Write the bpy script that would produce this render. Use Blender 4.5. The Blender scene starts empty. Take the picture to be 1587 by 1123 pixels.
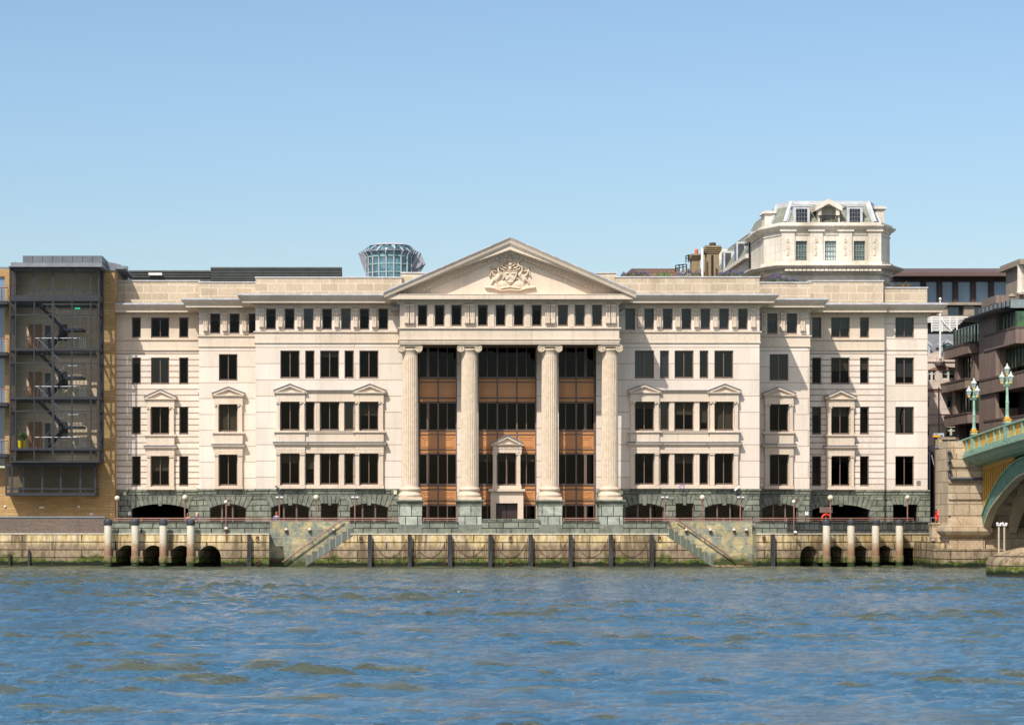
import bpy, math, random
import numpy as np
from mathutils import Vector, Matrix
R = random.Random(7)
sc = bpy.context.scene
COL = sc.collection
# ---------------------------------------------------------------- camera
D0, F, CX, CY, CZ = 200.0, 4000.0, 550.0, 805.0, 3.6
def X(px, Y): return (px-CX)*(D0+Y)/F
def Z(py, Y): return CZ+(CY-py)*(D0+Y)/F
cam_d = bpy.data.cameras.new('camera'); cam = bpy.data.objects.new('camera', cam_d); COL.objects.link(cam)
cam.location = (0, -D0, CZ); cam.rotation_euler = (math.pi/2, 0, 0)
cam_d.sensor_width = 36; cam_d.sensor_fit = 'HORIZONTAL'; cam_d.lens = 36*F/1587
cam_d.shift_x = (793.5-CX)/1587; cam_d.shift_y = (CY-561.5)/1587
cam_d.clip_start = 1; cam_d.clip_end = 6000
sc.camera = cam
# ---------------------------------------------------------------- sun and sky
LD = Vector((.57, 1.0, -1.277)).normalized()
SUN_EL = math.radians(48); SUN_ROT = math.radians(209.7)
sl = bpy.data.lights.new('sun', 'SUN'); so = bpy.data.objects.new('sun', sl); COL.objects.link(so)
sl.energy = 4.2; sl.angle = math.radians(.5); sl.color = (1, .935, .84)
so.rotation_euler = LD.to_track_quat('-Z', 'Y').to_euler(); so.location = (-60, -120, 140)
wd = bpy.data.worlds.new('World'); sc.world = wd; wd.use_nodes = True
wn = wd.node_tree; bgn = wn.nodes['Background']
sky = wn.nodes.new('ShaderNodeTexSky'); sky.sky_type = 'NISHITA'; sky.sun_disc = False
sky.sun_elevation = SUN_EL; sky.sun_rotation = SUN_ROT; sky.altitude = 0
sky.air_density = 1.0; sky.dust_density = .6; sky.ozone_density = 1.6
_tc = wn.nodes.new('ShaderNodeTexCoord'); _sx = wn.nodes.new('ShaderNodeSeparateXYZ'); _rp = wn.nodes.new('ShaderNodeValToRGB'); _mx = wn.nodes.new('ShaderNodeMix')
_mx.data_type = 'RGBA'; _mx.blend_type = 'MULTIPLY'; _mx.inputs[0].default_value = 1
_e = _rp.color_ramp.elements; _e[0].position = .02; _e[0].color = (.93,.90,.86,1); _e[1].position = .16; _e[1].color = (.97,1.035,1.08,1)
wn.links.new(_tc.outputs['Generated'], _sx.inputs[0]); wn.links.new(_sx.outputs[2], _rp.inputs[0]); wn.links.new(sky.outputs[0], _mx.inputs[6]); wn.links.new(_rp.outputs[0], _mx.inputs[7])
# sun-side sky boosted and warmed above the horizon as added fill for the shadows
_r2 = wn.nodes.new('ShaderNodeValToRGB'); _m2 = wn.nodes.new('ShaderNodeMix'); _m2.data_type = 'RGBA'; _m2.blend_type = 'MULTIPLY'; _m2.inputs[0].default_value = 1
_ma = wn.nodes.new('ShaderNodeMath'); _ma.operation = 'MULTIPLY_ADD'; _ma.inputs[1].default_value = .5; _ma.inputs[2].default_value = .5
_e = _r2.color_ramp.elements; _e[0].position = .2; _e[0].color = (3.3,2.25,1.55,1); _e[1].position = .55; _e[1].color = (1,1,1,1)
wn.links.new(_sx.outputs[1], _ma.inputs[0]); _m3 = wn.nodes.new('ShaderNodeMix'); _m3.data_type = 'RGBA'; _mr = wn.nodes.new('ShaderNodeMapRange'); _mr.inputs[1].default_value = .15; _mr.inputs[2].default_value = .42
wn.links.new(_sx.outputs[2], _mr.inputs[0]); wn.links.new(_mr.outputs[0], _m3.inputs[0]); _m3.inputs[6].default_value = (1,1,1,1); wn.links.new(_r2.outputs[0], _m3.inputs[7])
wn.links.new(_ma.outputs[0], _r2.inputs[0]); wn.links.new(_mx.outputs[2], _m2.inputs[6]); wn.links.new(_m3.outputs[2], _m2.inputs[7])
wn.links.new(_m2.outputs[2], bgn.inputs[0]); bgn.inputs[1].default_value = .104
sc.view_settings.view_transform = 'Standard'; sc.view_settings.look = 'None'
sc.view_settings.exposure = .25; sc.view_settings.gamma = 1
sc.cycles.use_denoising = True
sc.cycles.max_bounces = 8; sc.cycles.transparent_max_bounces = 12; sc.cycles.glossy_bounces = 3
# ---------------------------------------------------------------- helpers
W = {}
class M:
    def __init__(s): s.v = []; s.f = []
    def add(s, vs, fs):
        n = len(s.v); s.v += [tuple(p) for p in vs]; s.f += [tuple(i+n for i in f) for f in fs]; return s
    def box(s, x0, x1, y0, y1, z0, z1):
        if x1 < x0: x0, x1 = x1, x0
        if y1 < y0: y0, y1 = y1, y0
        if z1 < z0: z0, z1 = z1, z0
        return s.add([(x0,y0,z0),(x1,y0,z0),(x1,y1,z0),(x0,y1,z0),(x0,y0,z1),(x1,y0,z1),(x1,y1,z1),(x0,y1,z1)],
              [(3,2,1,0),(4,5,6,7),(0,1,5,4),(1,2,6,5),(2,3,7,6),(3,0,4,7)])
    def prism(s, poly, y0, y1):            # polygon in (x,z) extruded along y
        n = len(poly)
        return s.add([(x,y0,z) for x,z in poly]+[(x,y1,z) for x,z in poly],
              [tuple(range(n)), tuple(range(2*n-1,n-1,-1))]+[((i+1)%n,i,i+n,(i+1)%n+n) for i in range(n)])
    def prismx(s, poly, x0, x1):           # polygon in (y,z) extruded along x
        n = len(poly)
        return s.add([(x0,y,z) for y,z in poly]+[(x1,y,z) for y,z in poly],
              [tuple(range(n)), tuple(range(2*n-1,n-1,-1))]+[((i+1)%n,i,i+n,(i+1)%n+n) for i in range(n)])
    def prismz(s, poly, z0, z1):
        n = len(poly)
        return s.add([(x,y,z0) for x,y in poly]+[(x,y,z1) for x,y in poly],
              [tuple(range(n-1,-1,-1)), tuple(range(n,2*n))]+[(i,(i+1)%n,(i+1)%n+n,i+n) for i in range(n)])
    def lathe(s, prof, cx, cy, n=16, a0=0.0, sx=1, sy=1):
        k = len(prof); vs = []
        for r, z in prof:
            for i in range(n):
                a = a0+2*math.pi*i/n; vs.append((cx+r*sx*math.cos(a), cy+r*sy*math.sin(a), z))
        fs = [(j*n+i, j*n+(i+1)%n, (j+1)*n+(i+1)%n, (j+1)*n+i) for j in range(k-1) for i in range(n)]
        fs += [tuple(range(n-1,-1,-1)), tuple((k-1)*n+i for i in range(n))]
        return s.add(vs, fs)
    def tube(s, pts, r, n=6, r1=None):
        pts = [Vector(p) for p in pts]; k = len(pts); vs = []
        for j, p in enumerate(pts):
            t = (pts[min(j+1,k-1)]-pts[max(j-1,0)]).normalized()
            a = t.cross(Vector((0,0,1)))
            if a.length < .05: a = t.cross(Vector((0,1,0)))
            a.normalize(); b = t.cross(a)
            rr = r if r1 is None else r+(r1-r)*j/(k-1)
            for i in range(n):
                q = 2*math.pi*i/n; vs.append(p+a*rr*math.cos(q)+b*rr*math.sin(q))
        fs = [(j*n+i, j*n+(i+1)%n, (j+1)*n+(i+1)%n, (j+1)*n+i) for j in range(k-1) for i in range(n)]
        fs += [tuple(range(n-1,-1,-1)), tuple((k-1)*n+i for i in range(n))]
        return s.add(vs, fs)
    def sphere(s, c, r, n=12, sx=1, sy=1, sz=1):
        pr = []
        for j in range(n//2+1):
            a = -math.pi/2+math.pi*j/(n//2); pr.append((max(r*math.cos(a),.001), r*math.sin(a)*sz+c[2]))
        return s.lathe(pr, c[0], c[1], n, 0, sx, sy)
    def wall(s, p, q, z0, z1, holes=(), rev=.35):
        # sheet from p to q (plan points, seen from the river left to right) with openings; u runs along it
        p = Vector(p); q = Vector(q); L = (q-p).length; d = (q-p)/L; inn = Vector((-d.y, d.x))
        def P(u, z, w=0): a = p+d*u+inn*w; return (a.x, a.y, z)
        us = {0.0, L}; zs = {z0, z1}; H = []
        for h in holes:
            u0, u1, a, b = h[:4]; H.append((max(u0,0),min(u1,L),max(a,z0),min(b,z1))); us |= {H[-1][0],H[-1][1]}; zs |= {H[-1][2],H[-1][3]}
        us = sorted(us); zs = sorted(zs)
        for i in range(len(us)-1):
            run = None
            for j in range(len(zs)-1):
                cu = (us[i]+us[i+1])/2; cz = (zs[j]+zs[j+1])/2
                inside = any(h[0]<cu<h[1] and h[2]<cz<h[3] for h in H)
                if not inside:
                    if run is None: run = zs[j]
                if (inside or j == len(zs)-2) and run is not None:
                    top = zs[j] if inside else zs[j+1]
                    s.add([P(us[i],run),P(us[i+1],run),P(us[i+1],top),P(us[i],top)], [(0,1,2,3)]); run = None
        for h, hh in zip(holes, H):
            u0, u1, a, b = hh
            if len(h) > 4:                  # arched head springing at h[4]
                zsp = h[4]; arc = arc_pts(u0, u1, zsp, b)
                s.add([P(u0,a),P(u0,a,rev),P(u0,zsp,rev),P(u0,zsp)], [(0,1,2,3)])
                s.add([P(u1,a),P(u1,zsp),P(u1,zsp,rev),P(u1,a,rev)], [(0,1,2,3)])
                for (ua,za),(ub,zb) in zip(arc, arc[1:]):
                    s.add([P(ua,za),P(ub,zb),P(ub,b),P(ua,b)], [(0,1,2,3)])
                    s.add([P(ua,za),P(ua,za,rev),P(ub,zb,rev),P(ub,zb)], [(0,1,2,3)])
            else:
                s.add([P(u0,a),P(u0,a,rev),P(u0,b,rev),P(u0,b)], [(0,1,2,3)])
                s.add([P(u1,a),P(u1,b),P(u1,b,rev),P(u1,a,rev)], [(0,1,2,3)])
                s.add([P(u0,b),P(u0,b,rev),P(u1,b,rev),P(u1,b)], [(0,1,2,3)])
            s.add([P(u0,a),P(u1,a),P(u1,a,rev),P(u0,a,rev)], [(0,1,2,3)])
        return s
    def sweep(s, path, prof, closed=False):
        n = len(path); k = len(prof); vs = []
        pp = [Vector(p) for p in path]
        for i in range(n):
            if closed: a, b = pp[i-1], pp[(i+1)%n]; d1 = (pp[i]-a).normalized(); d2 = (b-pp[i]).normalized()
            else:
                d1 = (pp[i]-pp[i-1]).normalized() if i else (pp[1]-pp[0]).normalized()
                d2 = (pp[i+1]-pp[i]).normalized() if i < n-1 else d1
            n1 = Vector((d1.y,-d1.x)); n2 = Vector((d2.y,-d2.x)); m = n1+n2; m = m/max(m.dot(n1), .2)
            for o, z in prof: vs.append((pp[i].x+m.x*o, pp[i].y+m.y*o, z))
        fs = []
        for i in range(n if closed else n-1):
            j = (i+1) % n
            for t in range(k):
                u = (t+1) % k; fs.append((i*k+t, j*k+t, j*k+u, i*k+u))
        if not closed: fs += [tuple(range(k-1,-1,-1)), tuple((n-1)*k+t for t in range(k))]
        return s.add(vs, fs)
def arc_pts(u0, u1, zs, zc, n=14):
    w = (u1-u0)/2; h = max(zc-zs, .001); r = (w*w+h*h)/(2*h); c = zc-r; m = (u0+u1)/2; a = math.asin(min(1, w/r)) if h <= w else math.pi-math.asin(w/r)
    return [(m+r*math.sin(-a+2*a*i/n), c+r*math.cos(-a+2*a*i/n)) for i in range(n+1)]
def obj(name, m, mat, parent=None, origin=None, smooth=False):
    vs = np.array(m.v, dtype=float)
    if origin is None:
        lo = vs.min(0); hi = vs.max(0); origin = ((lo[0]+hi[0])/2, (lo[1]+hi[1])/2, lo[2])
    origin = Vector(origin)
    me = bpy.data.meshes.new(name)
    me.from_pydata((vs-np.array(origin)).tolist(), [], m.f)
    me.materials.append(mat)
    if smooth:
        me.polygons.foreach_set('use_smooth', [True]*len(me.polygons))
        if smooth != 'all': me.set_sharp_from_angle(angle=math.radians(40))
    me.update()
    o = bpy.data.objects.new(name, me); COL.objects.link(o)
    if parent is not None:
        o.parent = parent; o.location = origin-W[parent.name]
    else: o.location = origin
    W[o.name] = origin
    return o
def tag(o, label, cat, group=None, kind=None):
    if label: o['label'] = label
    if cat: o['category'] = cat
    if group: o['group'] = group
    if kind: o['kind'] = kind
    return o
def thing(name, label, cat, loc=(0,0,0), group=None):
    o = bpy.data.objects.new(name, None); COL.objects.link(o); o.location = loc; o.empty_display_size = .5
    W[o.name] = Vector(loc)
    return tag(o, label, cat, group)
def dup(root, loc, label=None, rz=None):
    def cp(o, par):
        c = o.copy(); COL.objects.link(c)
        if par is not None: c.parent = par
        for k in [q for q in o.children]: cp(k, c)
        return c
    r = cp(root, None); r.location = loc
    if rz is not None: r.rotation_euler = (0,0,rz)
    if label: r['label'] = label
    return r
# ---------------------------------------------------------------- materials
class NT:
    def __init__(s, name):
        s.m = bpy.data.materials.new(name); s.m.use_nodes = True; s.t = s.m.node_tree; s.b = s.t.nodes['Principled BSDF']
        s.geo = s.t.nodes.new('ShaderNodeNewGeometry')
    def n(s, typ, **kw):
        x = s.t.nodes.new('ShaderNode'+typ)
        for k, v in kw.items():
            if k.startswith('i_'): x.inputs[int(k[2:]) if k[2:].isdigit() else k[2:].replace('_',' ')].default_value = v
            else: setattr(x, k, v)
        return x
    def l(s, a, b): s.t.links.new(a, b)
    def mapped(s, sx=1, sy=1, sz=1, loc=(0,0,0)):
        mp = s.n('Mapping'); mp.inputs['Scale'].default_value = (sx,sy,sz); mp.inputs['Location'].default_value = loc
        s.l(s.geo.outputs['Position'], mp.inputs[0]); return mp.outputs[0]
    def noise(s, scale, detail=4, rough=.55, vec=None, dist=0):
        x = s.n('TexNoise'); x.inputs['Scale'].default_value = scale; x.inputs['Detail'].default_value = detail
        x.inputs['Roughness'].default_value = rough; x.inputs['Distortion'].default_value = dist
        s.l(vec or s.geo.outputs['Position'], x.inputs['Vector']); return x.outputs['Fac']
    def ramp(s, fac, stops):
        x = s.n('ValToRGB'); e = x.color_ramp.elements
        while len(e) < len(stops): e.new(.5)
        for q, (p, c) in zip(e, stops): q.position = p; q.color = (*c, 1) if len(c) == 3 else c
        s.l(fac, x.inputs[0]); return x.outputs[0]
    def mix(s, fac, a, b, mode='MIX'):
        x = s.n('Mix', data_type='RGBA', blend_type=mode)
        for sock, v in ((x.inputs[0], fac), (x.inputs[6], a), (x.inputs[7], b)):
            if hasattr(v, 'links') or hasattr(v, 'is_output'): s.l(v, sock)
            elif isinstance(v, (tuple, list)): sock.default_value = (*v, 1)
            else: sock.default_value = v
        return x.outputs[2]
    def math(s, op, a, b=0.0, clamp=False):
        x = s.n('Math', operation=op, use_clamp=clamp)
        for sock, v in ((x.inputs[0], a), (x.inputs[1], b)):
            if hasattr(v, 'is_output'): s.l(v, sock)
            else: sock.default_value = v
        return x.outputs[0]
    def bump(s, h, strength=.4, dist=.02):
        x = s.n('Bump'); x.inputs['Strength'].default_value = strength; x.inputs['Distance'].default_value = dist
        s.l(h, x.inputs['Height']); s.l(x.outputs[0], s.b.inputs['Normal'])
    def planar(s, zoff=0.0, kx=1.0, ky=1.0):
        sp = s.n('SeparateXYZ'); s.l(s.geo.outputs['Position'], sp.inputs[0]); cb = s.n('CombineXYZ')
        s.l(s.math('ADD', s.math('MULTIPLY', sp.outputs[0], kx), s.math('MULTIPLY', sp.outputs[1], ky)), cb.inputs[0])
        s.l(s.math('ADD', sp.outputs[2], zoff), cb.inputs[1]); return cb.outputs[0], sp.outputs[2]
    def brick(s, vec, c1, c2, mortar, bw, bh, ms, off=.5, bias=0.0):
        x = s.n('TexBrick', offset=off); x.inputs['Color1'].default_value = (*c1,1); x.inputs['Color2'].default_value = (*c2,1)
        x.inputs['Mortar'].default_value = (*mortar,1); x.inputs['Scale'].default_value = 1; x.inputs['Mortar Size'].default_value = ms
        x.inputs['Mortar Smooth'].default_value = .1; x.inputs['Bias'].default_value = bias
        x.inputs['Brick Width'].default_value = bw; x.inputs['Row Height'].default_value = bh
        s.l(vec, x.inputs[0]); return x
    def done(s, col, rough=.8, spec=.3, metal=0):
        if hasattr(col, 'is_output'): s.l(col, s.b.inputs['Base Color'])
        else: s.b.inputs['Base Color'].default_value = (*col,1)
        if hasattr(rough, 'is_output'): s.l(rough, s.b.inputs['Roughness'])
        else: s.b.inputs['Roughness'].default_value = rough
        s.b.inputs['Specular IOR Level'].default_value = spec; s.b.inputs['Metallic'].default_value = metal
        return s.m
def plain(name, c, rough=.6, var=.25, scale=1.5, metal=0, spec=.4, bump=0):
    t = NT(name); n = t.noise(scale, 5)
    col = t.ramp(n, [(.3, tuple(x*(1-var) for x in c)), (.7, tuple(min(1, x*(1+var*.6)) for x in c))])
    if bump: t.bump(n, bump, .02)
    return t.done(col, rough, spec, metal)
def ashlar(name, c1, c2, mortar, bw, bh, ms, rough=.85, zoff=0.0, stain=.18, staincol=None, off=.5, bmp=.5, fine=.12, kx=1.0, ky=1.0):
    t = NT(name); v, z = t.planar(zoff, kx, ky); b = t.brick(v, c1, c2, mortar, bw, bh, ms, off)
    big = t.noise(.35, 5, .6, t.mapped(1,1,.35)); fn = t.noise(9, 4, .6)
    sc_ = staincol or tuple(x*.6 for x in c1)
    base = b.outputs[0]
    if bw >= 40:
        b2 = t.brick(v, (.40,.40,.40), (.60,.60,.585), (.5,.5,.5), 1.75, bh, .004, off); base = t.mix(.45, base, b2.outputs[0], 'OVERLAY')
    col = t.mix(t.ramp(big, [(.45,(0,0,0)),(.8,(stain*2,)*3)]), base, sc_)
    st = t.noise(1.3, 5, .65, t.mapped(1.6,1.6,.09))
    col = t.mix(t.ramp(st, [(.52,(0,0,0)),(.74,(stain*1.6,)*3)]), col, sc_)
    col = t.mix(fine, col, t.ramp(fn, [(.3,(0,0,0)),(.7,(1,1,1))]), 'OVERLAY')
    t.bump(t.math('SUBTRACT', t.math('MULTIPLY', fn, .25), b.outputs['Fac']), bmp, .02)
    return t.done(col, rough, .25)
S1 = (.67,.59,.51); S2 = (.72,.64,.56)
T1 = (.62,.52,.41); T2 = (.67,.57,.465)
stoneA = ashlar('portland_ashlar', S1, S2, (.40,.32,.25), 40, 1.255, .028, zoff=-.62, stain=.2, bmp=.7)
stoneC = ashlar('portland_banded', S1, S2, (.27,.20,.14), 40, .478, .04, zoff=-.25, stain=.2, bmp=1.0)
stoneP = ashlar('portland_plain', T1, T2, (.40,.32,.24), 3.1, 9, .008, stain=.24)
stonePar = ashlar('parapet_stone', (.44,.355,.25), (.55,.455,.34), (.64,.56,.44), 1.38, .62, .035, zoff=.3, stain=.25, bmp=.2)
def relief_stone():
    t = NT('carved_stone'); n = t.noise(3, 5); ao = t.n('AmbientOcclusion'); ao.inputs['Distance'].default_value = .25; ao.samples = 4
    t.bump(t.noise(14, 3), .3, .02)
    return t.done(t.ramp(n, [(.3,(.54,.44,.325)),(.7,(.66,.56,.44))]), .85, .2)
stoneR = relief_stone()
def greenmat(name, brick=True, pale=0.0, lift=0.0, bw=1.12, bh=.44):
    t = NT(name)
    big = t.noise(1.1, 6, .65, None, .8); vein = t.noise(5, 6, .7, None, 1.5)
    g1, g2 = (.105,.12,.095), (.22,.235,.19)
    if pale: base = t.ramp(big, [(.34,(.14,.17,.155)),(.47,(.21,.23,.185)),(.54,(.36,.31,.17)),(.62,(.44,.37,.22)),(.70,(.24,.26,.20))])
    elif lift: base = t.ramp(big, [(.3,(.17,.19,.16)),(.6,(.33,.36,.31))])
    else: base = t.ramp(big, [(.35,g1),(.65,g2)])
    col = t.mix(.55, base, t.ramp(vein, [(.35,(.3,.3,.3)),(.6,(.68,.68,.68))]), 'OVERLAY')
    if brick:
        v, z = t.planar(.12); b = t.brick(v, (.42,.42,.42), (.66,.66,.64), (.08,.08,.075) if not pale else (.85,.82,.7), bw if not pale else 1.35, bh if not pale else .6, .028 if not pale else .025)
        col = t.mix(.75, col, b.outputs[0], 'OVERLAY')
        col = t.mix(b.outputs['Fac'], col, (.02,.022,.02) if not pale else (.36,.33,.24))
        if pale:
            za = t.math('ADD', z, t.math('MULTIPLY', t.math('SUBTRACT', t.noise(.9, 6, .7), .5), 1.8))
            col = t.mix(t.ramp(t.math('DIVIDE', za, 3), [(.12,(1,1,1)),(.30,(0,0,0))]), col, (.05,.065,.02))
        t.bump(t.math('SUBTRACT', t.math('MULTIPLY', vein, .6), b.outputs['Fac']), .9, .03)
    else: t.bump(vein, .6, .03)
    return t.done(col, .75, .3)
greenPed = greenmat('pedestal_granite', True, 0, 1, .9, .8); green = greenmat('green_granite'); greenV = greenmat('green_granite_block', False); greenPale = greenmat('green_stone_pale', True, 1)
def rivermat(name, dark=0.0):
    t = NT(name); v, z = t.planar(-.09)
    b = t.brick(v, (1,1,1), (.86,.84,.8), (.1,.08,.06), 4.4, .6, .035)
    st = t.noise(1.6, 5, .65, t.mapped(1,1,.12)); big = t.noise(.9, 5, .6)
    dirty = t.ramp(t.noise(3.2, 6, .7, t.mapped(1,1,.5)), [(.35,(.15,.115,.075)),(.62,(.36,.28,.185))])
    ylw = t.ramp(t.noise(2.2, 6, .7, t.mapped(1,1,.25)), [(.34,(.30,.20,.08)),(.46,(.56,.43,.20)),(.6,(.66,.56,.37))])
    zz = t.math('ADD', z, t.math('MULTIPLY', t.math('SUBTRACT', big, .5), 1.5))
    base = t.mix(t.ramp(t.math('DIVIDE', zz, 3), [(.48,(0,0,0)),(.66,(1,1,1))]), dirty, ylw)
    base = t.mix(t.ramp(st, [(.47,(0,0,0)),(.60,(.85,)*3)]), base, (.13,.095,.06))
    za = t.math('ADD', z, t.math('MULTIPLY', t.math('SUBTRACT', t.noise(.8, 6, .75), .5), 2.6))
    alg = t.ramp(t.noise(4, 5), [(.35,(.035,.05,.012)),(.65,(.12,.15,.025))])
    base = t.mix(t.ramp(t.math('DIVIDE', za, 3), [(.17,(1,1,1)),(.27,(0,0,0))]), base, alg)
    zb = t.math('ADD', z, t.math('MULTIPLY', t.math('SUBTRACT', t.noise(1.3, 6, .75), .5), .9))
    base = t.mix(t.ramp(t.math('DIVIDE', zb, 3), [(.105,(1,1,1)),(.14,(0,0,0))]), base, (.010,.020,.010))
    base = t.mix(b.outputs['Fac'], base, (.05,.035,.02))
    t.bump(t.math('SUBTRACT', t.noise(7, 5), b.outputs['Fac']), .9, .03)
    return t.done(base, .85, .25)
river_stone = rivermat('river_wall_stone')
lead = plain('lead_sheet', (.46,.48,.52), .5, .3, 2)
lead_d = plain('dark_lead', (.17,.18,.20), .55, .3, 3)
cope_mat = plain('coping_pale', (.50,.50,.50), .6, .2, 2)
frame_m = plain('brown_window_frame', (.15,.105,.085), .45, .15)
rail_m = plain('pink_brown_paint', (.27,.145,.115), .5, .25, 4)
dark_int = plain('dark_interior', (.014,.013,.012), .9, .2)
bronze = NT('bronze_panel').done((.54,.25,.095), .42, .5, .1)
bronze_d = NT('bronze_strip').done((.50,.225,.08), .45, .5, .1)
blind_m = plain('blind_fabric', (.33,.27,.17), .8, .1, 3)
reflect_g = plain('reflection_grey', (.20,.20,.21), .8, .1, 3)  # flat grey standing in for sky reflected in the right-hand panes
def glassmat(name, tint=(.75,.78,.78), ior=1.5, rough=.01, boost=1.0):
    m = bpy.data.materials.new(name); m.use_nodes = True; t = m.node_tree; t.nodes.clear()
    o = t.nodes.new('ShaderNodeOutputMaterial'); mx = t.nodes.new('ShaderNodeMixShader'); tr = t.nodes.new('ShaderNodeBsdfTransparent')
    gl = t.nodes.new('ShaderNodeBsdfGlossy'); fr = t.nodes.new('ShaderNodeFresnel'); fr.inputs[0].default_value = ior
    tr.inputs[0].default_value = (*tint,1); gl.inputs['Roughness'].default_value = rough
    nz = t.nodes.new('ShaderNodeTexNoise'); nz.inputs['Scale'].default_value = .7; g = t.nodes.new('ShaderNodeNewGeometry')
    bp = t.nodes.new('ShaderNodeBump'); bp.inputs['Strength'].default_value = .25; bp.inputs['Distance'].default_value = .06
    t.links.new(g.outputs['Position'], nz.inputs['Vector']); t.links.new(nz.outputs[0], bp.inputs['Height']); t.links.new(bp.outputs[0], gl.inputs['Normal'])
    ml = t.nodes.new('ShaderNodeMath'); ml.operation = 'MULTIPLY'; ml.use_clamp = True; ml.inputs[1].default_value = boost
    pw = t.nodes.new('ShaderNodeMath'); pw.operation = 'POWER'; pw.inputs[0].default_value = ior; sb = t.nodes.new('ShaderNodeMath'); sb.operation = 'MULTIPLY_ADD'; sb.inputs[1].default_value = -2; sb.inputs[2].default_value = 1
    t.links.new(g.outputs['Backfacing'], sb.inputs[0]); t.links.new(sb.outputs[0], pw.inputs[1]); t.links.new(pw.outputs[0], fr.inputs[0])
    t.links.new(fr.outputs[0], ml.inputs[0]); t.links.new(ml.outputs[0], mx.inputs[0]); t.links.new(tr.outputs[0], mx.inputs[1]); t.links.new(gl.outputs[0], mx.inputs[2]); t.links.new(mx.outputs[0], o.inputs[0])
    return m
glass = glassmat('window_glass', (.34,.35,.36), 1.28)
glass_r = glassmat('window_glass_bright', (.3,.32,.34), 1.55)
glass_m = glassmat('window_glass_low', (.3,.32,.34), 1.35)
glass_t = glassmat('tower_glass', (.84,.87,.90), 1.25, .01, .8)
glass_b = NT('sky_glass'); glass_b = glass_b.done(glass_b.ramp(glass_b.noise(.25, 3), [(.3,(.07,.13,.22)),(.7,(.16,.24,.34))]), .08, .9)
white = plain('white_paint', (.74,.74,.72), .5, .08)
greym = plain('dark_grey_metal', (.036,.038,.046), .45, .15, 2, .2)
greyl = plain('grey_metal', (.22,.24,.26), .45, .2, 2, .3)
steel = plain('steel', (.45,.46,.48), .35, .1, 3, .8)
black = plain('black_paint', (.012,.012,.013), .5, .1)
redm = plain('red_plastic', (.75,.03,.015), .4, .1)
ochre = ashlar('ochre_brick', (.38,.235,.095), (.49,.32,.145), (.30,.20,.10), .95, .22, .02, stain=.2, bmp=.3)
darkbrick = ashlar('dark_brick', (.10,.068,.055), (.16,.115,.095), (.20,.17,.14), .3, .105, .02, stain=.1, bmp=.4)
stockbrick = ashlar('stock_brick', (.30,.22,.12), (.36,.27,.15), (.24,.19,.13), .3, .1, .02, stain=.3)
timber = NT('black_timber'); _n = timber.noise(6, 5, .6, timber.mapped(1,1,.1)); timber.bump(_n, .8, .03)
timber = timber.done(timber.ramp(_n, [(.35,(.012,.013,.015)),(.7,(.065,.065,.068))]), .7, .3)
rust = plain('rusty_iron', (.13,.065,.035), .8, .4, 5)
globe_m = NT('globe_glass'); globe_m = globe_m.done(globe_m.ramp(globe_m.noise(2), [(.3,(.60,.54,.38)),(.7,(.72,.68,.52))]), .15, .6)
globe_w = plain('globe_white', (.72,.69,.58), .25, .1)
# ================================================================ SETTING
YW = -4.6                                   # river wall face
DECK = 2.45
p_l0 = (-110.0, 3.0); p_l1 = (X(160,-1.0), -1.0); p_l2 = (X(343,YW), YW)
nL0, nL1 = X(417,YW), X(543,YW); nR0, nR1 = X(1037,YW), X(1172,YW)
p_r1 = (X(1220,YW), YW); p_r2 = (X(1440,1.5), 1.5)
deckpoly = [(-110,3.02),(p_l1[0],-.98),(p_l2[0],YW+.02),(nL0,YW+.02),(nL0,-2.6),(nL1,-2.6),(nL1,YW+.02),(nR0,YW+.02),(nR0,-2.6),(nR1,-2.6),(nR1,YW+.02),(p_r1[0],YW+.02),(p_r2[0],1.52),(p_r2[0],30),(-110,30)]
m = M(); m.add([(x,y,DECK) for x,y in deckpoly], [tuple(range(len(deckpoly)))])
promenade_m = ashlar('paving_stone', (.30,.28,.25), (.36,.33,.29), (.2,.18,.16), .9, .6, .02)
tag(obj('promenade', m, promenade_m), None, None, None, 'structure')
m = M(); m.add([(-3000,29.9,DECK-.02),(3000,29.9,DECK-.02),(3000,4000,DECK-.02),(-3000,4000,DECK-.02)], [(0,1,2,3)])
m.add([(X(1440,1.5),8,DECK-.02),(3000,8,DECK-.02),(3000,29.9,DECK-.02),(X(1440,1.5),29.9,DECK-.02)], [(0,1,2,3)])
tag(obj('ground', m, plain('street_ground', (.09,.09,.09), .9)), None, None, None, 'structure')
m = M(); m.add([(-3000,-400,-3),(3000,-400,-3),(3000,40,-3),(-3000,40,-3)], [(0,1,2,3)])
tag(obj('riverbed', m, plain('mud', (.08,.065,.045), .9)), None, None, None, 'structure')
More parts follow.
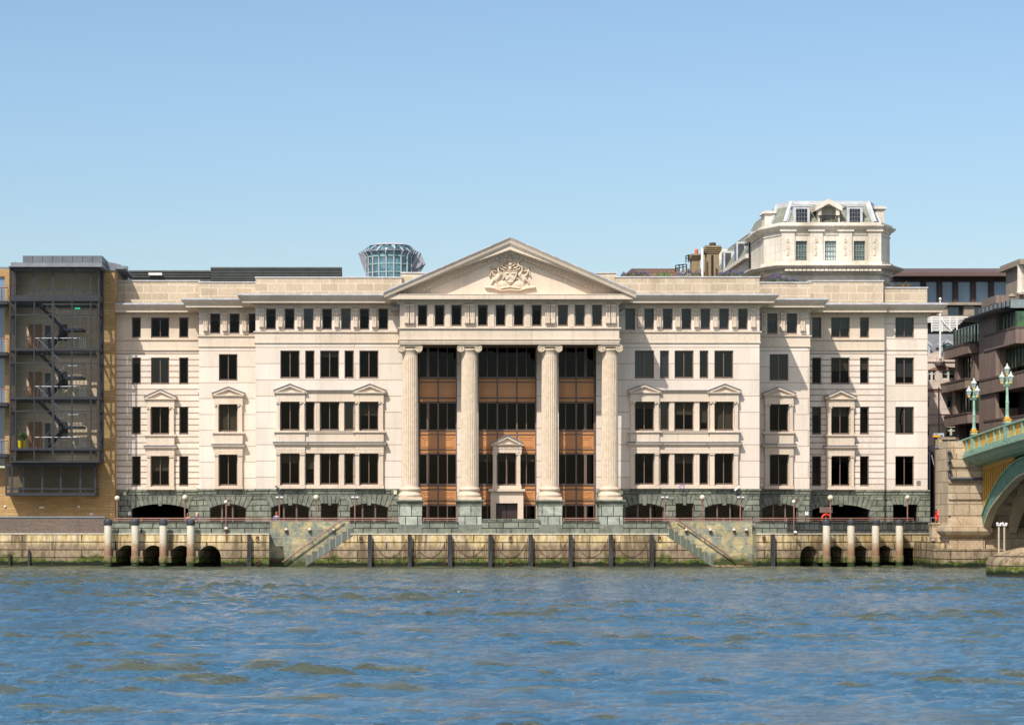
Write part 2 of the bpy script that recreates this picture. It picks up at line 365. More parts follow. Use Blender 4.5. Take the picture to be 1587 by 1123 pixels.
# ---- river: a displaced sheet
def river():
    rs = np.random.RandomState(3)
    fx = np.arange(-34, 62, .165); gx = np.concatenate([np.array([-3000,-1500,-700,-300,-160,-100,-70,-50,-42,-37]), fx, np.array([64,68,76,90,120,180,350,800,1600,3000])])
    fy = np.concatenate([np.arange(-163, -105, .17), np.arange(-105, 9, .3)]); gy = np.concatenate([np.array([-400,-300,-230,-200,-185,-175,-168,-165]), fy, np.array([12., 20.])])
    Xg, Yg = np.meshgrid(gx, gy); H = np.zeros_like(Xg); U = np.zeros_like(Xg)
    sw = 0
    amp_field = np.zeros_like(Xg)
    for i in range(9):
        a = rs.uniform(0, 2*np.pi); k = 2*np.pi/rs.uniform(9, 30); amp_field += np.sin(k*(np.cos(a)*Xg*.6+np.sin(a)*Yg)+rs.uniform(0,6))
    amp_field = np.clip(.95+.22*amp_field, .35, 1.8)
    for i in range(78):
        lam = .48*(4.2/.48)**rs.uniform(0,1); k = 2*np.pi/lam
        th = math.radians(-108)+rs.normal(0, .5); ph = rs.uniform(0, 2*np.pi)
        a = .0066*lam*(1.3-.17*lam)**1.0*rs.uniform(.5,1.3)
        q = k*(np.cos(th)*Xg+np.sin(th)*Yg)+ph+.8*np.sin(.21*Xg+.13*Yg+i)
        w = np.sin(q); H += a*(w-.35*np.cos(2*q)*.5)
    H *= amp_field*.92
    fade = np.clip((70-np.abs(Xg-14))/14, 0, 1)*np.clip((Yg+205)/25, 0, 1)
    shore = 1-.45*np.clip((Yg+60)/55, 0, 1)
    H *= fade*shore
    n, k = Xg.shape
    me = bpy.data.meshes.new('river'); me.vertices.add(n*k)
    me.vertices.foreach_set('co', np.stack([Xg, Yg, H], -1).astype(np.float32).ravel())
    idx = np.arange(n*k).reshape(n, k); q = np.stack([idx[:-1,:-1], idx[:-1,1:], idx[1:,1:], idx[1:,:-1]], -1).reshape(-1, 4)
    me.loops.add(q.size); me.loops.foreach_set('vertex_index', q.ravel().astype(np.int32))
    me.polygons.add(len(q)); me.polygons.foreach_set('loop_start', np.arange(0, q.size, 4, dtype=np.int32)); me.polygons.foreach_set('loop_total', np.full(len(q), 4, np.int32))
    me.polygons.foreach_set('use_smooth', np.ones(len(q), bool)); me.update(calc_edges=True); me.validate()
    o = bpy.data.objects.new('river', me); COL.objects.link(o); o['kind'] = 'structure'
    t = NT('river_water')
    sp = t.n('SeparateXYZ'); t.l(t.geo.outputs['Position'], sp.inputs[0])
    zf = t.math('ADD', t.math('MULTIPLY', sp.outputs[2], 2.2), t.math('MULTIPLY', t.noise(.55, 6, .65, t.mapped(.55,1,1)), 1.0))
    near = t.math('MULTIPLY', t.math('ADD', sp.outputs[1], 60), 1/55.0, True)
    open_ = t.ramp(zf, [(.66,(.046,.135,.225)),(.74,(.085,.10,.06))])
    mud = t.mix(near, open_, t.ramp(zf, [(.3,(.045,.075,.055)),(.7,(.13,.14,.08))]))
    t.b.inputs['IOR'].default_value = 1.333
    b1 = t.noise(2.2, 6, .62, t.mapped(.8,1.2,1), .3); b2 = t.noise(9, 5, .6, t.mapped(.7,1.3,1))
    t.bump(t.math('ADD', b1, t.math('MULTIPLY', b2, .55)), 1.0, .26)
    t.done(mud, .06, 1.0); me.materials.append(t.m)
river()

# ================================================================ MAIN BUILDING
BLD = thing('office_building', 'long cream stone office building with four columns under a pediment, facing the river', 'building', (11.7, 2, DECK))
YA, YB, YC, YD = 0.0, 4.14, 8.28, 8.75
RX0, RX1 = 4.84, 18.71                         # porch recess
ax0, ax1 = X(396,YA), X(1177,YA)
bx0, bx1 = X(308.5,YB), X(1254.5,YB)
cx0, cx1 = X(178,YC), X(1370.5,YC); dx1 = X(1437.5,YD)
YP = -4.1; ex0, ex1 = X(620,YP), X(959,YP)
Gt = {YA: 757, YB: 757.5, YC: 758.7, YD: 758.7}
A_fz = [(412.3,427.7),(441,456.5),(470.6,485.8),(499.4,514.6),(528.6,543.8),(557.4,572.4),(586.5,601.7)]
A_fzR = [(969,984.3),(998.4,1013.6),(1027.3,1042.6),(1056.3,1071.6),(1085.8,1100.8),(1114.6,1129.8),(1144,1158.9)]
A_L = [(434.5,464.4),(473,487.4),(496.2,525.5),(534,548.4),(557,586.5)]
A_R = [(983.8,1013.7),(1022.8,1036.9),(1045.5,1075),(1084.3,1097.9),(1107.2,1136.5)]
B_fz = [(325.6,341.5),(355.5,371.4),(385.2,400)]; B_fzR = [(1160,1175),(1189,1205),(1219.3,1235.6)]
C_L = [(204.5,218.3),(234,262.3),(277.8,292)]; C_R = [(1258.5,1272.7),(1288,1316.8),(1332.8,1346.8)]
rowsA = [(543,586.3),(622.3,667),(702.2,751)]; rowsB = [(548.5,589.7),(626,668.8),(703.8,752.3)]
rowsC = [(491.6,523.6),(553.8,595.3),(630,673),(706.3,753)]
BL = {}                                        # blinds, and grey panels painted as sky reflection: (block,row,col) -> (fraction, material)
for k, v in {('AL',1,4):(.48,0),('AR',0,0):(1,1),('AR',0,1):(1,1),('AR',1,0):(.22,0),('AR',1,2):(.45,0),('AR',1,3):(.75,0),('AR',1,4):(1,0),
             ('BL',1,0):(1,0),('CR',1,1):(.5,0),('CR',1,2):(.45,0),('CR',2,0):(.3,0),('CR',2,1):(.35,0),('D',0,0):(1,1),('D',1,0):(.75,1),('CR',3,0):(1,2),('CR',0,0):(.6,1),('CR',0,1):(.55,1)}.items(): BL[k] = v
def window(par, x0, x1, z0, z1, Y, blind=None, name='window', sill=True, bars=None, gl=None):
    m = M(); w = .075; ya, yb = Y+.17, Y+.27
    m.box(x0,x0+w,ya,yb,z0,z1); m.box(x1-w,x1,ya,yb,z0,z1); m.box(x0+w,x1-w,ya,yb,z1-w,z1); m.box(x0+w,x1-w,ya-.05,yb,z0,z0+.13)
    if bars is None: bars = [.5] if x1-x0 > 1.1 else []
    for b in bars: c = x0+(x1-x0)*b; m.box(c-.035,c+.035,ya+.01,yb,z0+.13,z1-w)
    o = obj(name, m, frame_m, par)
    t = R.uniform(-.012,.012)*(z1-z0); g = M(); e = .01
    g.add([(x0+e,Y+.24,z0+.02),(x1-e,Y+.24,z0+.02),(x1-e,Y+.24+t*.3,z1-.02),(x0+e,Y+.24+t*.3,z1-.02)], [(0,1,2,3)])
    if gl is None and blind is None and R.random() < .14: gl = glass_r
    if gl is None and blind is None and R.random() < .10: blind = (R.choice((.2,.3,.5)), 0)
    obj('pane', g, gl or glass, o)
    if blind:
        f, k = blind; c = M(); c.box(x0+.09,x1-.09,Y+.36,Y+.375,z1-.08-(z1-z0-.2)*f,z1-.08)
        obj('blind', c, [blind_m, reflect_g, frame_m][k], o)
    return o
def holes_px(ws, rows, Y): return [(X(a,Y),X(b,Y),Z(u,Y),Z(t,Y)) for (a,b) in ws for (t,u) in rows]
def facade(xl, xr, Y, ws, rows, fz, fzrow, blk, mat, top, lx=None):
    Hs = holes_px(ws, rows, Y)+holes_px(fz, [fzrow], Y) if fz else holes_px(ws, rows, Y)
    m = M(); m.wall((xl,Y),(xr,Y), Z(Gt[Y],Y), Z(top,Y), [(a-xl,b-xl,c,d) for a,b,c,d in Hs])
    obj('wall', m, mat, BLD)
    for j,(a,b) in enumerate(ws):
        for i,(t,u) in enumerate(rows):
            window(BLD, X(a,Y), X(b,Y), Z(u,Y), Z(t,Y), Y, BL.get((blk,i,j)), gl=glass_r if (blk in ('AR','BR','CR','D') and i == (0 if blk in ('AR',) else 0)) else None)
    for j,(a,b) in enumerate(fz or []):
        window(BLD, X(a,Y), X(b,Y), Z(fzrow[1],Y), Z(fzrow[0],Y), Y, (1,1) if (blk == 'AR' and R.random()<.5) else None, gl=glass_r if blk in ('AR','BR') else None)  # grey panels here are painted sky reflection
facade(ax0, RX0, YA, A_L, rowsA, A_fz, (478,511.2), 'AL', stoneA, 470)
facade(RX1, ax1, YA, A_R, rowsA, A_fzR, (478,511.2), 'AR', stoneA, 470)
bl = [(339.2,368)]; br = [(1192.7,1221.8)]
facade(bx0, X(405,YB), YB, bl, rowsB, B_fz, (485.5,517.5), 'BL', stoneA, 476)
facade(X(1158,YB), bx1, YB, br, rowsB, B_fzR, (485.5,517.5), 'BR', stoneA, 476)
facade(cx0, X(318,YC), YC, C_L, rowsC, None, None, 'CL', stoneC, 483)
facade(X(1246,YC), cx1, YC, C_R, rowsC, None, None, 'CR', stoneC, 482)
facade(cx1, dx1, YD, [(1387.6,1416.5)], rowsC, None, None, 'D', stoneA, 482)
# side returns of the stepped blocks, upper stone
m = M()
for (x, y0, y1, side) in ((ax0,YB,YA,0),(ax1,YA,YB,1),(bx0,YC,YB,0),(bx1,YB,YC,1),(cx0,26,YC,0),(dx1,YD,26,1)):
    m.wall((x,y0),(x,y1), Z(757.5,YA), Z(470,YA))
m.box(cx1-.02,cx1+.01,YC,YD,Z(758,YC),Z(482,YC))
obj('side_wall', m, stoneA, BLD)
# plain frieze bands over the courses (smooth stone, slightly proud)
def path_of(blk, o=0):
    return {'AL': [(ax0,YB),(ax0,YA),(ex0+.1,YA)], 'AR': [(ex1-.1,YA),(ax1,YA),(ax1,YB)],
            'BL': [(bx0,YC),(bx0,YB),(ax0,YB)], 'BR': [(ax1,YB),(bx1,YB),(bx1,YC)],
            'CL': [(cx0+.01,YC),(bx0,YC)], 'CR': [(bx1,YC),(cx1,YC)], 'D': [(cx1,YD),(dx1,YD),(dx1,26)],
            'CLf': [(cx0+.01,YC),(bx0,YC)]}[blk]
YOF = {'AL':YA,'AR':YA,'BL':YB,'BR':YB,'CL':YC,'CR':YC,'D':YD}
def pr(Y, pts): return [(o, Z(py, Y-max(o,0))) for o, py in pts]
def ledge(name, path, Y, t, b, out, mat=None, par=BLD):
    m = M(); m.sweep(path, pr(Y, [(-.05,t),(out,t),(out,t+(b-t)*.55),(out*.45,b),(-.05,b)])); return obj(name, m, mat or stoneP, par)
def dentils(m, xa, xb, Y, t, b, o0, o1, w=.15, s=.29):
    n = int((xb-xa)/s)
    for i in range(n):
        x = xa+(xb-xa)*(i+.5)/n; m.box(x-w/2, x+w/2, Y-o1, Y-o0, Z(b,Y-.2), Z(t,Y-.2))
def cornice(blk, T):
    Y = YOF[blk]; path = path_of(blk); m = M()
    m.sweep(path, pr(Y, [(-.05,T+1),(1.34,T+1),(1.34,T+2.2),(1.26,T+3.2),(1.2,T+5.5),(1.08,T+8),(1.02,T+9.3),(1.0,T+9.6),(1.0,T+13),(.42,T+13.3),(.36,T+14.2),(.20,T+14.4),(.20,T+17.6),(.13,T+17.8),(.08,T+20.5),(-.05,T+20.5)]))
    xs = [p[0] for p in path if abs(p[1]-Y) < .01]
    if len(xs) > 1: dentils(m, min(xs)-.3*(blk in('AL','BL')), max(xs)+.3*(blk in ('AR','BR','D')), Y, T+15, T+17.2, .18, .33)
    obj('cornice', m, stoneP, BLD)
    l = M(); l.sweep(path, pr(Y, [(-.05,T-1.2),(1.1,T-.9),(1.37,T-.1),(1.37,T+1.3),(1.345,T+1.3),(1.345,T+.95),(-.05,T+.95)])); obj('lead_flashing', l, lead, BLD)
for blk, T in (('AL',456),('AR',456),('BL',463),('BR',463),('CL',470.5),('CR',470.5),('D',470.5)): cornice(blk, T)
for blk in ('AL','AR'):
    ledge('string_course', path_of(blk), YA, 513, 516, .16); ledge('string_course', path_of(blk), YA, 530.2, 532.2, .10)
    m = M(); m.sweep(path_of(blk), pr(YA, [(-.05,516),(.05,516),(.05,530.2),(-.05,530.2)])); obj('frieze_band', m, stoneP, BLD)
for blk in ('BL','BR'):
    ledge('string_course', path_of(blk), YB, 519.5, 522.5, .16); ledge('string_course', path_of(blk), YB, 536, 538, .10)
    m = M(); m.sweep(path_of(blk), pr(YB, [(-.05,522.5),(.05,522.5),(.05,536),(-.05,536)])); obj('frieze_band', m, stoneP, BLD)
for blk in ('CL','CR'):
    ledge('string_course', path_of(blk), YC, 525, 528, .16); ledge('string_course', path_of(blk), YC, 541.5, 543.5, .12)
    m = M(); m.sweep(path_of(blk), pr(YC, [(-.05,528),(.05,528),(.05,541.5),(-.05,541.5)])); obj('frieze_band', m, stoneP, BLD)
    m = M(); Y = YC                           # smooth zone round the top windows
    fz = C_L if blk == 'CL' else C_R; xl, xr = (cx0+.02, bx0) if blk == 'CL' else (bx1, cx1-.02)
    m.wall((xl,Y-.03),(xr,Y-.03), Z(525,Y), Z(487,Y), [(X(a,Y)-xl,X(b,Y)-xl,Z(523.6,Y),Z(491.6,Y)) for a,b in fz], .05); obj('frieze_wall', m, stoneP, BLD)
ledge('string_course', path_of('D'), YD, 541.5, 543, .07)
# consoles in the top storey
def console_mesh():
    m = M(); m.box(-.19,.19,-.26,0,1.36,1.5)
    for k in (-.12,0,.12): m.box(k-.042,k+.042,-.20,0,.5,1.36)
    m.box(-.17,.17,-.13,0,.5,1.36); m.box(-.18,.18,-.21,0,.44,.5)
    m.prismx([(0,.02),(-.27,.05),(-.30,.10),(-.30,.42),(0,.42)], -.165, .165); return m
cons0 = None
def console(xp, Y, bot):
    global cons0
    loc = Vector((X(xp,Y), Y, Z(bot,Y)))
    if cons0 is None:
        mm = console_mesh(); mm.v = [(a+loc.x,b+loc.y,c+loc.z) for a,b,c in mm.v]; cons0 = obj('console', mm, stoneP, BLD, loc)
    else:
        c = cons0.copy(); COL.objects.link(c); c.location = loc-W[BLD.name]
for x in (405.5,434.6,463.7,492.5,521.5,550.7,579.7): console(x, YA, 508.6)
for x in (991.7,1020.9,1050,1079,1108.2,1137.5,1166.9): console(x, YA, 508.6)
for x in (318.6,348.3,378.7,1183.4,1213,1243.5): console(x, YB, 514.6)
# window surrounds
def chevron(m, x0, x1, zl, zt, th, ya, yb):
    xm = (x0+x1)/2
    m.prism([(x0,zl),(xm,zt),(x1,zl),(x1,zl-th),(xm,zt-th),(x0,zl-th)][::-1], ya, yb)
def surround(xe, xi, w, Y, r, o=.38, lower=True, mid=None, ionic=True):
    # xe: eaves extent, xi: pilaster extent, w: window extent (px); r: px rows
    (ap, ev, eb, wt, s0, s1, l0, l1, w4, w5, bs) = r
    k = lambda py: Z(py, Y-o); kx = lambda px: X(px, Y-o)
    m = M(); L = M(); L2 = M(); xa, xb = kx(xe[0]), kx(xe[1]); ia, ib = kx(xi[0]), kx(xi[1]); wa, wb = X(w[0],Y), X(w[1],Y)
    chevron(m, xa+.05, xb-.05, k(ev)-.02, k(ap)-.06, .17, Y-o-.14, Y)
    m.prism([(xa+.1,k(ev)-.16),((xa+xb)/2,k(ap)-.22),(xb-.1,k(ev)-.16)][::-1], Y-o+.05, Y)
    chevron(L, xa, xb, k(ev)+.05, k(ap)+.02, .075, Y-o-.19, Y)
    m.sweep([(ia,Y),(ia,Y-o+.02),(ib,Y-o+.02),(ib,Y)], [(-.1,k(ev)-.12),(.16,k(ev)-.12),(.16,k(ev)-.2),(.03,k(eb)),(-.1,k(eb))])
    m.box(ia,ib,Y-o+.02,Y,k(wt),k(eb)+.01); m.box(ia-.02,ib+.02,Y-o,Y,k(wt)+.0,k(wt)+.05)
    for (a,b) in ((ia,wa-.0),(wb,ib)):
        m.box(a+.05,b-.04,Y-o+.10,Y,k(s0),k(wt))
        m.box(a,b,Y-o+.04,Y,k(s0),k(s0)+.1)
        if ionic:
            for c in (a+.07,b-.05): m.prism([(c+.075*math.cos(q*math.pi/5), k(wt)-.09+.075*math.sin(q*math.pi/5)) for q in range(10)][::-1], Y-o-.02, Y)
            m.box(a+.03,b-.03,Y-o+.02,Y,k(wt)-.08,k(wt)-.002)
    if lower:
        m.sweep([(ia-.02,Y),(ia-.02,Y-o+.03),(ib+.02,Y-o+.03),(ib+.02,Y)], [(-.1,k(s0)),(.14,k(s0)),(.14,k(s0+(s1-s0)*.55)),(.05,k(s1)),(-.1,k(s1))])
        m.box(ia,ib,Y-o+.02,Y,k(l0),k(s1)+.01)
        m.sweep([(ia,Y),(ia,Y-o+.02),(ib,Y-o+.02),(ib,Y)], [(-.1,k(l0+1.6)),(.2,k(l0+1.6)),(.2,k(l0+3.4)),(.05,k(l1+1.5)),(-.1,k(l1+1.5))])
        L2.sweep([(ia,Y),(ia,Y-o+.02),(ib,Y-o+.02),(ib,Y)], [(-.05,k(l0-.6)),(.24,k(l0)),(.24,k(l0+1.5)),(-.05,k(l0+1.5))])
        m.box(ia,ib,Y-o+.02,Y,k(w4),k(l1)+.01)
        for (a,b) in ((ia,wa),(wb,ib)): m.box(a+.03,b-.03,Y-o+.12,Y,k(w5),k(w4)+.01); m.box(a,b,Y-o+.04,Y,k(w4)-.12,k(w4)-.0); 
        m.box(ia-.02,ib+.02,Y-o+.02,Y,k(bs),k(w5)-.02)
    s = obj('window_surround', m, stoneP, BLD); obj('lead_cap', L, lead_d, s)
    if lower: obj('lead_ledge', L2, lead_d, s)
    return s
rA = (594.5,605,609.5,622,667.3,671.8,684.3,690,702,751.5,756.8)
rB = (598.8,609.5,613,626,669,673.5,687.5,692,703.8,752.5,757.3)
rC = (603,615,618,630,673.2,677,690,694,706,753.2,758.4)
def wing(xs, ws, Y):
    surround((xs[0],xs[3]),(xs[1],xs[2]),ws[0],Y,rA); surround((xs[4],xs[7]),(xs[5],xs[6]),ws[4],Y,rA)
    o = .22; k = lambda py: Z(py, Y-o); m = M(); L = M(); L2 = M(); a, b = X(xs[2],Y-.38), X(xs[5],Y-.38)
    m.box(a,b,Y-o,Y,k(622),k(608)); m.sweep([(a,Y-o),(b,Y-o)], [(-.1,k(605.6)),(.16,k(605.6)),(.05,k(608.4)),(-.1,k(608.4))]); L.sweep([(a,Y-o),(b,Y-o)], [(-.1,k(604)),(.2,k(604.3)),(.2,k(605.4)),(-.1,k(605.4))])
    m.sweep([(a,Y-o),(b,Y-o)], [(-.1,k(667.5)),(.14,k(667.5)),(.05,k(671.8)),(-.1,k(671.8))]); m.box(a,b,Y-o,Y,k(685),k(671.5))
    m.sweep([(a,Y-o),(b,Y-o)], [(-.1,k(686.2)),(.2,k(686.2)),(.2,k(688)),(.05,k(691.5)),(-.1,k(691.5))]); m.box(a,b,Y-o,Y,k(702),k(691)); L2.sweep([(a,Y-o),(b,Y-o)], [(-.1,k(683.8)),(.24,k(684.3)),(.24,k(685.9)),(-.1,k(685.9))])
    m.box(a,b,Y-o,Y,k(756.8),k(751.5))
    gaps = [(xs[2],ws[1][0]),(ws[1][1],ws[2][0]),(ws[2][1],ws[3][0]),(ws[3][1],xs[5])]
    for (p,q) in gaps:
        pa, qa = max(X(p,Y),a), min(X(q,Y),b); m.box(pa+.04,qa-.04,Y-.12,Y,Z(667.4,Y),Z(622,Y)); m.box(pa+.04,qa-.04,Y-.12,Y,Z(751.4,Y),Z(702,Y))
    s = obj('window_surround', m, stoneP, BLD); obj('lead_cap', L, lead_d, s); obj('lead_ledge', L2, lead_d, s)
wing((423.6,427.6,472.6,475,547.5,550,594.5,598.8), A_L, YA)
wing((972.8,976.8,1022,1024.5,1097.5,1100,1145,1149), A_R, YA)
surround((327.9,380),(332,376),bl[0],YB,rB); surround((1181.4,1234),(1185.5,1230),br[0],YB,rB)
surround((222.7,274.3),(227,270),C_L[1],YC,rC); surround((1277,1328.6),(1281,1324.5),C_R[1],YC,rC)
# parapets
def parapet(xa, xb, Y, top, yb):
    m = M(); m.box(xa,xb,Y,Y+.5,Z(top+60,Y),Z(top,Y)); obj('parapet', m, stonePar, BLD)
    c = M(); c.box(xa-.06,xb+.06,Y-.07,Y+.56,Z(top,Y),Z(top,Y)+.09); obj('coping', c, cope_mat, BLD)
parapet(X(396,1.3),X(623,1.3),1.3,430.6,0); parapet(X(622,1.6),X(668,1.6),1.6,423.5,0); parapet(X(925,1.6),X(955,1.6),1.6,423.5,0); parapet(X(954,1.3),X(1177,1.3),1.3,430,0)
parapet(X(309,5.4),X(396,5.4),5.4,438,0); parapet(X(1177,5.4),X(1256,5.4),5.4,438.5,0)
parapet(X(182,9.6),X(309,9.6),9.6,436,0); parapet(X(178,10.2),X(183,10.2),10.2,446,0); parapet(X(1253,9.6),X(1369,9.6),9.6,436,0); parapet(X(1369.5,10),X(1437,10),10,446.5,0)
for (xa, y0, y1, top) in ((X(396,1.3),1.8,5.4,431),(X(1177,1.3)-.4,1.8,5.4,431),(X(309,5.4),5.9,9.6,438.5),(X(1256,5.4)-.4,5.9,9.6,438.5),(X(1369,9.6)-.4,10.1,20,436)):
    m = M(); m.box(xa,xa+.4,y0,y1,Z(top+40,y0),Z(top,y0)); obj('parapet', m, stonePar, BLD)
# roofs and floors inside
roof_m = plain('roof_lead', (.22,.23,.25), .6, .2, 1)
m = M(); zr = Z(462,YA)
m.box(ax0+.05,ax1-.05,.3,26,zr-.3,zr); m.box(bx0+.05,ax0+.05,YB+.3,26,zr-.3,zr); m.box(ax1-.05,bx1-.05,YB+.3,26,zr-.3,zr)
m.box(cx0+.05,bx0+.05,YC+.3,26,zr-.3,zr); m.box(bx1-.05,dx1-.05,YC+.6,26,zr-.3,zr); obj('roof', m, roof_m, BLD)
m = M()
for zt in (Z(757,YA), Z(694,YA)-.1, Z(608,YA)+.1, Z(525,YA)):
    m.box(ax0+.05,RX0-.05,.37,24,zt-.25,zt); m.box(RX0-.05,RX1+.05,.8,24,zt-.25,zt); m.box(RX1+.05,ax1-.05,.37,24,zt-.25,zt)
    m.box(bx0+.05,ax0+.05,YB+.4,24,zt-.25,zt); m.box(ax1-.05,bx1-.05,YB+.4,24,zt-.25,zt); m.box(cx0+.05,bx0+.05,YC+.4,24,zt-.25,zt); m.box(bx1-.05,dx1-.05,YC+.9,24,zt-.25,zt)
m.box(cx0+.05,dx1-.05,18,18.2,DECK,zr-.31)
for x in (X(330,YB), X(400,YA), X(1170,YA), X(1250,YB)): m.box(x-.08,x+.08,9,17.9,DECK,zr-.31)
for x in (4.6, 18.95): m.box(x-.08,x+.08,1.6,17.9,DECK,zr-.31)
m.box(cx0+.06,cx0+.2,YC+.4,17.9,DECK,zr-.31); m.box(dx1-.2,dx1-.06,YD+.5,17.9,DECK,zr-.31)
m.box(ax0+.07,ax0+.2,.6,8.9,DECK,zr-.31); m.box(ax1-.2,ax1-.07,.6,8.9,DECK,zr-.31)
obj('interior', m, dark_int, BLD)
lampm = bpy.data.materials.new('ceiling_lamp'); lampm.use_nodes = True; _b = lampm.node_tree.nodes['Principled BSDF']; _b.inputs['Emission Color'].default_value = (1,.72,.35,1); _b.inputs['Emission Strength'].default_value = 1.2
for (px, Y, py) in ((462,3,545),(521,3,546),(342,7,551),(452,5,630),(455,8,631),(520,6,630),(570,6,630),(676,5,627),(792,5,627),(800,8,627),(668,5,541)):
    zt = Z(608,YA)+.1-.26 if py > 600 else Z(525,YA)-.26
    m = M(); x = X(px,Y)+.2; m.box(x-.09,x+.09,Y,Y+1.5,zt-.05,zt); obj('ceiling_light', m, lampm, BLD)
# ---- green granite ground storey
def arch_hole(a, b, Y, sp, cr, bottom=None, x0=0): return (X(a,Y)-x0, X(b,Y)-x0, bottom if bottom is not None else DECK+.55, Z(cr,Y), Z(sp,Y))
def voussoir(a, b, Y, sp, cr, top, n):
    xa, xb, zs, zc, zt = X(a,Y), X(b,Y), Z(sp,Y), Z(cr,Y), Z(top,Y); w = (xb-xa)/2; xm = (xa+xb)/2
    h = max(zc-zs,.002); r = (w*w+h*h)/(2*h); c = zc-r; am = math.asin(min(1,w/r))
    if h < .05: r, c, am = None, zc-2.6, math.atan2(w,2.6)
    m = M(); A = am*1.02; J = M()
    for i in range(n):
        t0, t1 = -A+2*A*i/n, -A+2*A*(i+1)/n; pts = []
        for t in (t0+.004, t1-.004):
            pi = (xm+(r*math.sin(t) if r else math.tan(t)*(zc-c)), (c+r*math.cos(t)) if r else zc)
            L = (zt-c)/math.cos(t); 
            if r: L = min(L, r+1.5)
            po = (xm+L*math.sin(t), c+L*math.cos(t)); pts.append((pi,po))
        (i0,o0),(i1,o1) = pts; g = .018
        poly = [(i0[0]+g,i0[1]),(i1[0]-g,i1[1]),(o1[0]-g,o1[1]-g),(o0[0]+g,o0[1]-g)]
        if i == n//2 and n%2: poly[0] = (poly[0][0],poly[0][1]-.14); poly[1] = (poly[1][0],poly[1][1]-.14)
        m.prism(poly, Y-.045, Y+.3); J.prism([i0,i1,(o1[0],o1[1]-g),(o0[0],o0[1]-g)], Y-.012, Y+.3)
    o = obj('arch_surround', m, greenV, BLD); obj('arch_joint', J, black, o)
def base_wall(xa, xb, Y, hs, vs, side=True):
    m = M(); m.wall((xa,Y),(xb,Y), DECK, Z(Gt[Y],Y), [ (h[0]-xa,h[1]-xa)+tuple(h[2:]) for h in hs], .45); obj('ground_storey_wall', m, green, BLD)
    for v in vs: voussoir(*v)
def gw(a, b, sp, cr, bars, Y):
    x0, x1, z0, zc = X(a,Y), X(b,Y), DECK+.55, Z(cr,Y); zs = Z(sp,Y); m = M()
    arc = arc_pts(x0,x1,zs,zc) if sp > cr+1 else [(x0,zc),(x1,zc)]
    inn = [(min(max(x,x0+.08),x1-.08), z-.09) for x, z in arc]
    for i in range(len(arc)-1): m.prism([arc[i],arc[i+1],inn[i+1],inn[i]], Y+.24, Y+.34)
    m.box(x0,x0+.08,Y+.24,Y+.34,z0,zs); m.box(x1-.08,x1,Y+.24,Y+.34,z0,zs); m.box(x0,x1,Y+.22,Y+.34,z0,z0+.1)
    for f in bars:
        x = x0+(x1-x0)*f; u = (x-(x0+x1)/2)/((x1-x0)/2); zt = zc-(zc-zs)*u*u-.02; m.box(x-.06,x+.06,Y+.23,Y+.33,z0,zt)
    o = obj('arched_window' if sp > cr+1 else 'ground_window', m, frame_m, BLD)
    g = M(); pl = [(x0+.02,z0+.02)]+[(x,z-.03) for x,z in arc]+[(x1-.02,z0+.02)]; g.add([(x,Y+.30,z) for x,z in pl], [tuple(range(len(pl)))]); obj('pane', g, glass_m, o)
AH_L = [(420,479.8,786,779.5),(542,602,786,779.5)]; AH_R = [(969,1029,786,779.5),(1092,1153,786,779.5)]
base_wall(ax0, RX0, YA, [arch_hole(a,b,YA,s,c) for a,b,s,c in AH_L]+[(X(497,YA),X(524.6,YA),DECK+.55,Z(779.5,YA))],
  [(a,b,YA,s,c,767,9) for a,b,s,c in AH_L]+[(497,524.6,YA,779.5,779.5,767,5)])
base_wall(RX1, ax1, YA, [arch_hole(a,b,YA,s,c) for a,b,s,c in AH_R]+[(X(1047,YA),X(1075,YA),DECK+.55,Z(779.5,YA))],
  [(a,b,YA,s,c,767,9) for a,b,s,c in AH_R]+[(1047,1075,YA,779.5,779.5,767,5)])
base_wall(bx0, ax0, YB, [arch_hole(325,382,YB,787,780)], [(325,382,YB,787,780,768,9)])
base_wall(ax1, bx1, YB, [arch_hole(1180.5,1236.7,YB,787,780)], [(1180.5,1236.7,YB,787,780,768,9)])
base_wall(cx0, bx0, YC, [arch_hole(204.2,292,YC,788,780.5,DECK)], [(204.2,292,YC,788,780.5,768.5,13)])
base_wall(bx1, cx1, YC, [arch_hole(1259,1347.5,YC,789.5,781.5,DECK)], [(1259,1347.5,YC,789.5,781.5,768.5,13)])
base_wall(cx1, dx1+.2, YD, [(X(1384,YD),X(1422,YD),DECK,Z(781.3,YD))], [(1384,1422,YD,781.3,781.3,768.5,7)])
for a,b,s,c in AH_L+AH_R: gw(a,b,s,c,(.33,.66),YA)
gw(497,524.6,779.5,779.5,(),YA); gw(1047,1075,779.5,779.5,(),YA)
gw(325,382,787,780,(.33,.62),YB); gw(1180.5,1236.7,787,780,(.33,.66),YB)
m = M()
for (x, y0, y1) in ((ax0,YB,YA),(ax1,YA,YB),(bx0,YC,YB),(bx1,YB,YC),(dx1+.2,YD,26)): m.wall((x,y0),(x,y1), DECK, Z(757.5,YA))
obj('ground_storey_side', m, green, BLD)
for blk, g in (('AL',757),('AR',757),('BL',757.5),('BR',757.5),('CL',758.7),('CR',758.7),('D',758.7)):
    Y = YOF[blk]; p = path_of(blk)
    if blk == 'AL': p = p[:2]+[(ex0-.7,YA)]
    if blk == 'AR': p = [(ex1+.7,YA)]+p[1:]
    m = M(); m.sweep(p, pr(Y, [(-.05,g),(.13,g+.2),(.13,g+2.6),(.06,g+3.4),(.05,g+3.6),(.05,g+10),(-.05,g+10)])); obj('plinth_course', m, green, BLD)
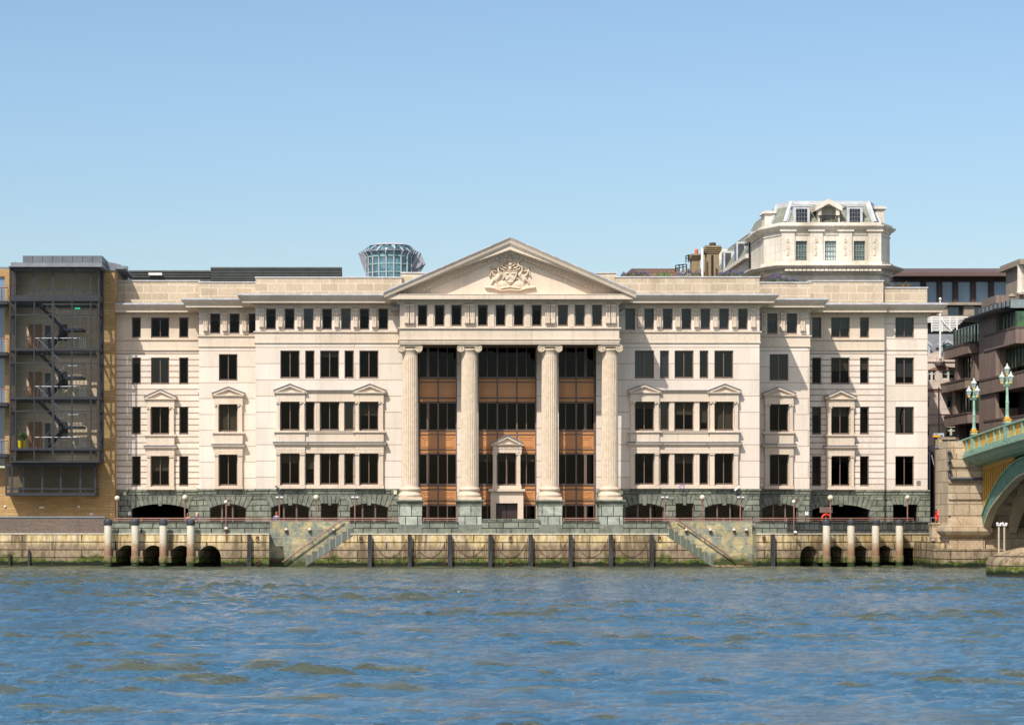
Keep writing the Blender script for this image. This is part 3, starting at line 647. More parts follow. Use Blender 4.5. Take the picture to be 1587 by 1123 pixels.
# gate piers glimpsed in the two dark archways
for (a, b, Y) in ((204,292,YC),(1259,1347,YC),(1384,1422,YD)):
    xa, xb = X(a,Y), X(b,Y)
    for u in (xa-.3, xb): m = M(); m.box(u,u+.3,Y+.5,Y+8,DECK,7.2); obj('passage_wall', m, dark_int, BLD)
# ---- portico
YK = -3.35
zc0, zs1, zs0, zb0, zp1 = Z(533.2,YK), Z(547.5,YK), Z(755.5,YK), Z(774.4,YK), Z(781,YK)
def column(cx):
    m = M(); n = 24; per = 8; vs = []; rows = 14
    for j in range(rows+1):
        t = j/rows; z = zs0+(zs1-zs0)*t; rr = .655-.075*t**1.6
        for i in range(n*per):
            a = 2*math.pi*i/(n*per); u = (i % per)/per; d = .052*max(0, math.sin(math.pi*min(1,max(0,(u-.12)/.76))))**.6
            if j in (0, rows): d = 0
            r_ = rr-d; vs.append((cx+r_*math.sin(a), YK-r_*math.cos(a), z+(.07 if j == 0 else 0)))
    N = n*per
    m.add(vs, [(j*N+i, j*N+(i+1)%N, (j+1)*N+(i+1)%N, (j+1)*N+i) for j in range(rows) for i in range(N)])
    s = obj('column', m, stoneR, BLD, (cx,YK,zs0))
    b = M(); H = zs0-zb0+.07
    b.lathe([(.70,zs0+.09),(.72,zs0+.02),(.74,zs0-.02),(.80,zs0-.06),(.82,zs0-.13),(.79,zs0-.2),(.74,zs0-.24),(.73,zs0-.34),(.78,zs0-.42),(.86,zs0-.46),(.90,zs0-.54),(.89,zs0-.64),(.84,zs0-.70),(.84,zb0+.22)][::-1], cx, YK, 32)
    b.box(cx-.88,cx+.88,YK-.88,YK+.88,zb0,zb0+.22); obj('column_base', b, stoneR, s, smooth=True)
    c = M(); zt = zc0; vz = zt-.36
    c.box(cx-.70,cx+.70,YK-.70,YK+.70,zt-.13,zt)
    c.box(cx-.72,cx+.72,YK-.60,YK+.60,zt-.27,zt-.13)
    c.lathe([(.60,zs1-.04),(.62,zs1+.02),(.60,zs1+.05),(.66,zs1+.12),(.72,zs1+.24),(.70,zs1+.32)], cx, YK, 28)
    for sx in (-1,1):
        vx = cx+sx*.64; c.prism([(vx+.245*math.cos(q*math.pi/12), vz+.245*math.sin(q*math.pi/12)) for q in range(24)][::-1], YK-.62, YK+.62)
        for yy in (YK-.64, YK+.64):
            pts = []
            for q in range(56):
                t = q/55; a = math.pi/2-sx*(-1)*t*2*math.pi*2.3*1; rad = .27*(1-t)**.8+.03
                pts.append((vx+sx*rad*math.cos(math.pi/2-t*2*math.pi*2.3)*1.0, yy, vz+rad*math.sin(math.pi/2-t*2*math.pi*2.3)))
            c.tube(pts, .042, 5, .02); c.sphere((vx,yy,vz), .05, 8)
        c.tube([(cx,YK-.64,zt-.16),(vx,YK-.64,vz+.27)], .04, 5)
    for q in range(9): x = cx-.4+.1*q; c.sphere((x,YK-.62+.0,zt-.42), .05, 6, 1, 1, 1.3)
    obj('capital', c, stoneR, s, smooth=True)
    p = M(); p.box(cx-.885,cx+.885,-4.3,-2.4,DECK-.6,zp1-.05); pd = obj('pedestal', p, greenPed, s)
    k = M(); y0, y1 = -4.3, -2.4; path = [(cx-.885,y1),(cx-.885,y0),(cx+.885,y0),(cx+.885,y1)]
    k.sweep(path, [(-.88,zb0),(.22,zb0),(.22,zb0-.10),(.14,zb0-.14),(.04,zp1-.02),(0.03,zp1-.12),(-.88,zp1-.12)], True); obj('pedestal_cap', k, greenV, s)
    return s
colx = [X(635.5,YK), X(727.3,YK), X(851.7,YK), X(945,YK)]
c0 = column(colx[0])
for x in colx[1:]: d = dup(c0, c0.location+Vector((x-colx[0],0,0)))
# pedestal joints: thin block rows
P_PATH = [(ex0,0),(ex0,YP),(ex1,YP),(ex1,0)]
PF = [(647.5,662.3),(673.7,689),(699.6,715.5),(740.5,756),(768.2,783.6),(796.2,811.8),(824.4,839.5),(864.7,880.4),(891.2,906.3),(917.7,933.3)]
m = M(); m.wall((ex0,YP),(ex1,YP), Z(533,YP), Z(456,YP), [(X(a,YP)-ex0,X(b,YP)-ex0,Z(505.5,YP),Z(472.3,YP)) for a,b in PF])
m.wall((ex0,0),(ex0,YP),Z(533,YP),Z(456,YP)); m.wall((ex1,YP),(ex1,0),Z(533,YP),Z(456,YP)); obj('entablature_wall', m, stoneP, BLD)
for i,(a,b) in enumerate(PF): window(BLD, X(a,YP), X(b,YP), Z(505.5,YP), Z(472.3,YP), YP, None, gl=glass_r if i > 6 else None)
ledge('string_course', P_PATH, YP, 507.2, 510.6, .16); ledge('string_course', P_PATH, YP, 525, 527.6, .13)
m = M(); m.sweep(P_PATH, pr(YP, [(-.6,510.6),(.03,510.6),(.03,525),(-.6,525)])); m.sweep(P_PATH, pr(YP, [(-.7,527.7),(.06,527.7),(.06,531),(.02,531),(.02,533.3),(-.7,533.3)])); obj('architrave', m, stoneP, BLD)
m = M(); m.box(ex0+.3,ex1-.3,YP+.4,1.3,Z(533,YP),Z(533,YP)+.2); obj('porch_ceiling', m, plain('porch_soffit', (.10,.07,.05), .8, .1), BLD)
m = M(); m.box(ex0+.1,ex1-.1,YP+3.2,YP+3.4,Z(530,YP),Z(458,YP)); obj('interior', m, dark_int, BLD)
for x in (630.3,638.6,723.6,731.9,848.4,856.7,942,950.4): console(x, YP, 502.6)
m = M()
for a, b in ((664.3,671.7),(690.8,697.8),(758.4,765.8),(786,793.8),(814.2,822),(882.6,889.2),(908.4,915.6)):
    m.box(X(a,YP),X(b,YP),YP-.1,YP,Z(505.5,YP),Z(474.5,YP)); m.box(X(a,YP)-.04,X(b,YP)+.04,YP-.16,YP,Z(474.5,YP),Z(472,YP)); m.box(X(a,YP)-.04,X(b,YP)+.04,YP-.14,YP,Z(507,YP),Z(505.5,YP))
obj('pilaster_strip', m, stoneP, BLD)
m = M(); m.sweep(P_PATH, pr(YP, [(-.3,455.5),(.98,455.5),(.98,456.5),(.95,457),(.95,463.4),(.4,463.8),(.36,465),(.2,465.2),(.2,469.2),(.1,470.2),(.06,472),(-.3,472)]))
dentils(m, ex0-.3, ex1+.3, YP, 466, 469, .18, .34); obj('cornice', m, stoneP, BLD)
pxl, pxr, pzt, pzb = X(595.5,-5.35), X(985.9,-5.35), Z(368.3,-5.35), Z(453.2,-5.35); pxm = (pxl+pxr)/2
m = M(); prof = [(-.4,0),(1.25,0),(1.25,-.07),(1.18,-.18),(1.12,-.38),(1.0,-.56),(.97,-.6),(.95,-.6),(.95,-.86),(.38,-.88),(.34,-.94),(.2,-.95),(.2,-1.12),(.1,-1.16),(.08,-1.3),(-.4,-1.3)]
vs = []
for x, z in ((pxl,pzb),(pxm,pzt),(pxr,pzb)):
    for o, dz in prof: vs.append((x, YP-o, z+dz))
k = len(prof); fs = []
for i in range(2):
    for t in range(k): fs.append((i*k+t, (i+1)*k+t, (i+1)*k+(t+1)%k, i*k+(t+1)%k))
fs += [tuple(range(k-1,-1,-1)), tuple(2*k+t for t in range(k))]
# clip the rake where it meets the horizontal cornice
zcl = Z(455.5,YP-.5)+.02
vs = [(x,y,max(z,zcl if y > YP-.965 else Z(462,-5.2))) for x,y,z in vs]
m.add(vs, fs)
sl_ = (pzt-pzb)/(pxm-pxl)
nd = int((pxm-pxl)/.3)
for s in (-1,1):
    for i in range(3, nd):
        x = pxm+s*(pxm-pxl)*(1-i/nd); z = pzb+(i/nd)*(pzt-pzb)-.95; e = s*.08*sl_
        if z-.3 > zcl: m.prism([(x-.08,z-.15+e),(x+.08,z-.15-e),(x+.08,z-e),(x-.08,z+e)], YP-.34, YP-.19)
obj('raking_cornice', m, stoneP, BLD)
m = M(); chevron(m, pxl-.03, pxr+.03, pzb+.07, pzt+.08, .085, YP-1.3, 10); obj('lead_flashing', m, lead, BLD)
m = M(); m.prism([(pxl+.4,zcl-.1),(pxm,pzt-.2),(pxr-.4,zcl-.1)][::-1], YP, YP+.3); obj('tympanum', m, stoneP, BLD)
m = M(); m.prism([(pxl+.6,zcl-1),(pxm,pzt-.3),(pxr-.6,zcl-1)][::-1], YP+.35, 10); obj('roof', m, roof_m, BLD)
# coat of arms in relief: a height field swept from strokes
def arms():
    nx, nz = 230, 168; gx, gz = np.meshgrid(np.linspace(240,1240,nx), np.linspace(160,900,nz)); H = np.zeros_like(gx)
    def cap(pts, r0, r1, h):
        nonlocal H
        for i in range(len(pts)-1):
            (ax,az),(bx_,bz) = pts[i], pts[i+1]; t = np.clip(((gx-ax)*(bx_-ax)+(gz-az)*(bz-az))/((bx_-ax)**2+(bz-az)**2+1e-6), 0, 1)
            r = r0+(r1-r0)*((i+t)/(len(pts)-1)); d = np.hypot(gx-ax-t*(bx_-ax), gz-az-t*(bz-az))
            H = np.maximum(H, h*np.sqrt(np.clip(1-(d/r)**2, 0, 1)))
    def ell(x, z, a, b, h, ang=0, flat=False):
        nonlocal H
        c, s = math.cos(ang), math.sin(ang); u = ((gx-x)*c+(gz-z)*s)/a; v = (-(gx-x)*s+(gz-z)*c)/b; q = u*u+v*v
        H = np.maximum(H, np.where(q < 1, h if flat else h*np.sqrt(np.clip(1-q,0,1)), 0))
    def both(fn, pts, *a): fn(pts, *a); fn([(1470-x,z) for x,z in pts], *a)
    ell(590,745,150,75,.16); ell(880,745,150,75,.16); ell(735,800,330,60,.15); ell(400,790,150,30,.12,.05); ell(1070,790,150,30,.12,-.05)
    cap([(270,800),(420,815),(560,860),(735,845),(910,860),(1050,815),(1205,800)], 20, 20, .24)
    cap([(560,820),(735,790),(910,820)], 22, 22, .27)
    both(cap, [(470,640),(540,560)], 62, 50, .2)                       # swan bodies
    both(cap, [(545,560),(505,470),(510,420),(560,400),(590,350),(570,300),(535,285)], 26, 15, .24)
    both(cap, [(540,285),(520,300)], 12, 6, .2)
    both(cap, [(480,600),(420,560),(395,500),(430,480),(470,500)], 26, 12, .18)
    both(cap, [(430,480),(375,500),(365,560),(345,585)], 17, 12, .18)
    both(cap, [(375,500),(400,430),(370,410)], 15, 10, .17); both(cap, [(430,470),(440,430),(470,440)], 12, 9, .15)
    both(cap, [(430,650),(395,700),(380,735)], 22, 12, .15); both(cap, [(500,650),(480,720)], 14, 12, .17)
    both(cap, [(620,470),(560,450),(540,400)], 20, 12, .2); both(cap, [(660,440),(600,420),(580,380),(620,370)], 20, 11, .22)
    both(cap, [(680,400),(640,350),(660,320),(690,340)], 18, 10, .2); both(cap, [(600,640),(620,600)], 18, 14, .14)
    both(cap, [(545,275),(530,255)], 12, 8, .12)
    ell(735,360,58,52,.26); cap([(660,330),(735,345),(810,330)], 14, 14, .24)
    cap([(690,290),(735,300),(780,290)], 20, 20, .24); cap([(735,290),(735,200)], 34, 16, .2); cap([(690,235),(780,235)], 12, 12, .22)
    ell(735,440,40,60,.25)
    # shield
    hw = np.interp(gz, [480,490,560,640,700,752], [0,133,128,96,52,0], left=0, right=0)
    sh = (np.abs(gx-735) < hw) & (gz > 490) & (gz < 752); H = np.where(sh, .20, H)
    hi = np.interp(gz, [490,505,560,640,690,730], [0,116,112,82,42,0], left=0, right=0)
    inn = (np.abs(gx-735) < hi) & (gz > 505) & (gz < 732); H = np.where(inn, .17, H)
    cv = inn & (np.abs(gz-(600+np.abs(gx-735)*.95-10)) < 16); H = np.where(cv, .215, H)
    for x, z in ((675,540),(797,540),(735,700)):
        q = ((gx-x)/37)**2+((gz-z)/16)**2; H = np.where(q < 1, .18+.07*np.sqrt(np.clip(1-q,0,1)), H)
    k = .0488/12.2; X0 = X(790.5,YP); vs = np.stack([X0+(gx-735)*k, YP-.005-H*1.15, Z(380+gz/12.2,YP)], -1).reshape(-1,3)
    keep = H > .004; m = M(); m.v = [tuple(p) for p in vs]; 
    kk = keep[:-1,:-1]|keep[:-1,1:]|keep[1:,1:]|keep[1:,:-1]
    for j, i in zip(*np.nonzero(kk)): a = j*nx+i; m.f.append((a, a+nx, a+nx+1, a+1))
    used = sorted({i for f in m.f for i in f}); mp = {u: i for i, u in enumerate(used)}
    m.v = [m.v[u] for u in used]; m.f = [tuple(mp[i] for i in f) for f in m.f]
    obj('coat_of_arms', m, stoneR, BLD, smooth='all')
arms()
# recess: side walls, piers, curtain walls
m = M(); zt = Z(533,YP)
YG = .45; m.box(RX0-.12,RX0,.02,.6,DECK,zt); m.box(RX1,RX1+.12,.02,.6,DECK,zt); obj('jamb', m, stoneA, BLD)
for a, b in ((708,740.5),(831,864.7)): m = M(); m.box(X(a,YG),X(b,YG),-.25,.62,DECK,zt); obj('pier', m, stoneA, BLD)
YG = .45
def kx(p): return X(p,YG)
def kz(p): return Z(p,YG)
bays = [([649,679,707.8],[664,693.5],'L'), ([741,770.8,801,830.5],[755.5,785.8,816],'M'), ([864.9,893,921.3],[877,908],'R')]
for mains, subs, tp in bays:
    xa, xb = kx(mains[0]), kx(mains[-1])
    for gi,(t,u) in enumerate(((534,585.5),(622.5,667),(702,751),(781.5,828))):
        m = M(); z0, z1 = max(kz(u),DECK), kz(t)
        m.box(xa,xa+.07,YG,YG+.14,z0,z1); m.box(xb-.07,xb,YG,YG+.14,z0,z1); m.box(xa,xb,YG-.01,YG+.14,z1-.1,z1); m.box(xa,xb,YG-.02,YG+.14,z0,z0+.09)
        for p in mains[1:-1]: m.box(kx(p)-.06,kx(p)+.06,YG,YG+.14,z0,z1)
        for p in subs:
            w = .14 if (tp == 'L' and p == 664) or (tp == 'R' and p == 908) else .045
            m.box(kx(p)-w,kx(p)+w*.5,YG+.01,YG+.13,z0,z1)
        o = obj('window', m, frame_m, BLD); g = M(); g.add([(xa+.03,YG+.1,z0+.03),(xb-.03,YG+.1,z0+.03),(xb-.03,YG+.1,z1-.03),(xa+.03,YG+.1,z1-.03)], [(0,1,2,3)]); obj('pane', g, glass, o)
        if tp == 'M' and gi == 2:
            g = M(); g.box(xa+.1,xb-.1,YG+.3,YG+.32,z1-.65,z1-.05); obj('blind', g, blind_m, o)
    for (t, u) in ((587,591.2),(593,615.4),(617.6,622),(668,672.4),(673.6,695.5),(697,701.7),(753,757.2),(759,774.5),(777,781)):
        m = M()
        for a, b in zip(mains, mains[1:]):
            x0, x1, z0, z1 = kx(a)+.06, kx(b)-.06, kz(u), kz(t); m.box(x0,x1,YG+.05,YG+.12,z0,z1)
            if u-t > 10:
                for (f,e) in ((.16,.035),(.32,.03)):
                    m.box(x0+f,x1-f,YG+.05-e,YG+.05,z1-f-.05,z1-f); m.box(x0+f,x1-f,YG+.05-e,YG+.05,z0+f*.6,z0+f*.6+.05); m.box(x0+f,x0+f+.05,YG+.05-e,YG+.05,z0+f*.6,z1-f); m.box(x1-f-.05,x1-f,YG+.05-e,YG+.05,z0+f*.6,z1-f)
        obj('spandrel_panel', m, bronze if u-t > 10 else bronze_d, BLD)
    m = M()
    for p in mains: m.box(kx(p)-.06,kx(p)+.06,YG-.01,YG+.16,kz(782),kz(586))
    for p in (586.2,592.1,616.5,667.3,672.9,696.3,751.8,758.2,775.6,781.3): m.box(xa,xb,YG-.005,YG+.13,kz(p)-.035,kz(p)+.035)
    m.box(xa,xb,YG+.16,YG+.3,kz(623),kz(586)); m.box(xa,xb,YG+.16,YG+.3,kz(702.5),kz(667)); m.box(xa,xb,YG+.16,YG+.3,kz(781.5),kz(751)); m.box(xa,xb,YG+.16,YG+.3,kz(534),kz(528)); obj('mullion_frame', m, frame_m, BLD)
# doorway with its own small pediment
YQ = -.3; qx = lambda p: X(p,YQ); qz = lambda p: Z(p,YQ)
m = M(); L = M(); y1 = .42
chevron(m, qx(761), qx(811.5), qz(687), qz(674.5), .2, YQ-.14, y1); m.prism([(qx(762),qz(688)),(qx(786.2),qz(677)),(qx(810.5),qz(688))][::-1], YQ+.08, y1)
chevron(L, qx(760.3), qx(812.2), qz(686.2), qz(673.2), .09, YQ-.2, y1)
m.sweep([(qx(763.8),y1),(qx(763.8),YQ),(qx(808.6),YQ),(qx(808.6),y1)], [(-.1,qz(687.6)),(.17,qz(687.6)),(.15,qz(689)),(.04,qz(690.8)),(-.1,qz(690.8))])
m.box(qx(763.8),qx(808.6),YQ,y1,qz(701.3),qz(690.6)); m.box(qx(763.8)-.03,qx(808.6)+.03,YQ-.03,y1,qz(695.4),qz(694.6))
for a, b in ((763.8,770.2),(800.3,806.9)):
    m.box(qx(a)+.02,qx(b)-.02,YQ+.04,y1,qz(752),qz(701)); m.box(qx(a)-.02,qx(b)+.02,YQ,YQ+.4,qz(752),qz(749.5))
    for c in (qx(a)+.03,qx(b)-.03): m.prism([(c+.085*math.cos(q*math.pi/5), qz(703)+.085*math.sin(q*math.pi/5)) for q in range(10)][::-1], YQ-.04, YQ+.3)
m.box(qx(763),qx(808),YQ+.0,y1,qz(757.3),qz(752)); m.box(qx(757.5),qx(813.6),YQ-.3,y1,qz(761),qz(757.3))
m.box(qx(760.5),qx(768.5),YQ-.05,y1,DECK,qz(761)); m.box(qx(802.4),qx(811),YQ-.05,y1,DECK,qz(761)); m.box(qx(768.5),qx(802.4),YQ-.05,y1,qz(779.3),qz(761))
dw = obj('doorway', m, stoneP, BLD); obj('lead_cap', L, lead_d, dw)
m = M(); w0, w1 = qx(770.2), qx(800.3)
m.box(w0,w1,YQ+.4,YQ+.5,qz(752),qz(751)); m.box((w0+w1)/2-.04,(w0+w1)/2+.04,YQ+.4,YQ+.5,qz(751),qz(701.5)); m.box(w0,w0+.06,YQ+.4,YQ+.5,qz(751),qz(701.5)); m.box(w1-.06,w1,YQ+.4,YQ+.5,qz(751),qz(701.5)); wo = obj('doorway_window', m, frame_m, dw)
m = M(); x0, x1 = qx(768.5), qx(802.4); z1 = qz(779.3)
xm_ = (x0+x1)/2
for s in (0,1):
    a, b = (x0,xm_-.02) if s == 0 else (xm_+.02,x1)
    m.box(a,b,YQ+.4,YQ+.46,DECK,z1)
    for (u,v) in ((.1,.75),(.95,1.75),(1.9,2.2)): m.box(a+.2,b-.2,YQ+.36,YQ+.4,DECK+u,DECK+v)
obj('door', m, plain('dark_door', (.05,.032,.028), .4), dw)
def text(txt, size, loc, mat, parent, name, rz=0, ext=.01):
    cu = bpy.data.curves.new('t','FONT'); cu.body = txt; cu.size = size; cu.extrude = ext; cu.align_x = 'CENTER'; cu.align_y = 'CENTER'
    t = bpy.data.objects.new('t', cu); COL.objects.link(t); dg = bpy.context.evaluated_depsgraph_get(); dg.update()
    me = bpy.data.meshes.new_from_object(t.evaluated_get(dg)); bpy.data.objects.remove(t); me.name = name; me.materials.clear(); me.materials.append(mat)
    me.transform(Matrix.Rotation(rz,4,'Z')@Matrix.Rotation(math.pi/2,4,'X')); o = bpy.data.objects.new(name, me); COL.objects.link(o)
    o.location = Vector(loc)-(W[parent.name] if parent else Vector((0,0,0))); o.parent = parent; W[o.name] = Vector(loc); return o
text('VINTNERS  PLACE', .22, (qx(786.2),YQ-.008,qz(692.7)), plain('carved_letters', (.33,.26,.18), .9), dw, 'lettering')
# plant screens on the roof
scr = plain('screen_green_grey', (.075,.085,.08), .6, .2)
m = M(); Y = 20
def louvres(m, a, b, t, u, Y, n):
    x0, x1, z0, z1 = X(a,Y), X(b,Y), Z(u,Y), Z(t,Y); m.box(x0,x1,Y+.12,Y+8,z0,z1-.05)
    for i in range(n): z = z0+(z1-z0)*(i+.15)/n; m.prismx([(Y,z),(Y-.12,z+.1),(Y-.1,z+.14),(Y+.12,z+(z1-z0)/n*.9)], x0, x1)
    m.box(x0,x1,Y-.14,Y+.1,z1-.12,z1)
louvres(m, 326.5, 530, 414.5, 436, 20, 9); obj('plant_screen', m, scr, BLD)
m = M(); louvres(m, 200, 326, 419.5, 432, 21, 5); m.box(X(190,21),X(326,21),21,28,Z(450,21),Z(432,21)); obj('plant_screen', m, scr, BLD)
m = M(); m.box(X(230,20.5),X(251,20.5),20.6,20.7,Z(426,20.5),Z(422.5,20.5)); obj('roof_vent', m, white, BLD)
# ================================================================ RIVER WALL
RW = thing('river_wall', 'stained stone embankment wall with tidal arches and two stair recesses below the classical building', 'wall', (10, YW, 0))
ZT, ZP = Z(826.5,YW), Z(808,YW)             # top of concrete, top of parapet
def seg_arches(p, q, pxs, crown, hw, zs):
    # arch positions given by photo columns, intersected with the segment's plan line
    d = (Vector(q)-Vector(p)); out = []
    for c, h in pxs:
        k = (c-CX)/F                       # x = k*(D0+y)
        t = (k*(D0+p[1])-p[0])/(d.x-k*d.y); u = t*d.length; out.append((u-h, u+h, -.6, crown, zs))
    return out
m = M()
AL = seg_arches(p_l1, p_l2, [(197.5,0),(238,0),(281,0),(325,0)], 1.66, .9, .75); AL = [(a-.93,b+.93,c,1.66,.74) for a,b,c,_,_ in AL]
m.wall(p_l1, p_l2, -2, ZT, AL, 3.2)
m.wall(p_l0, p_l1, -2, 2.55)
m.wall(p_l2, (nL0,YW), -2, ZT); m.wall((nL1-3.3,YW),(nR0+3.5,YW),-2,-1.9)
AR = seg_arches(p_r1, p_r2, [(1254,0),(1295,0),(1333,0),(1371,0)], 1.6, .9, .7); AR = [(a-.84,b+.84,c,1.62,.74) for a,b,c,_,_ in AR]
b_ = seg_arches(p_r1, p_r2, [(1400,0),(1438,0)], 1.4, 0, 0); AR.append((b_[0][0], b_[1][0]-.1, -.6, 1.42))
m.wall((nR1,YW), p_r1, -2, ZT); m.wall(p_r1, p_r2, -2, ZT, AR, 3.2)
# central stretch with sloping ends beside the stairs
def front_poly(pts, y=YW, d=.25): m.prism(pts[::-1], y, y+d)
xl0, xl1 = X(543,YW), X(472,YW); xr0, xr1 = X(1037,YW), X(1110,YW)
front_poly([(xl1,-.1),(xl1,-2),(xr1,-2),(xr1,-.1),(xr0,ZT),(xl0,ZT)])
m.wall((xl1-.01,-2.7),(xl1-.01,YW+.01),-2,-.1)
obj('concrete_face', m, river_stone, RW)
m = M(); tg = [(p_l0,p_l1,2.55),(p_l1,p_l2,ZT),(p_l2,(nL0,YW),ZT),((nL1,YW),(nR0,YW),ZT),((nR1,YW),p_r1,ZT),(p_r1,p_r2,ZT)]
# pale ledge on top of the concrete
for p, q, z in tg:
    m.sweep([p,q], [(-.1,z-.07),(.05,z-.07),(.05,z+.02),(-.1,z+.02)])
obj('ledge', m, plain('ledge_stone', (.60,.54,.42), .8, .25, 3), RW)
# tunnel backs behind the arches
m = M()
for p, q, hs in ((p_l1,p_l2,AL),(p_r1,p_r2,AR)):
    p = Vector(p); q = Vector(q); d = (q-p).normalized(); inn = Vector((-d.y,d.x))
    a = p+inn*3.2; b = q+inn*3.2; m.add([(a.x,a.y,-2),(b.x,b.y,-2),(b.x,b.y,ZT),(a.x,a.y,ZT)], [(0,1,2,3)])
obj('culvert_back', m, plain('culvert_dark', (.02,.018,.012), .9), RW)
# parapet of green stone above the concrete
par_m = greenmat('parapet_granite', True, 0)
def parapet_seg(name, p, q, z0=ZT, z1=ZP, th=.45, set_=.06, mat=None):
    p = Vector(p); q = Vector(q); d = (q-p).normalized(); inn = Vector((-d.y,d.x)); m = M()
    a, b = p+inn*set_, q+inn*set_; c, e = q+inn*(set_+th), p+inn*(set_+th)
    m.prismz([tuple(a),tuple(b),tuple(c),tuple(e)], z0, z1-.1)
    a, b = p+inn*(set_-.05), q+inn*(set_-.05); c, e = q+inn*(set_+th+.05), p+inn*(set_+th+.05)
    m.prismz([tuple(a),tuple(b),tuple(c),tuple(e)], z1-.1, z1); return obj(name, m, mat or par_m, RW)
parapet_seg('parapet', p_l1, p_l2); parapet_seg('parapet', p_l2, (nL0,YW))
xs = [nL1]+[v for c in colx for v in (c-.885, c+.885)]+[nR0]
parapet_seg('parapet', (xs[0],YW), (xs[1],YW)); parapet_seg('parapet', (xs[2],YW), (xs[3],YW))
parapet_seg('parapet', (xs[4],YW), (xs[5],YW), ZT, Z(803.6,YW)); parapet_seg('parapet', (xs[6],YW), (xs[7],YW)); parapet_seg('parapet', (xs[8],YW), (xs[9],YW))
parapet_seg('parapet', (nR1,YW), p_r1); parapet_seg('parapet', p_r1, p_r2, ZT, ZP, .45, .06, ashlar('dark_slab', (.06,.068,.062), (.11,.12,.11), (.02,.02,.02), .62, 1.0, .03, zoff=.2, stain=.3))
m = M()
for c in colx: m.box(c-.885,c+.885,YW+.02,-4.29,ZT-.001,Z(812.5,YW)); 
obj('pedestal_footing', m, greenmat('footing_granite', False), RW)
# stair recesses
def recess(xa, xb, sgn):
    m = M(); m.wall((xa,-2.6),(xb,-2.6),-2,ZP); m.wall((xa,YW),(xa,-2.6),-2,ZT+.0); m.wall((xb,-2.6),(xb,YW),-2,ZT)
    m.box(xa,xb,-2.6,-2.15,ZP-.01,ZP+.04); obj('recess_wall', m, greenPale, RW)
recess(nL0, nL1, 1); recess(nR0, nR1, -1)
def steps(xt, xb, zt, zb, n, mirror):
    pts = [(xt, zt-.12)]; pts = []
    for i in range(n):
        x0 = xt+(xb-xt)*i/n; x1 = xt+(xb-xt)*(i+1)/n; z = zt+(zb-zt)*i/n
        pts += [(x0,z),(x1,z)]
    o = .62 if True else 0
    low = [(xb, zb-.55),(xt, zt-.62)]
    poly = pts+[(xb,zb)]+low
    m = M(); m.prism(poly if xb > xt else poly[::-1], YW-.02, -2.62); return m
st_m = ashlar('step_stone', (.10,.12,.115), (.145,.165,.155), (.30,.27,.2), .45, 3, .03, stain=.3, staincol=(.08,.1,.04))
m = steps(X(547,YW), X(474,YW), Z(817,YW), Z(866,YW), 8, 0); obj('river_stairs', m, st_m, RW)
m = steps(X(1033,YW), X(1106,YW), Z(817,YW), Z(868,YW), 8, 1); obj('river_stairs', m, st_m, RW)
# ---- fender piles and chains
def pile(px, label):
    x = X(px,YW-.3); m = M(); zt = Z(828,YW-.3)
    m.prismz([(x-.15,YW-.36),(x+.15,YW-.36),(x+.15,YW-.04),(x-.15,YW-.04)], -1.5, zt-.06)
    m.prism([(x-.15,zt-.06),(x+.15,zt-.06),(x+.11,zt+.03),(x-.11,zt+.03)], YW-.36, YW-.04)
    for z in (.7,1.3,1.9,2.3): m.lathe([(.035,0),(.035,.05)],0,0,6); 
    m2 = M(); m2.prismz([(x-.15,YW-.36),(x+.15,YW-.36),(x+.15,YW-.04),(x-.15,YW-.04)], -1.5, zt-.06); m2.prism([(x-.15,zt-.06),(x+.15,zt-.06),(x+.11,zt+.03),(x-.11,zt+.03)], YW-.36, YW-.04)
    r = thing('timber_fender', label, 'fender', (x,YW-.2,-1.5), 'black timber fenders bolted to the river wall')
    obj('timber_post', m2, timber, r)
    for z in (.62,1.25,1.85,2.25):
        b = M(); b.tube([(x,YW-.36,z),(x,YW-.40,z)], .035, 6); obj('bolt', b, rust, r)
PX = [386,573,635,697.5,760,822.5,884.5,947,1010,1198]
names = ['black timber fender on the wall left of the left river stairs', 'black timber fender just right of the left stairs, first of the chained row', 'black timber fender below the first portico column, second of the chained row',
 'third black timber fender of the chained row, left of the second column', 'black timber fender left of the doorway, fourth of the chained row', 'black timber fender right of the doorway, fifth of the chained row',
 'sixth black timber fender of the chained row, right of the third column', 'black timber fender under the fourth portico column, seventh of the chained row', 'eighth and last black timber fender of the chained row, left of the right stairs', 'lone black timber fender on the wall right of the right river stairs']
for p, n in zip(PX, names): pile(p, n)
def chain(pa, pb, label):
    xa, xb = X(pa+6,YW), X(pb-6,YW); r = thing('mooring_chain', label, 'chain', ((xa+xb)/2,YW-.05,Z(866,YW)), 'rusty chains slung between the fenders')
    z1 = Z(843,YW); sag = .95+R.uniform(-.05,.05); m = M()
    a, b = xa+.15, xb-.15
    pts = [(a+(b-a)*i/24, YW-.05, z1-sag*(1-((i-12)/12)**2)**.85) for i in range(25)]; m.tube(pts, .016, 5); 
    obj('chain', m, rust, r); 
    for x, dx in ((xa-.02,.12),(xb+.02,-.12)):
        m = M(); m.tube([(x,YW-.03,Z(834,YW)),(x+dx*.5,YW-.03,Z(855,YW)),(x+dx,YW-.03,.02)], .014, 4); m.tube([(x+dx,YW-.03,Z(840,YW)),(x+dx*2.2,YW-.03,.02)], .012, 4); obj('hanging_line', m, rust, r)
ch = ['first','second','third','middle, fourth','fifth','sixth','last']
for i in range(7): chain(PX[1+i], PX[2+i], 'rusty slack chain hanging on the river wall, %s from the left stairs' % ch[i])
for k, px in enumerate((444,790,1054,1183)): pass
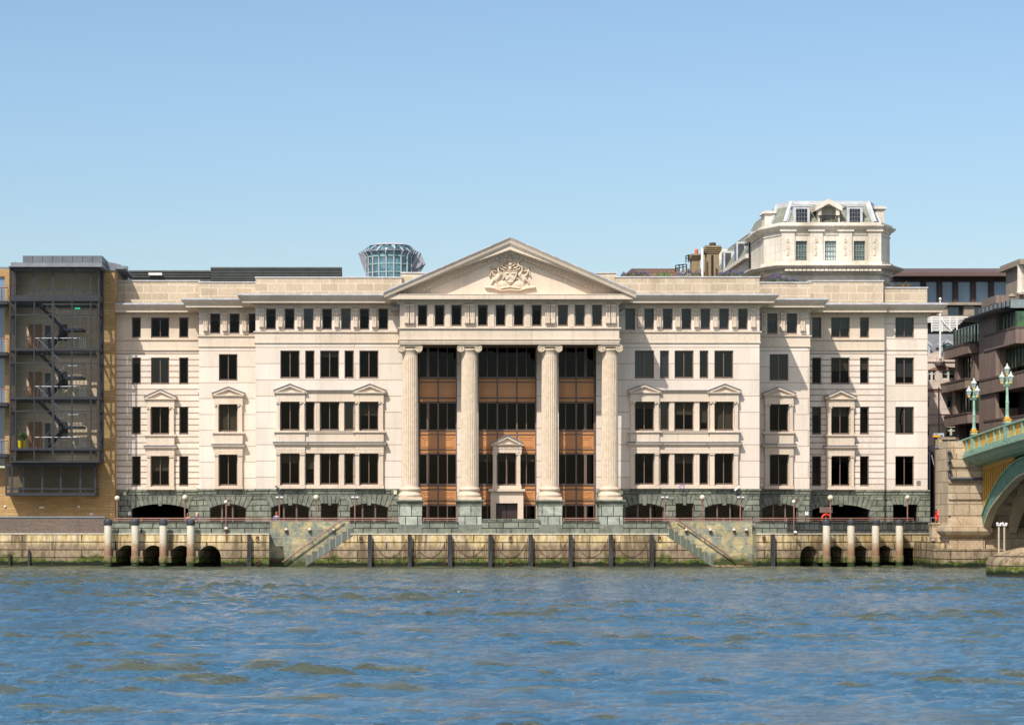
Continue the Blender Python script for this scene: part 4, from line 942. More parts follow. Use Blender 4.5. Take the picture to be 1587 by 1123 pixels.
def wall_mark(px, py, label):
    x = X(px,YW); r = thing('mooring_ring', label, 'ring', (x,YW-.06,Z(py,YW)), 'mooring rings on the river wall'); m = M()
    m.tube([(x+.13*math.sin(t*.5236),YW-.1,Z(py,YW)-.13*math.cos(t*.5236)) for t in range(13)], .025, 6); obj('ring', m, rust, r)
    m = M(); m.box(x-.12,x+.12,YW-.05,YW,Z(py,YW)+.1,Z(py,YW)+.28); obj('plate', m, rust, r)
for px, py, l in ((399,836,'upper rusty mooring ring beside the lone fender left of the left stairs'),(559,836,'rusty mooring ring right of the left stairs'),(791,836,'rusty mooring ring below the doorway'),(1022,836,'rusty mooring ring left of the right stairs'),(1184,836,'rusty mooring ring left of the lone right fender'),
   (399,872,'low white mooring ring near the water left of the left stairs'),(791,872,'low white mooring ring near the water below the doorway')): wall_mark(px, py, l)
# ---- round mooring posts
post_m = NT('post_concrete'); _v, _z = post_m.planar(); _n = post_m.noise(3, 6, .7); _zz = post_m.math('ADD', _z, post_m.math('MULTIPLY', post_m.math('SUBTRACT', _n, .5), 1.2))
_c = post_m.ramp(post_m.math('DIVIDE', _zz, 4), [(.06,(.03,.05,.02)),(.13,(.17,.15,.07)),(.3,(.28,.16,.11)),(.40,(.36,.27,.17)),(.52,(.55,.49,.38)),(.7,(.62,.58,.48))])
post_m.bump(post_m.noise(9, 5), .5, .02); post_m = post_m.done(_c, .8, .2)
cap_m = plain('post_cap', (.055,.06,.075), .5, .5, 3)
def mooring_post(px, Y, label, flip=1):
    x = X(px,Y); r = thing('mooring_post', label, 'mooring post', (x,Y,-1.5), 'round mooring posts in front of the river wall')
    m = M(); m.lathe([(.29,-1.5),(.29,.28),(.33,.32),(.34,.55),(.33,.78),(.29,.82),(.285,Z(813,Y))], x, Y, 20); obj('shaft', m, post_m, r, smooth=True)
    c = M(); zt = Z(805,Y); c.lathe([(.31,Z(813.5,Y)),(.33,Z(813,Y)),(.33,zt-.05),(.31,zt),(.1,zt+.07*flip)], x, Y, 20); obj('cap', c, cap_m, r, smooth=True)
    b = M(); b.box(x-.62 if flip < 0 else x+.1, x-.1 if flip < 0 else x+.62, Y-.12, Y+1.6, .35, .8); b.box(x-.55 if flip < 0 else x+.25, x-.25 if flip < 0 else x+.55, Y+.1, Y+1.4, .8, 1.3); obj('bracket', b, river_stone, r)
def wy(p, q, px):
    k = (px-CX)/F; d = Vector(q)-Vector(p); t = (k*(D0+p[1])-p[0])/(d.x-k*d.y); return p[1]+d.y*t
for (px, l) in ((167.5,'leftmost pale mooring post, at the end of the dark brick wall'),(209.5,'second pale mooring post from the left end of the railing'),(253,'third mooring post left, with a white-stained cap'),(295.5,'fourth mooring post left, nearest the left river stairs')):
    mooring_post(px, wy(p_l1,p_l2,px)-1.0, l)
for (px, l) in ((1281,'mooring post in the right row, nearest the right river stairs'),(1319,'second rusty mooring post in the right row'),(1357,'third mooring post in the right row, with a pale cap patch'),(1394,'rightmost mooring post, nearest the bridge')):
    mooring_post(px, wy(p_r1,p_r2,px)-1.1, l, -1)
# ---- railings
def rail_run(pts, label, gap=.0, n_off=0):
    P = [Vector(p) for p in pts]; c = sum(P, Vector((0,0)))/len(P)
    r = thing('railing', label, 'railing', (c.x,c.y,ZP), 'pink-brown steel railings along the parapet')
    zt, zm = Z(803,-4.3), Z(808.6,-4.3)+.12
    m = M()
    for a, b in zip(P, P[1:]): m.tube([(a.x,a.y,zt),(b.x,b.y,zt)], .05, 8)
    obj('top_rail', m, rail_m, r); m = M()
    for a, b in zip(P, P[1:]): m.tube([(a.x,a.y,zm),(b.x,b.y,zm)], .035, 6)
    obj('lower_rail', m, rail_m, r)
    for a, b in zip(P, P[1:]):
        n = max(1, round((b-a).length/2.1)); d = (b-a)/n
        for i in range(n+1 if (b-P[-1]).length < .01 else n):
            q = a+d*i; m = M(); m.box(q.x-.04,q.x+.04,q.y-.03,q.y+.03,ZP-.3,zt); obj('rail_post', m, rail_m, r)
def off(p, o=.28): return (p[0], p[1]+o)
rail_run([off((p_l1[0]+.9,p_l1[1]-.25)), off(p_l2), (nL0,YW+.28)], 'railing on the left parapet above the four left mooring posts')
rail_run([(nL0,-2.4),(nL1-.1,-2.4),(nL1-.1,YW+.28),(xs[1]-.1,YW+.28)], 'railing above the left river stairs')
rail_run([(xs[2]+.1,YW+.28),(xs[3]-.1,YW+.28)], 'short railing between the first and second column pedestals')
rail_run([(xs[6]+.1,YW+.28),(xs[7]-.1,YW+.28)], 'short railing between the third and fourth column pedestals')
rail_run([(xs[8]+.1,YW+.28),(nR0+.1,YW+.28),(nR0+.1,-2.4),(nR1,-2.4)], 'railing above the right river stairs')
rail_run([(nR1,YW+.28), off(p_r1), off((p_r2[0]-1.3,p_r2[1]-.55))], 'railing on the right parapet above the four right mooring posts')
def handrail(a, b, label):
    r = thing('handrail', label, 'handrail', (b[0],b[1],b[2])); m = M(); m.tube([a,b], .055, 8); obj('rail', m, rail_m, r)
    for t in (.15,.5,.85):
        q = Vector(a).lerp(Vector(b), t); k = M(); k.tube([tuple(q),(q.x,-2.62,q.z-.12)], .03, 6); obj('bracket', k, rail_m, r)
handrail((X(531,-2.9),-2.9,Z(804,-2.9)), (X(437,-2.9),-2.9,Z(871,-2.9)), 'sloping handrail down the left river stairs')
handrail((X(1048,-2.9),-2.9,Z(804,-2.9)), (X(1137,-2.9),-2.9,Z(866,-2.9)), 'sloping handrail down the right river stairs')
m = M(); x = X(420.5,-2.9); m.tube([(x,-2.9,.02),(x,-2.9,Z(867,-2.9)),(X(437,-2.9),-2.9,Z(868.5,-2.9))], .05, 6); tag(obj('landing_rail', m, rust), 'low rusty rail at the waterline foot of the left stairs', 'rail')
# ---- lamps
def globe_lamp(px, py, Y, label, rad=.2, mat=None):
    x = X(px,Y); z = Z(py,Y); r = thing('street_lamp', label, 'street lamp', (x,Y,DECK), 'globe lamps along the river railing')
    m = M(); m.tube([(x,Y,DECK),(x,Y,z-rad)], .055, 8); obj('pole', m, rail_m, r)
    m = M(); m.sphere((x,Y,z), rad, 16); obj('globe', m, mat or globe_m, r, smooth='all')
    m = M(); m.lathe([(.07,z-rad-.05),(.13,z-rad+.0),(.12,z-rad+.06)], x, Y, 12); obj('collar', m, rail_m, r)
    m = M(); m.sphere((x,Y,z-rad*.35), rad*.42, 10); 
globe_lamp(181.5,771.5,.4,'white globe lamp at the left end of the railing, beside the brick pier',.2)
globe_lamp(286.5,770.5,-2.2,'globe lamp right of the big dark archway, beside two people',.21)
globe_lamp(490,770.5,-1.9,'globe lamp between two arched windows left of the portico',.21)
globe_lamp(1088.5,770.5,-1.9,'globe lamp right of the portico, above the right river stairs',.21)
globe_lamp(1287,771,-2.1,'globe lamp in front of the big right archway with the red lifebuoy',.22)
globe_lamp(1406.5,770.5,1.6,'globe lamp at the right end, before the square dark doorway',.19)
def flood_pole(px, py, Y, label, double=True):
    x = X(px,Y); z = Z(py,Y); r = thing('floodlight_pole', label, 'floodlight', (x,Y,DECK), 'floodlight poles along the railing')
    m = M(); m.tube([(x,Y,DECK),(x,Y,z-.1)], .055, 8); obj('pole', m, rail_m, r)
    if double:
        m = M(); m.box(x-.3,x+.3,Y-.04,Y+.04,z-.12,z-.05); obj('crossbar', m, rail_m, r)
        for s in (-1,1):
            m = M(); cx_ = x+s*.17; m.box(cx_-.14,cx_+.14,Y-.12,Y+.12,z-.03,z+.14); h = obj('lamp_head', m, greyl, r); m = M(); m.box(cx_-.10,cx_+.10,Y-.135,Y-.122,z+.0,z+.10); obj('lens', m, white, h)
    else:
        m = M(); m.sphere((x-.02,Y,z), .15, 10); obj('globe', m, globe_w, r, smooth='all'); m = M(); m.box(x+.1,x+.42,Y-.08,Y+.08,z+.03,z+.15); obj('camera', m, rust, r)
flood_pole(433,771,-1.9,'twin floodlight pole before the left arched window, by the person in blue'); flood_pole(550,771,-3.2,'twin floodlight pole left of the first portico column')
flood_pole(1030,771,-3.0,'twin floodlight pole right of the fourth portico column'); flood_pole(1147.5,771,-1.9,'twin floodlight pole right of the globe lamp over the right stairs')
flood_pole(350.5,777.5,-4.0,'single lamp and camera pole left of the left river stairs', False); flood_pole(1230.5,777,-3.9,'single lamp and camera pole right of the right river stairs', False)
def bulkhead(px, py, Y, label, r_=.13):
    x = X(px,Y); r = thing('wall_lamp', label, 'wall lamp', (x,Y,Z(py,Y)), 'small round lamps on the river wall'); m = M(); m.sphere((x,Y-.1,Z(py,Y)), r_, 12); obj('globe', m, globe_w, r, smooth='all')
    m = M(); m.lathe([(r_*.6,Z(py,Y)-r_*1.2),(r_*1.05,Z(py,Y)-r_*.9),(r_*1.05,Z(py,Y)-r_*.1)], x, Y-.1, 12); obj('holder', m, rust, r)
for px, py, l in ((443.5,820.5,'left lamp of three in the left stair recess'),(479.8,820.5,'middle lamp of three in the left stair recess'),(516.8,820.5,'right lamp of three in the left stair recess, by the handrail'),
    (1063.3,821,'first lamp in the right stair recess, by the handrail top'),(1100.6,821,'second lamp in the right stair recess'),(1137.5,821,'third lamp in the right stair recess'),(1156.5,821,'fourth lamp in the right stair recess, nearest its right end')): bulkhead(px, py, -2.62, 'small round wall '+l)
bulkhead(350.5, 819, YW, 'small round wall lamp on the parapet left of the left stair recess', .15); bulkhead(1232.5, 825, YW, 'small round wall lamp on the parapet right of the right stair recess', .15)
for px, l in ((350.5,'thin pole running down the wall under the left camera lamp'),(1230.5,'thin pole running down the wall under the right camera lamp')):
    m = M(); x = X(px,YW-.1); m.tube([(x,YW-.1,Z(838,YW)),(x,YW-.1,Z(800,YW))], .04, 6); tag(obj('wall_pipe', m, rail_m), l, 'pipe')
# ---- signs on the walls
def sign(px, py, w, h, Y, col, label, band=None):
    x, z = X(px,Y), Z(py,Y); r = thing('wall_sign', label, 'sign', (x,Y,z-h/2)); m = M(); m.box(x-w/2,x+w/2,Y-.09,Y-.055,z-h/2,z+h/2); obj('plate', m, plain('sign_'+label[:12].replace(' ','_'), col, .5, .05), r)
    m = M(); m.box(x-w*.16,x+w*.16,Y-.095,Y-.09,z+h*.18,z+h*.36)
    if band: obj('symbol', m, plain('sign_mark_'+label[:10].replace(' ','_'), band, .5, .05), r)
sign(193.3,764,.19,.3,YC,(.72,.70,.38),'small pale yellow sign high on the green wall above the leftmost globe lamp',(.1,.1,.05))
sign(200.5,795,.26,.3,YC,(.72,.72,.72),'small white notice left of the big left archway',(.1,.1,.12))
sign(612.5,762.5,.24,.32,YA,(.72,.70,.42),'pale yellow sign left of the first column base',(.1,.1,.05))
sign(963,762.5,.24,.32,YA,(.72,.70,.42),'pale yellow sign right of the fourth column base',(.1,.1,.05))
sign(1250,795,.26,.3,YB,(.70,.71,.74),'small white notice between the right arched window and the big right archway',(.1,.1,.12))
sg = thing('wall_sign', 'small square black and white emblem sign at the lower right corner of the stone wall', 'sign', (X(1423.5,YD),YD,Z(751,YD))); m = M(); x, z = X(1423.5,YD), Z(748,YD); m.box(x-.15,x+.15,YD-.05,YD-.01,z-.16,z+.16); obj('plate', m, black, sg)
m = M()
for a, b in ((-.08,.08),(.08,.08),(0,-.02),(-.08,-.1),(.08,-.1)): m.box(x+a-.035,x+a+.035,YD-.056,YD-.05,z+b-.03,z+b+.03)
obj('emblem', m, white, sg)
# ---- security cameras on the string course
def cctv(px, py, Y, d, label, mat=None):
    x, z = X(px,Y-.3), Z(py,Y-.3); r = thing('security_camera', label, 'camera', (x,Y,z)); m = M(); m.tube([(x,Y,z-.05),(x,Y-.35,z),(x,Y-.35,z+.1)], .03, 6); obj('bracket', m, greyl, r)
    m = M(); m.tube([(x+d*.28,Y-.35,z-.14),(x-d*.12,Y-.35,z+.16)], .075, 8); obj('camera_body', m, mat or white, r)
cctv(429,755.5,YA,1,'dark security camera above the left arched window'  ,greyl); cctv(1144,757,YA,-1,'white dome security camera above the right arched window'); cctv(1178.5,753.5,YB,-1,'white security camera at the inner corner right of the main block'); cctv(307,608,YC,1,'white security camera high on the left inner corner'); cctv(306.5,756,YC,1,'small security camera above the green wall at the left inner corner')
# purple wreath hung below a window
x, z = X(1056.8,YA-.42), Z(754,YA-.42); m = M(); m.tube([(x+.18*math.cos(t*.3491),YA-.47,z+.15*math.sin(t*.3491)) for t in range(19)], .035, 6); tag(obj('purple_hoop', m, plain('purple', (.30,.16,.55), .5, .3, 8)), 'small purple hoop hanging on the sill right of the portico', 'hoop')
# ---- lifebuoys
def torus(m, c, R_, r_, a0=0, a1=2*math.pi, axis='y', n=24):
    pts = []
    for i in range(n+1):
        a = a0+(a1-a0)*i/n
        pts.append((c[0]+R_*math.cos(a), c[1], c[2]+R_*math.sin(a)) if axis == 'y' else (c[0], c[1]+R_*math.cos(a), c[2]+R_*math.sin(a)))
    m.tube(pts, r_, 8)
Yb_ = -1.6; x, z = X(1280.5,Yb_), Z(803.5,Yb_); lb = thing('lifebuoy_stand', 'bright red lifebuoy on a stand in front of the big right archway', 'lifebuoy', (x,Yb_,DECK))
m = M(); torus(m, (x,Yb_,z), .34, .075); obj('ring', m, redm, lb, smooth=True); m = M(); m.box(x-.05,x+.05,Yb_+.08,Yb_+.14,DECK,z+.3); obj('stand', m, rail_m, lb); m = M(); m.box(X(1271,Yb_),X(1291,Yb_),Yb_+.15,Yb_+.2,Z(794,Yb_),Z(785,Yb_)); obj('backboard', m, plain('board_brown', (.16,.11,.09), .6), lb)
# ---- people
skin_m = plain('skin', (.52,.30,.20), .5, .05)
def person(px, Y, h, facing, hair, shirt, trousers, label, lean=0, arm=None):
    g = h/1.72
    r = thing('person', label, 'person', (0,0,0))
    J = {'pel':(0,0,.95),'chest':(0,-.02*lean,1.25),'neck':(0,-.05*lean,1.47),'hd':(0,-.07*lean,1.53),'hdt':(0,-.09*lean,1.63)}
    vs, es, rad = [], [], []
    def add(p, rr, par=None):
        vs.append(Vector(p)*g); rad.append(rr*g)
        if par is not None: es.append((par,len(vs)-1))
        return len(vs)-1
    a = add((0,0,.95),.135); b = add((0,-.02*lean,1.2),.14,a); c = add((0,-.04*lean,1.38),.13,b); d = add((0,-.06*lean,1.50),.055,c); e = add((0,-.08*lean,1.58),.085,d); f_ = add((0,-.09*lean,1.66),.08,e); add((0,-.09*lean-.085,1.585),.02,e)
    for s in (-1,1):
        hp = add((s*.10,0,.90),.10,a); kn = add((s*.11,-.03,.50),.065,hp); an = add((s*.11,0,.09),.045,kn); add((s*.12,-.14,.04),.04,an)
        sh = add((s*.19,-.04*lean,1.40),.06,c)
        ar = (arm or {}).get(s, [(s*.25,-.02,1.13),(s*.24,-.14,.90)])
        el = add(ar[0],.045,sh); wr = add(ar[1],.028,el); u = (Vector(ar[1])-Vector(ar[0])).normalized()
        pm = add(Vector(ar[1])+u*.06,.032,wr); w = Vector((1,0,0))
        for k, L in zip((-1.5,-.5,.5,1.5),(.07,.085,.08,.06)):
            f1 = add(Vector(ar[1])+u*.09+w*k*.018,.009,pm); add(Vector(ar[1])+u*(.09+L*.6)+w*k*.02+Vector((0,-.015,0)),.008,f1)
        add(Vector(ar[1])+u*.06+w*s*(-.05)+Vector((0,-.02,0)),.01,wr)
    def skinned(name, V, E, Rr, mat, parent, sub=1, root=0):
        me = bpy.data.meshes.new(name); me.from_pydata([tuple(v) for v in V], E, []); o = bpy.data.objects.new(name, me); COL.objects.link(o)
        md = o.modifiers.new('skin','SKIN'); me.skin_vertices[0].data[root].use_root = True
        for i, q in enumerate(Rr): me.skin_vertices[0].data[i].radius = (q,q)
        sb = o.modifiers.new('sub','SUBSURF'); sb.levels = sub; sb.render_levels = sub
        dg = bpy.context.evaluated_depsgraph_get(); dg.update(); nm = bpy.data.meshes.new_from_object(o.evaluated_get(dg)); o.modifiers.clear(); o.data = nm
        nm.materials.clear(); nm.materials.append(mat); nm.polygons.foreach_set('use_smooth',[True]*len(nm.polygons)); o.parent = parent; return o
    skinned('body', vs, es, rad, skin_m, r)
    # shirt: torso and sleeves; trousers
    idx = {id(v): i for i, v in enumerate(vs)}
    V = [Vector((0,0,.93))*g, Vector((0,-.02*lean,1.2))*g, Vector((0,-.04*lean,1.39))*g]; E = [(0,1),(1,2)]; Q = [.155*g,.165*g,.15*g]
    for s in (-1,1):
        ar = (arm or {}).get(s, [(s*.25,-.02,1.13),(s*.24,-.14,.90)]); V += [Vector((s*.19,-.04*lean,1.40))*g, Vector(ar[0])*g]; n = len(V); E += [(2,n-2),(n-2,n-1)]; Q += [.085*g,.066*g]
        V.append((Vector(ar[0]).lerp(Vector(ar[1]),.7))*g); E.append((n-1,n)); Q.append(.05*g)
    skinned('shirt', V, E, Q, plain('cloth_'+label[:14].replace(' ','_'), shirt, .8, .1), r)
    V = [Vector((0,0,.96))*g]; E = []; Q = [.15*g]
    for s in (-1,1): n = len(V); V += [Vector((s*.10,0,.88))*g, Vector((s*.11,-.03,.50))*g, Vector((s*.11,0,.12))*g]; E += [(0,n),(n,n+1),(n+1,n+2)]; Q += [.125*g,.09*g,.075*g]
    skinned('trousers', V, E, Q, plain('trousers_'+label[:12].replace(' ','_'), trousers, .8, .1), r)
    m = M(); hy = (-.09*lean+.015)*g; m.sphere((0,hy,1.655*g), .112*g, 12, 1, 1.05, 1.0); m.sphere((0,hy+.05*g,1.57*g), .095*g, 10, 1, .8, 1.3)
    me = bpy.data.meshes.new('hair'); me.from_pydata(m.v, [], m.f); me.materials.append(plain('hair_'+label[:12].replace(' ','_'), hair, .7, .3, 20)); me.polygons.foreach_set('use_smooth',[True]*len(me.polygons)); ho = bpy.data.objects.new('hair', me); COL.objects.link(ho); ho.parent = r
    r.location = (X(px,Y), Y, DECK); r.rotation_euler = (0,0,facing); return r
person(291.5,-2.6,1.62,2.6,(.16,.09,.05),(.20,.16,.10),(.05,.05,.06),'person with long brown hair and olive top, turned away behind the left railing')
person(304,-2.7,1.70,1.9,(.62,.47,.33),(.035,.05,.14),(.05,.05,.07),'person with fair hair in a navy top raising a hand to the face',1,{1:[(.30,-.12,1.18),(.12,-.22,1.46)]})
person(428.5,-1.7,1.72,2.9,(.30,.09,.03),(.11,.15,.30),(.04,.05,.09),'person with ginger hair in a blue shirt, back turned, by the floodlight pole',.6,{-1:[(-.30,.02,1.15),(-.22,-.14,1.0)]})
# ---- debris at the foot of the right stairs
m = M()
for i in range(70):
    x = X(1125+R.uniform(-18,28),YW-.6); y = YW-.3-R.uniform(0,1.1); a = R.uniform(0,3.1); L = R.uniform(.1,.5); z = .05+R.uniform(0,.1)
    m.tube([(x-L/2*math.cos(a),y-L/2*math.sin(a),z),(x+L/2*math.cos(a),y+L/2*math.sin(a),z+R.uniform(-.03,.05))], R.uniform(.012,.035), 5)
tag(obj('driftwood', m, plain('driftwood', (.34,.25,.15), .9, .3, 3)), 'raft of pale driftwood floating at the foot of the right river stairs', 'driftwood', None, 'stuff')
m = M(); m.tube([(X(1146,YW-.7),YW-.7,.32),(X(1162,YW-.5),YW-.5,.30),(X(1164,YW-.5),YW-.5,-.1)], .07, 7); tag(obj('drift_log', m, rust), 'dark bent timber by the driftwood under the right stairs', 'timber')
# ================================================================ LEFT: brick building with glass stair tower
YL, YT = 6.8, 3.7
xR = X(178,YL)-.02
LB = thing('brick_building', 'ochre brick building with a projecting dark glass stair tower, left of the stone building', 'building', (-24,YL,DECK))
tx0, tx1 = X(15,YT), X(153.5,YT)
zt_ = Z(410,YL)
m = M(); zb_ = Z(801,YL)
tl, tr = X(22,YL), X(150,YL)
m.wall((X(-60,YL),YL),(xR,YL), DECK, Z(417,YL), [(tl-X(-60,YL),tr-X(-60,YL),Z(768,YL),Z(410,YL)+1), (.6,X(7.5,YL)-X(-60,YL),DECK+5.3,Z(417,YL)-.6)], .3)
m.wall((xR,YL),(xR,26), DECK, Z(417,YL)); m.wall((X(-60,YL),26),(X(-60,YL),YL), DECK, Z(417,YL))
obj('wall', m, ochre, LB)
m = M(); m.wall((tl-.2,8.0),(tr+.2,8.0), Z(770,YL), Z(405,YL), [], .3); m.wall((tl,8.0),(tl,YL+.3),Z(770,YL),Z(405,YL)); m.wall((tr,YL+.3),(tr,8.0),Z(770,YL),Z(405,YL)); 
m.add([(tl,YL+.31,Z(770,YL)),(tl,8.0,Z(770,YL)),(tl,8.0,Z(405,YL)),(tl,YL+.31,Z(405,YL))], [(0,1,2,3)]); m.add([(tr,YL+.31,Z(770,YL)),(tr,8.0,Z(770,YL)),(tr,8.0,Z(405,YL)),(tr,YL+.31,Z(405,YL))], [(0,1,2,3)])
stairwall = ashlar('stair_wall_stone', (.66,.51,.34), (.72,.57,.40), (.5,.38,.25), 1.2, .45, .015, stain=.1)
obj('stair_hall_wall', m, stairwall, LB)
# tower frame
fl = [466, 541.5, 616.5, 695.5]             # floor beams
m = M(); tz = lambda p: Z(p,YT)
def bar(m, x, z0, z1, y, w=.06, d=.14): m.box(x-w,x+w,y,y+d,z0,z1)
zt0, zt1 = tz(715.7), tz(414.5)
T = M(); T.box(tx0-.05,tx1+.05,YT-.04,YT+.1,tz(466.5),tz(457.5)); T.box(tx1-.0,tx1+.07,YT,YL,tz(466.5),tz(457.5)); obj('spandrel_band', T, greym, LB)
ver = [15.5,24,53,82,111.6,140.8,153]
for p in ver: bar(m, X(p,YT), zt0, zt1, YT, .05 if p not in (82,) else .085)
for p,w in ((541.5,.10),(616.5,.10),(695.5,.10),(487.7,.045),(562.5,.045),(637,.045),(715.3,.07),(414.6,.08)): m.box(tx0,tx1,YT-.02,YT+.12,tz(p)-w,tz(p)+w); m.box(tx1-.06,tx1+.06,YT+.12,YL,tz(p)-w,tz(p)+w); m.box(tx0-.06,tx0+.06,YT+.12,YL,tz(p)-w,tz(p)+w)
for y in (YT+.8,YT+1.9,YL-.1): m.box(tx1-.05,tx1+.05,y,y+.1,zt0,zt1); m.box(tx0-.05,tx0+.05,y,y+.1,zt0,zt1)
obj('tower_frame', m, greym, LB)
m = M(); zs_ = [715,695.5,616.5,541.5,466.5]
m.add([(tx0,YT+.06,zt0),(tx1,YT+.06,zt0),(tx1,YT+.06,zt1),(tx0,YT+.06,zt1)],[(0,1,2,3)]); m.add([(tx1,YT+.06,zt0),(tx1,YL,zt0),(tx1,YL,zt1),(tx1,YT+.06,zt1)],[(0,1,2,3)]); m.add([(tx0,YL,zt0),(tx0,YT+.06,zt0),(tx0,YT+.06,zt1),(tx0,YL,zt1)],[(0,1,2,3)])
obj('tower_glazing', m, glass_t, LB)
m = M()
m.box(tx0+.1,tx1-.1,YT+.2,YL+2.3,tz(715),tz(713.5))
for p in fl: m.box(tx0+.1,X(62,YT+1),YT+.2,7.98,tz(p)-.16,tz(p)); m.box(X(62,YT+1),tx1-.1,YT+.2,YT+.7,tz(p)-.16,tz(p)); m.box(X(62,YT+1),tx1-.1,7.55,7.98,tz(p)-.16,tz(p))
obj('floor', m, plain('floor_slab_dark', (.05,.052,.055), .7), LB)
def flight(xa, za, xb, zb, y0, y1):
    m = M(); n = 11; w = (xb-xa)/n
    for i in range(n):
        z = za+(zb-za)*(i+.5)/n; m.box(xa+w*i, xa+w*(i+1)*1.0, y0, y1, z-.03, z+.03)
    m.tube([(xa,y0,za-.12),(xb,y0,zb-.12)], .11, 4); m.tube([(xa,y1,za-.12),(xb,y1,zb-.12)], .11, 4)
    o = obj('stair_flight', m, plain('stair_steel', (.018,.022,.035), .4), LB)
    r = M(); r.tube([(xa,y0,za+.95),(xb,y0,zb+.95)], .03, 6); r.tube([(xa,y1,za+.95),(xb,y1,zb+.95)], .03, 6)
    for i in range(0, n+1, 2):
        t = i/n; r.tube([(xa+(xb-xa)*t,y0,za+(zb-za)*t),(xa+(xb-xa)*t,y0,za+(zb-za)*t+.95)], .016, 4)
    obj('handrail', r, steel, o)
ya = YT+1.2
for k in range(3):
    zu, zl = tz(fl[k]), tz(fl[k+1]); zmid = (zu+zl)/2-.15
    xa, xb, xc = X(58,ya), X(99,ya), X(128,ya)
    flight(xa, zu, xb, zmid, ya, ya+1.1); flight(X(68,ya+1.4), zl, X(99,ya+1.4), zmid, ya+1.4, ya+2.5)
    m = M(); m.box(xb,xc,ya,ya+2.5,zmid-.18,zmid); obj('landing', m, plain('stair_steel', (.018,.022,.035), .4), LB)
    m = M()
    for y in (ya,ya+2.5): m.tube([(xb,y,zmid+1),(xc,y,zmid+1)], .03, 6); [m.tube([(xb+(xc-xb)*i/5,y,zmid),(xb+(xc-xb)*i/5,y,zmid+1)], .018, 4) for i in range(6)]
    m.tube([(xc,ya,zmid+1),(xc,ya+2.5,zmid+1)], .03, 6); obj('landing_rail', m, steel, LB)
    m = M(); zf = zl+.95; m.tube([(X(54,YT+.8),YT+.8,zf),(X(124,YT+.8),YT+.8,zf)], .03, 6)
    for i in range(9): x = X(54+70*i/8,YT+.8); m.tube([(x,YT+.8,zl),(x,YT+.8,zf)], .016, 4)
    for i in range(4): x = X(123+3*i,YT+1.0); m.tube([(x,YT+1.0,zl),(x,YT+1.0,zf+.05)], .028, 4)
    obj('gallery_rail', m, steel, LB)
    x0 = X(45,7.9); m = M(); m.box(x0,x0+1.0,7.86,7.98,zl,zl+2.3); obj('door', m, plain('hall_door_wood', (.30,.14,.06), .5), LB)
    m = M(); m.box(x0+1.3,x0+1.7,7.86,7.98,zl+.1,zl+2.2); m.box(x0+2.4,x0+3.1,7.88,7.98,zl+1.0,zl+2.3); obj('hall_window', m, plain('hall_dark', (.03,.035,.04), .3), LB)
m = M(); zf = tz(466)+1.0; m.tube([(X(57,YT+1),YT+1,zf),(X(124,YT+1),YT+1,zf),(X(132,7.5),7.5,zf)], .03, 6); 
for i in range(10): x = X(57+68*i/9,YT+1); m.tube([(x,YT+1,zf-1),(x,YT+1,zf)], .016, 4)
obj('gallery_rail', m, steel, LB)
# green exit light
em = bpy.data.materials.new('exit_light'); em.use_nodes = True; _b = em.node_tree.nodes['Principled BSDF']; _b.inputs['Base Color'].default_value = (.02,.4,.2,1); _b.inputs['Emission Color'].default_value = (.05,.8,.45,1); _b.inputs['Emission Strength'].default_value = .6
m = M(); m.box(X(116,7.4),X(124,7.4),7.4,7.45,Z(479,7.4),Z(476.5,7.4)); obj('exit_light', m, em, LB)
# tower roof
m = M(); m.box(X(13.5,3.2),X(159,3.2),3.1,12.4,tz(414.5),tz(413)); m.box(X(17,3.4),X(158,3.4),3.3,12.4,tz(413),tz(407.5)); obj('tower_roof', m, greyl, LB)
m = M(); n = 8
for i in range(n): a, b = X(35+(159-35)*i/n,4.5)+.015, X(35+(159-35)*(i+1)/n,4.5)-.015; m.box(a,b,4.5,4.62,Z(406.5,4.5),Z(396.2,4.5))
m.box(X(35,4.5),X(159,4.5),4.6,10.5,Z(407,4.5),Z(396.8,4.5)); obj('roof_plant_box', m, plain('zinc_blue', (.12,.14,.16), .5, .15), LB)
m = M(); m.prism([(X(159,8),Z(417,8)),(X(194,8),Z(417,8)),(X(194,8),Z(414,8)),(X(186,8),Z(410,8)),(X(160,8),Z(404,8))][::-1], 7.8, 16); m.box(X(164,7),X(178.5,7),6.7,12,Z(420,7),Z(416,7)); obj('roof', m, greyl, LB)
m = M(); m.box(X(180,14),X(197,14),14,15,Z(440,14),Z(412,14)); obj('roof_box', m, greyl, LB)
# lower box
Y5 = 4.6; m = M(); g = M(); bx = [9.5,18.5,36.5,65.5,94,124.5,147.5]; zb0_, zb1_ = Z(767,Y5), Z(718.5,Y5)
for p in bx: bar(m, X(p,Y5), zb0_, zb1_, Y5, .07)
for p,w in ((720,.12),(757,.05),(765.5,.12)): m.box(X(9,Y5),X(148,Y5),Y5-.02,Y5+.14,Z(p,Y5)-w,Z(p,Y5)+w); m.box(X(148,Y5)-.06,X(148,Y5)+.06,Y5,YL,Z(p,Y5)-w,Z(p,Y5)+w)
m.box(X(9,Y5),X(148,Y5),Y5+.1,YL+2.3,zb0_-.05,zb0_+.1); obj('bay_frame', m, greym, LB)
g.add([(X(9,Y5),Y5+.07,zb0_),(X(148,Y5),Y5+.07,zb0_),(X(148,Y5),Y5+.07,zb1_),(X(9,Y5),Y5+.07,zb1_)],[(0,1,2,3)]); g.add([(X(148,Y5),Y5+.07,zb0_),(X(148,Y5),YL,zb0_),(X(148,Y5),YL,zb1_),(X(148,Y5),Y5+.07,zb1_)],[(0,1,2,3)]); obj('bay_glazing', g, glass_t, LB)
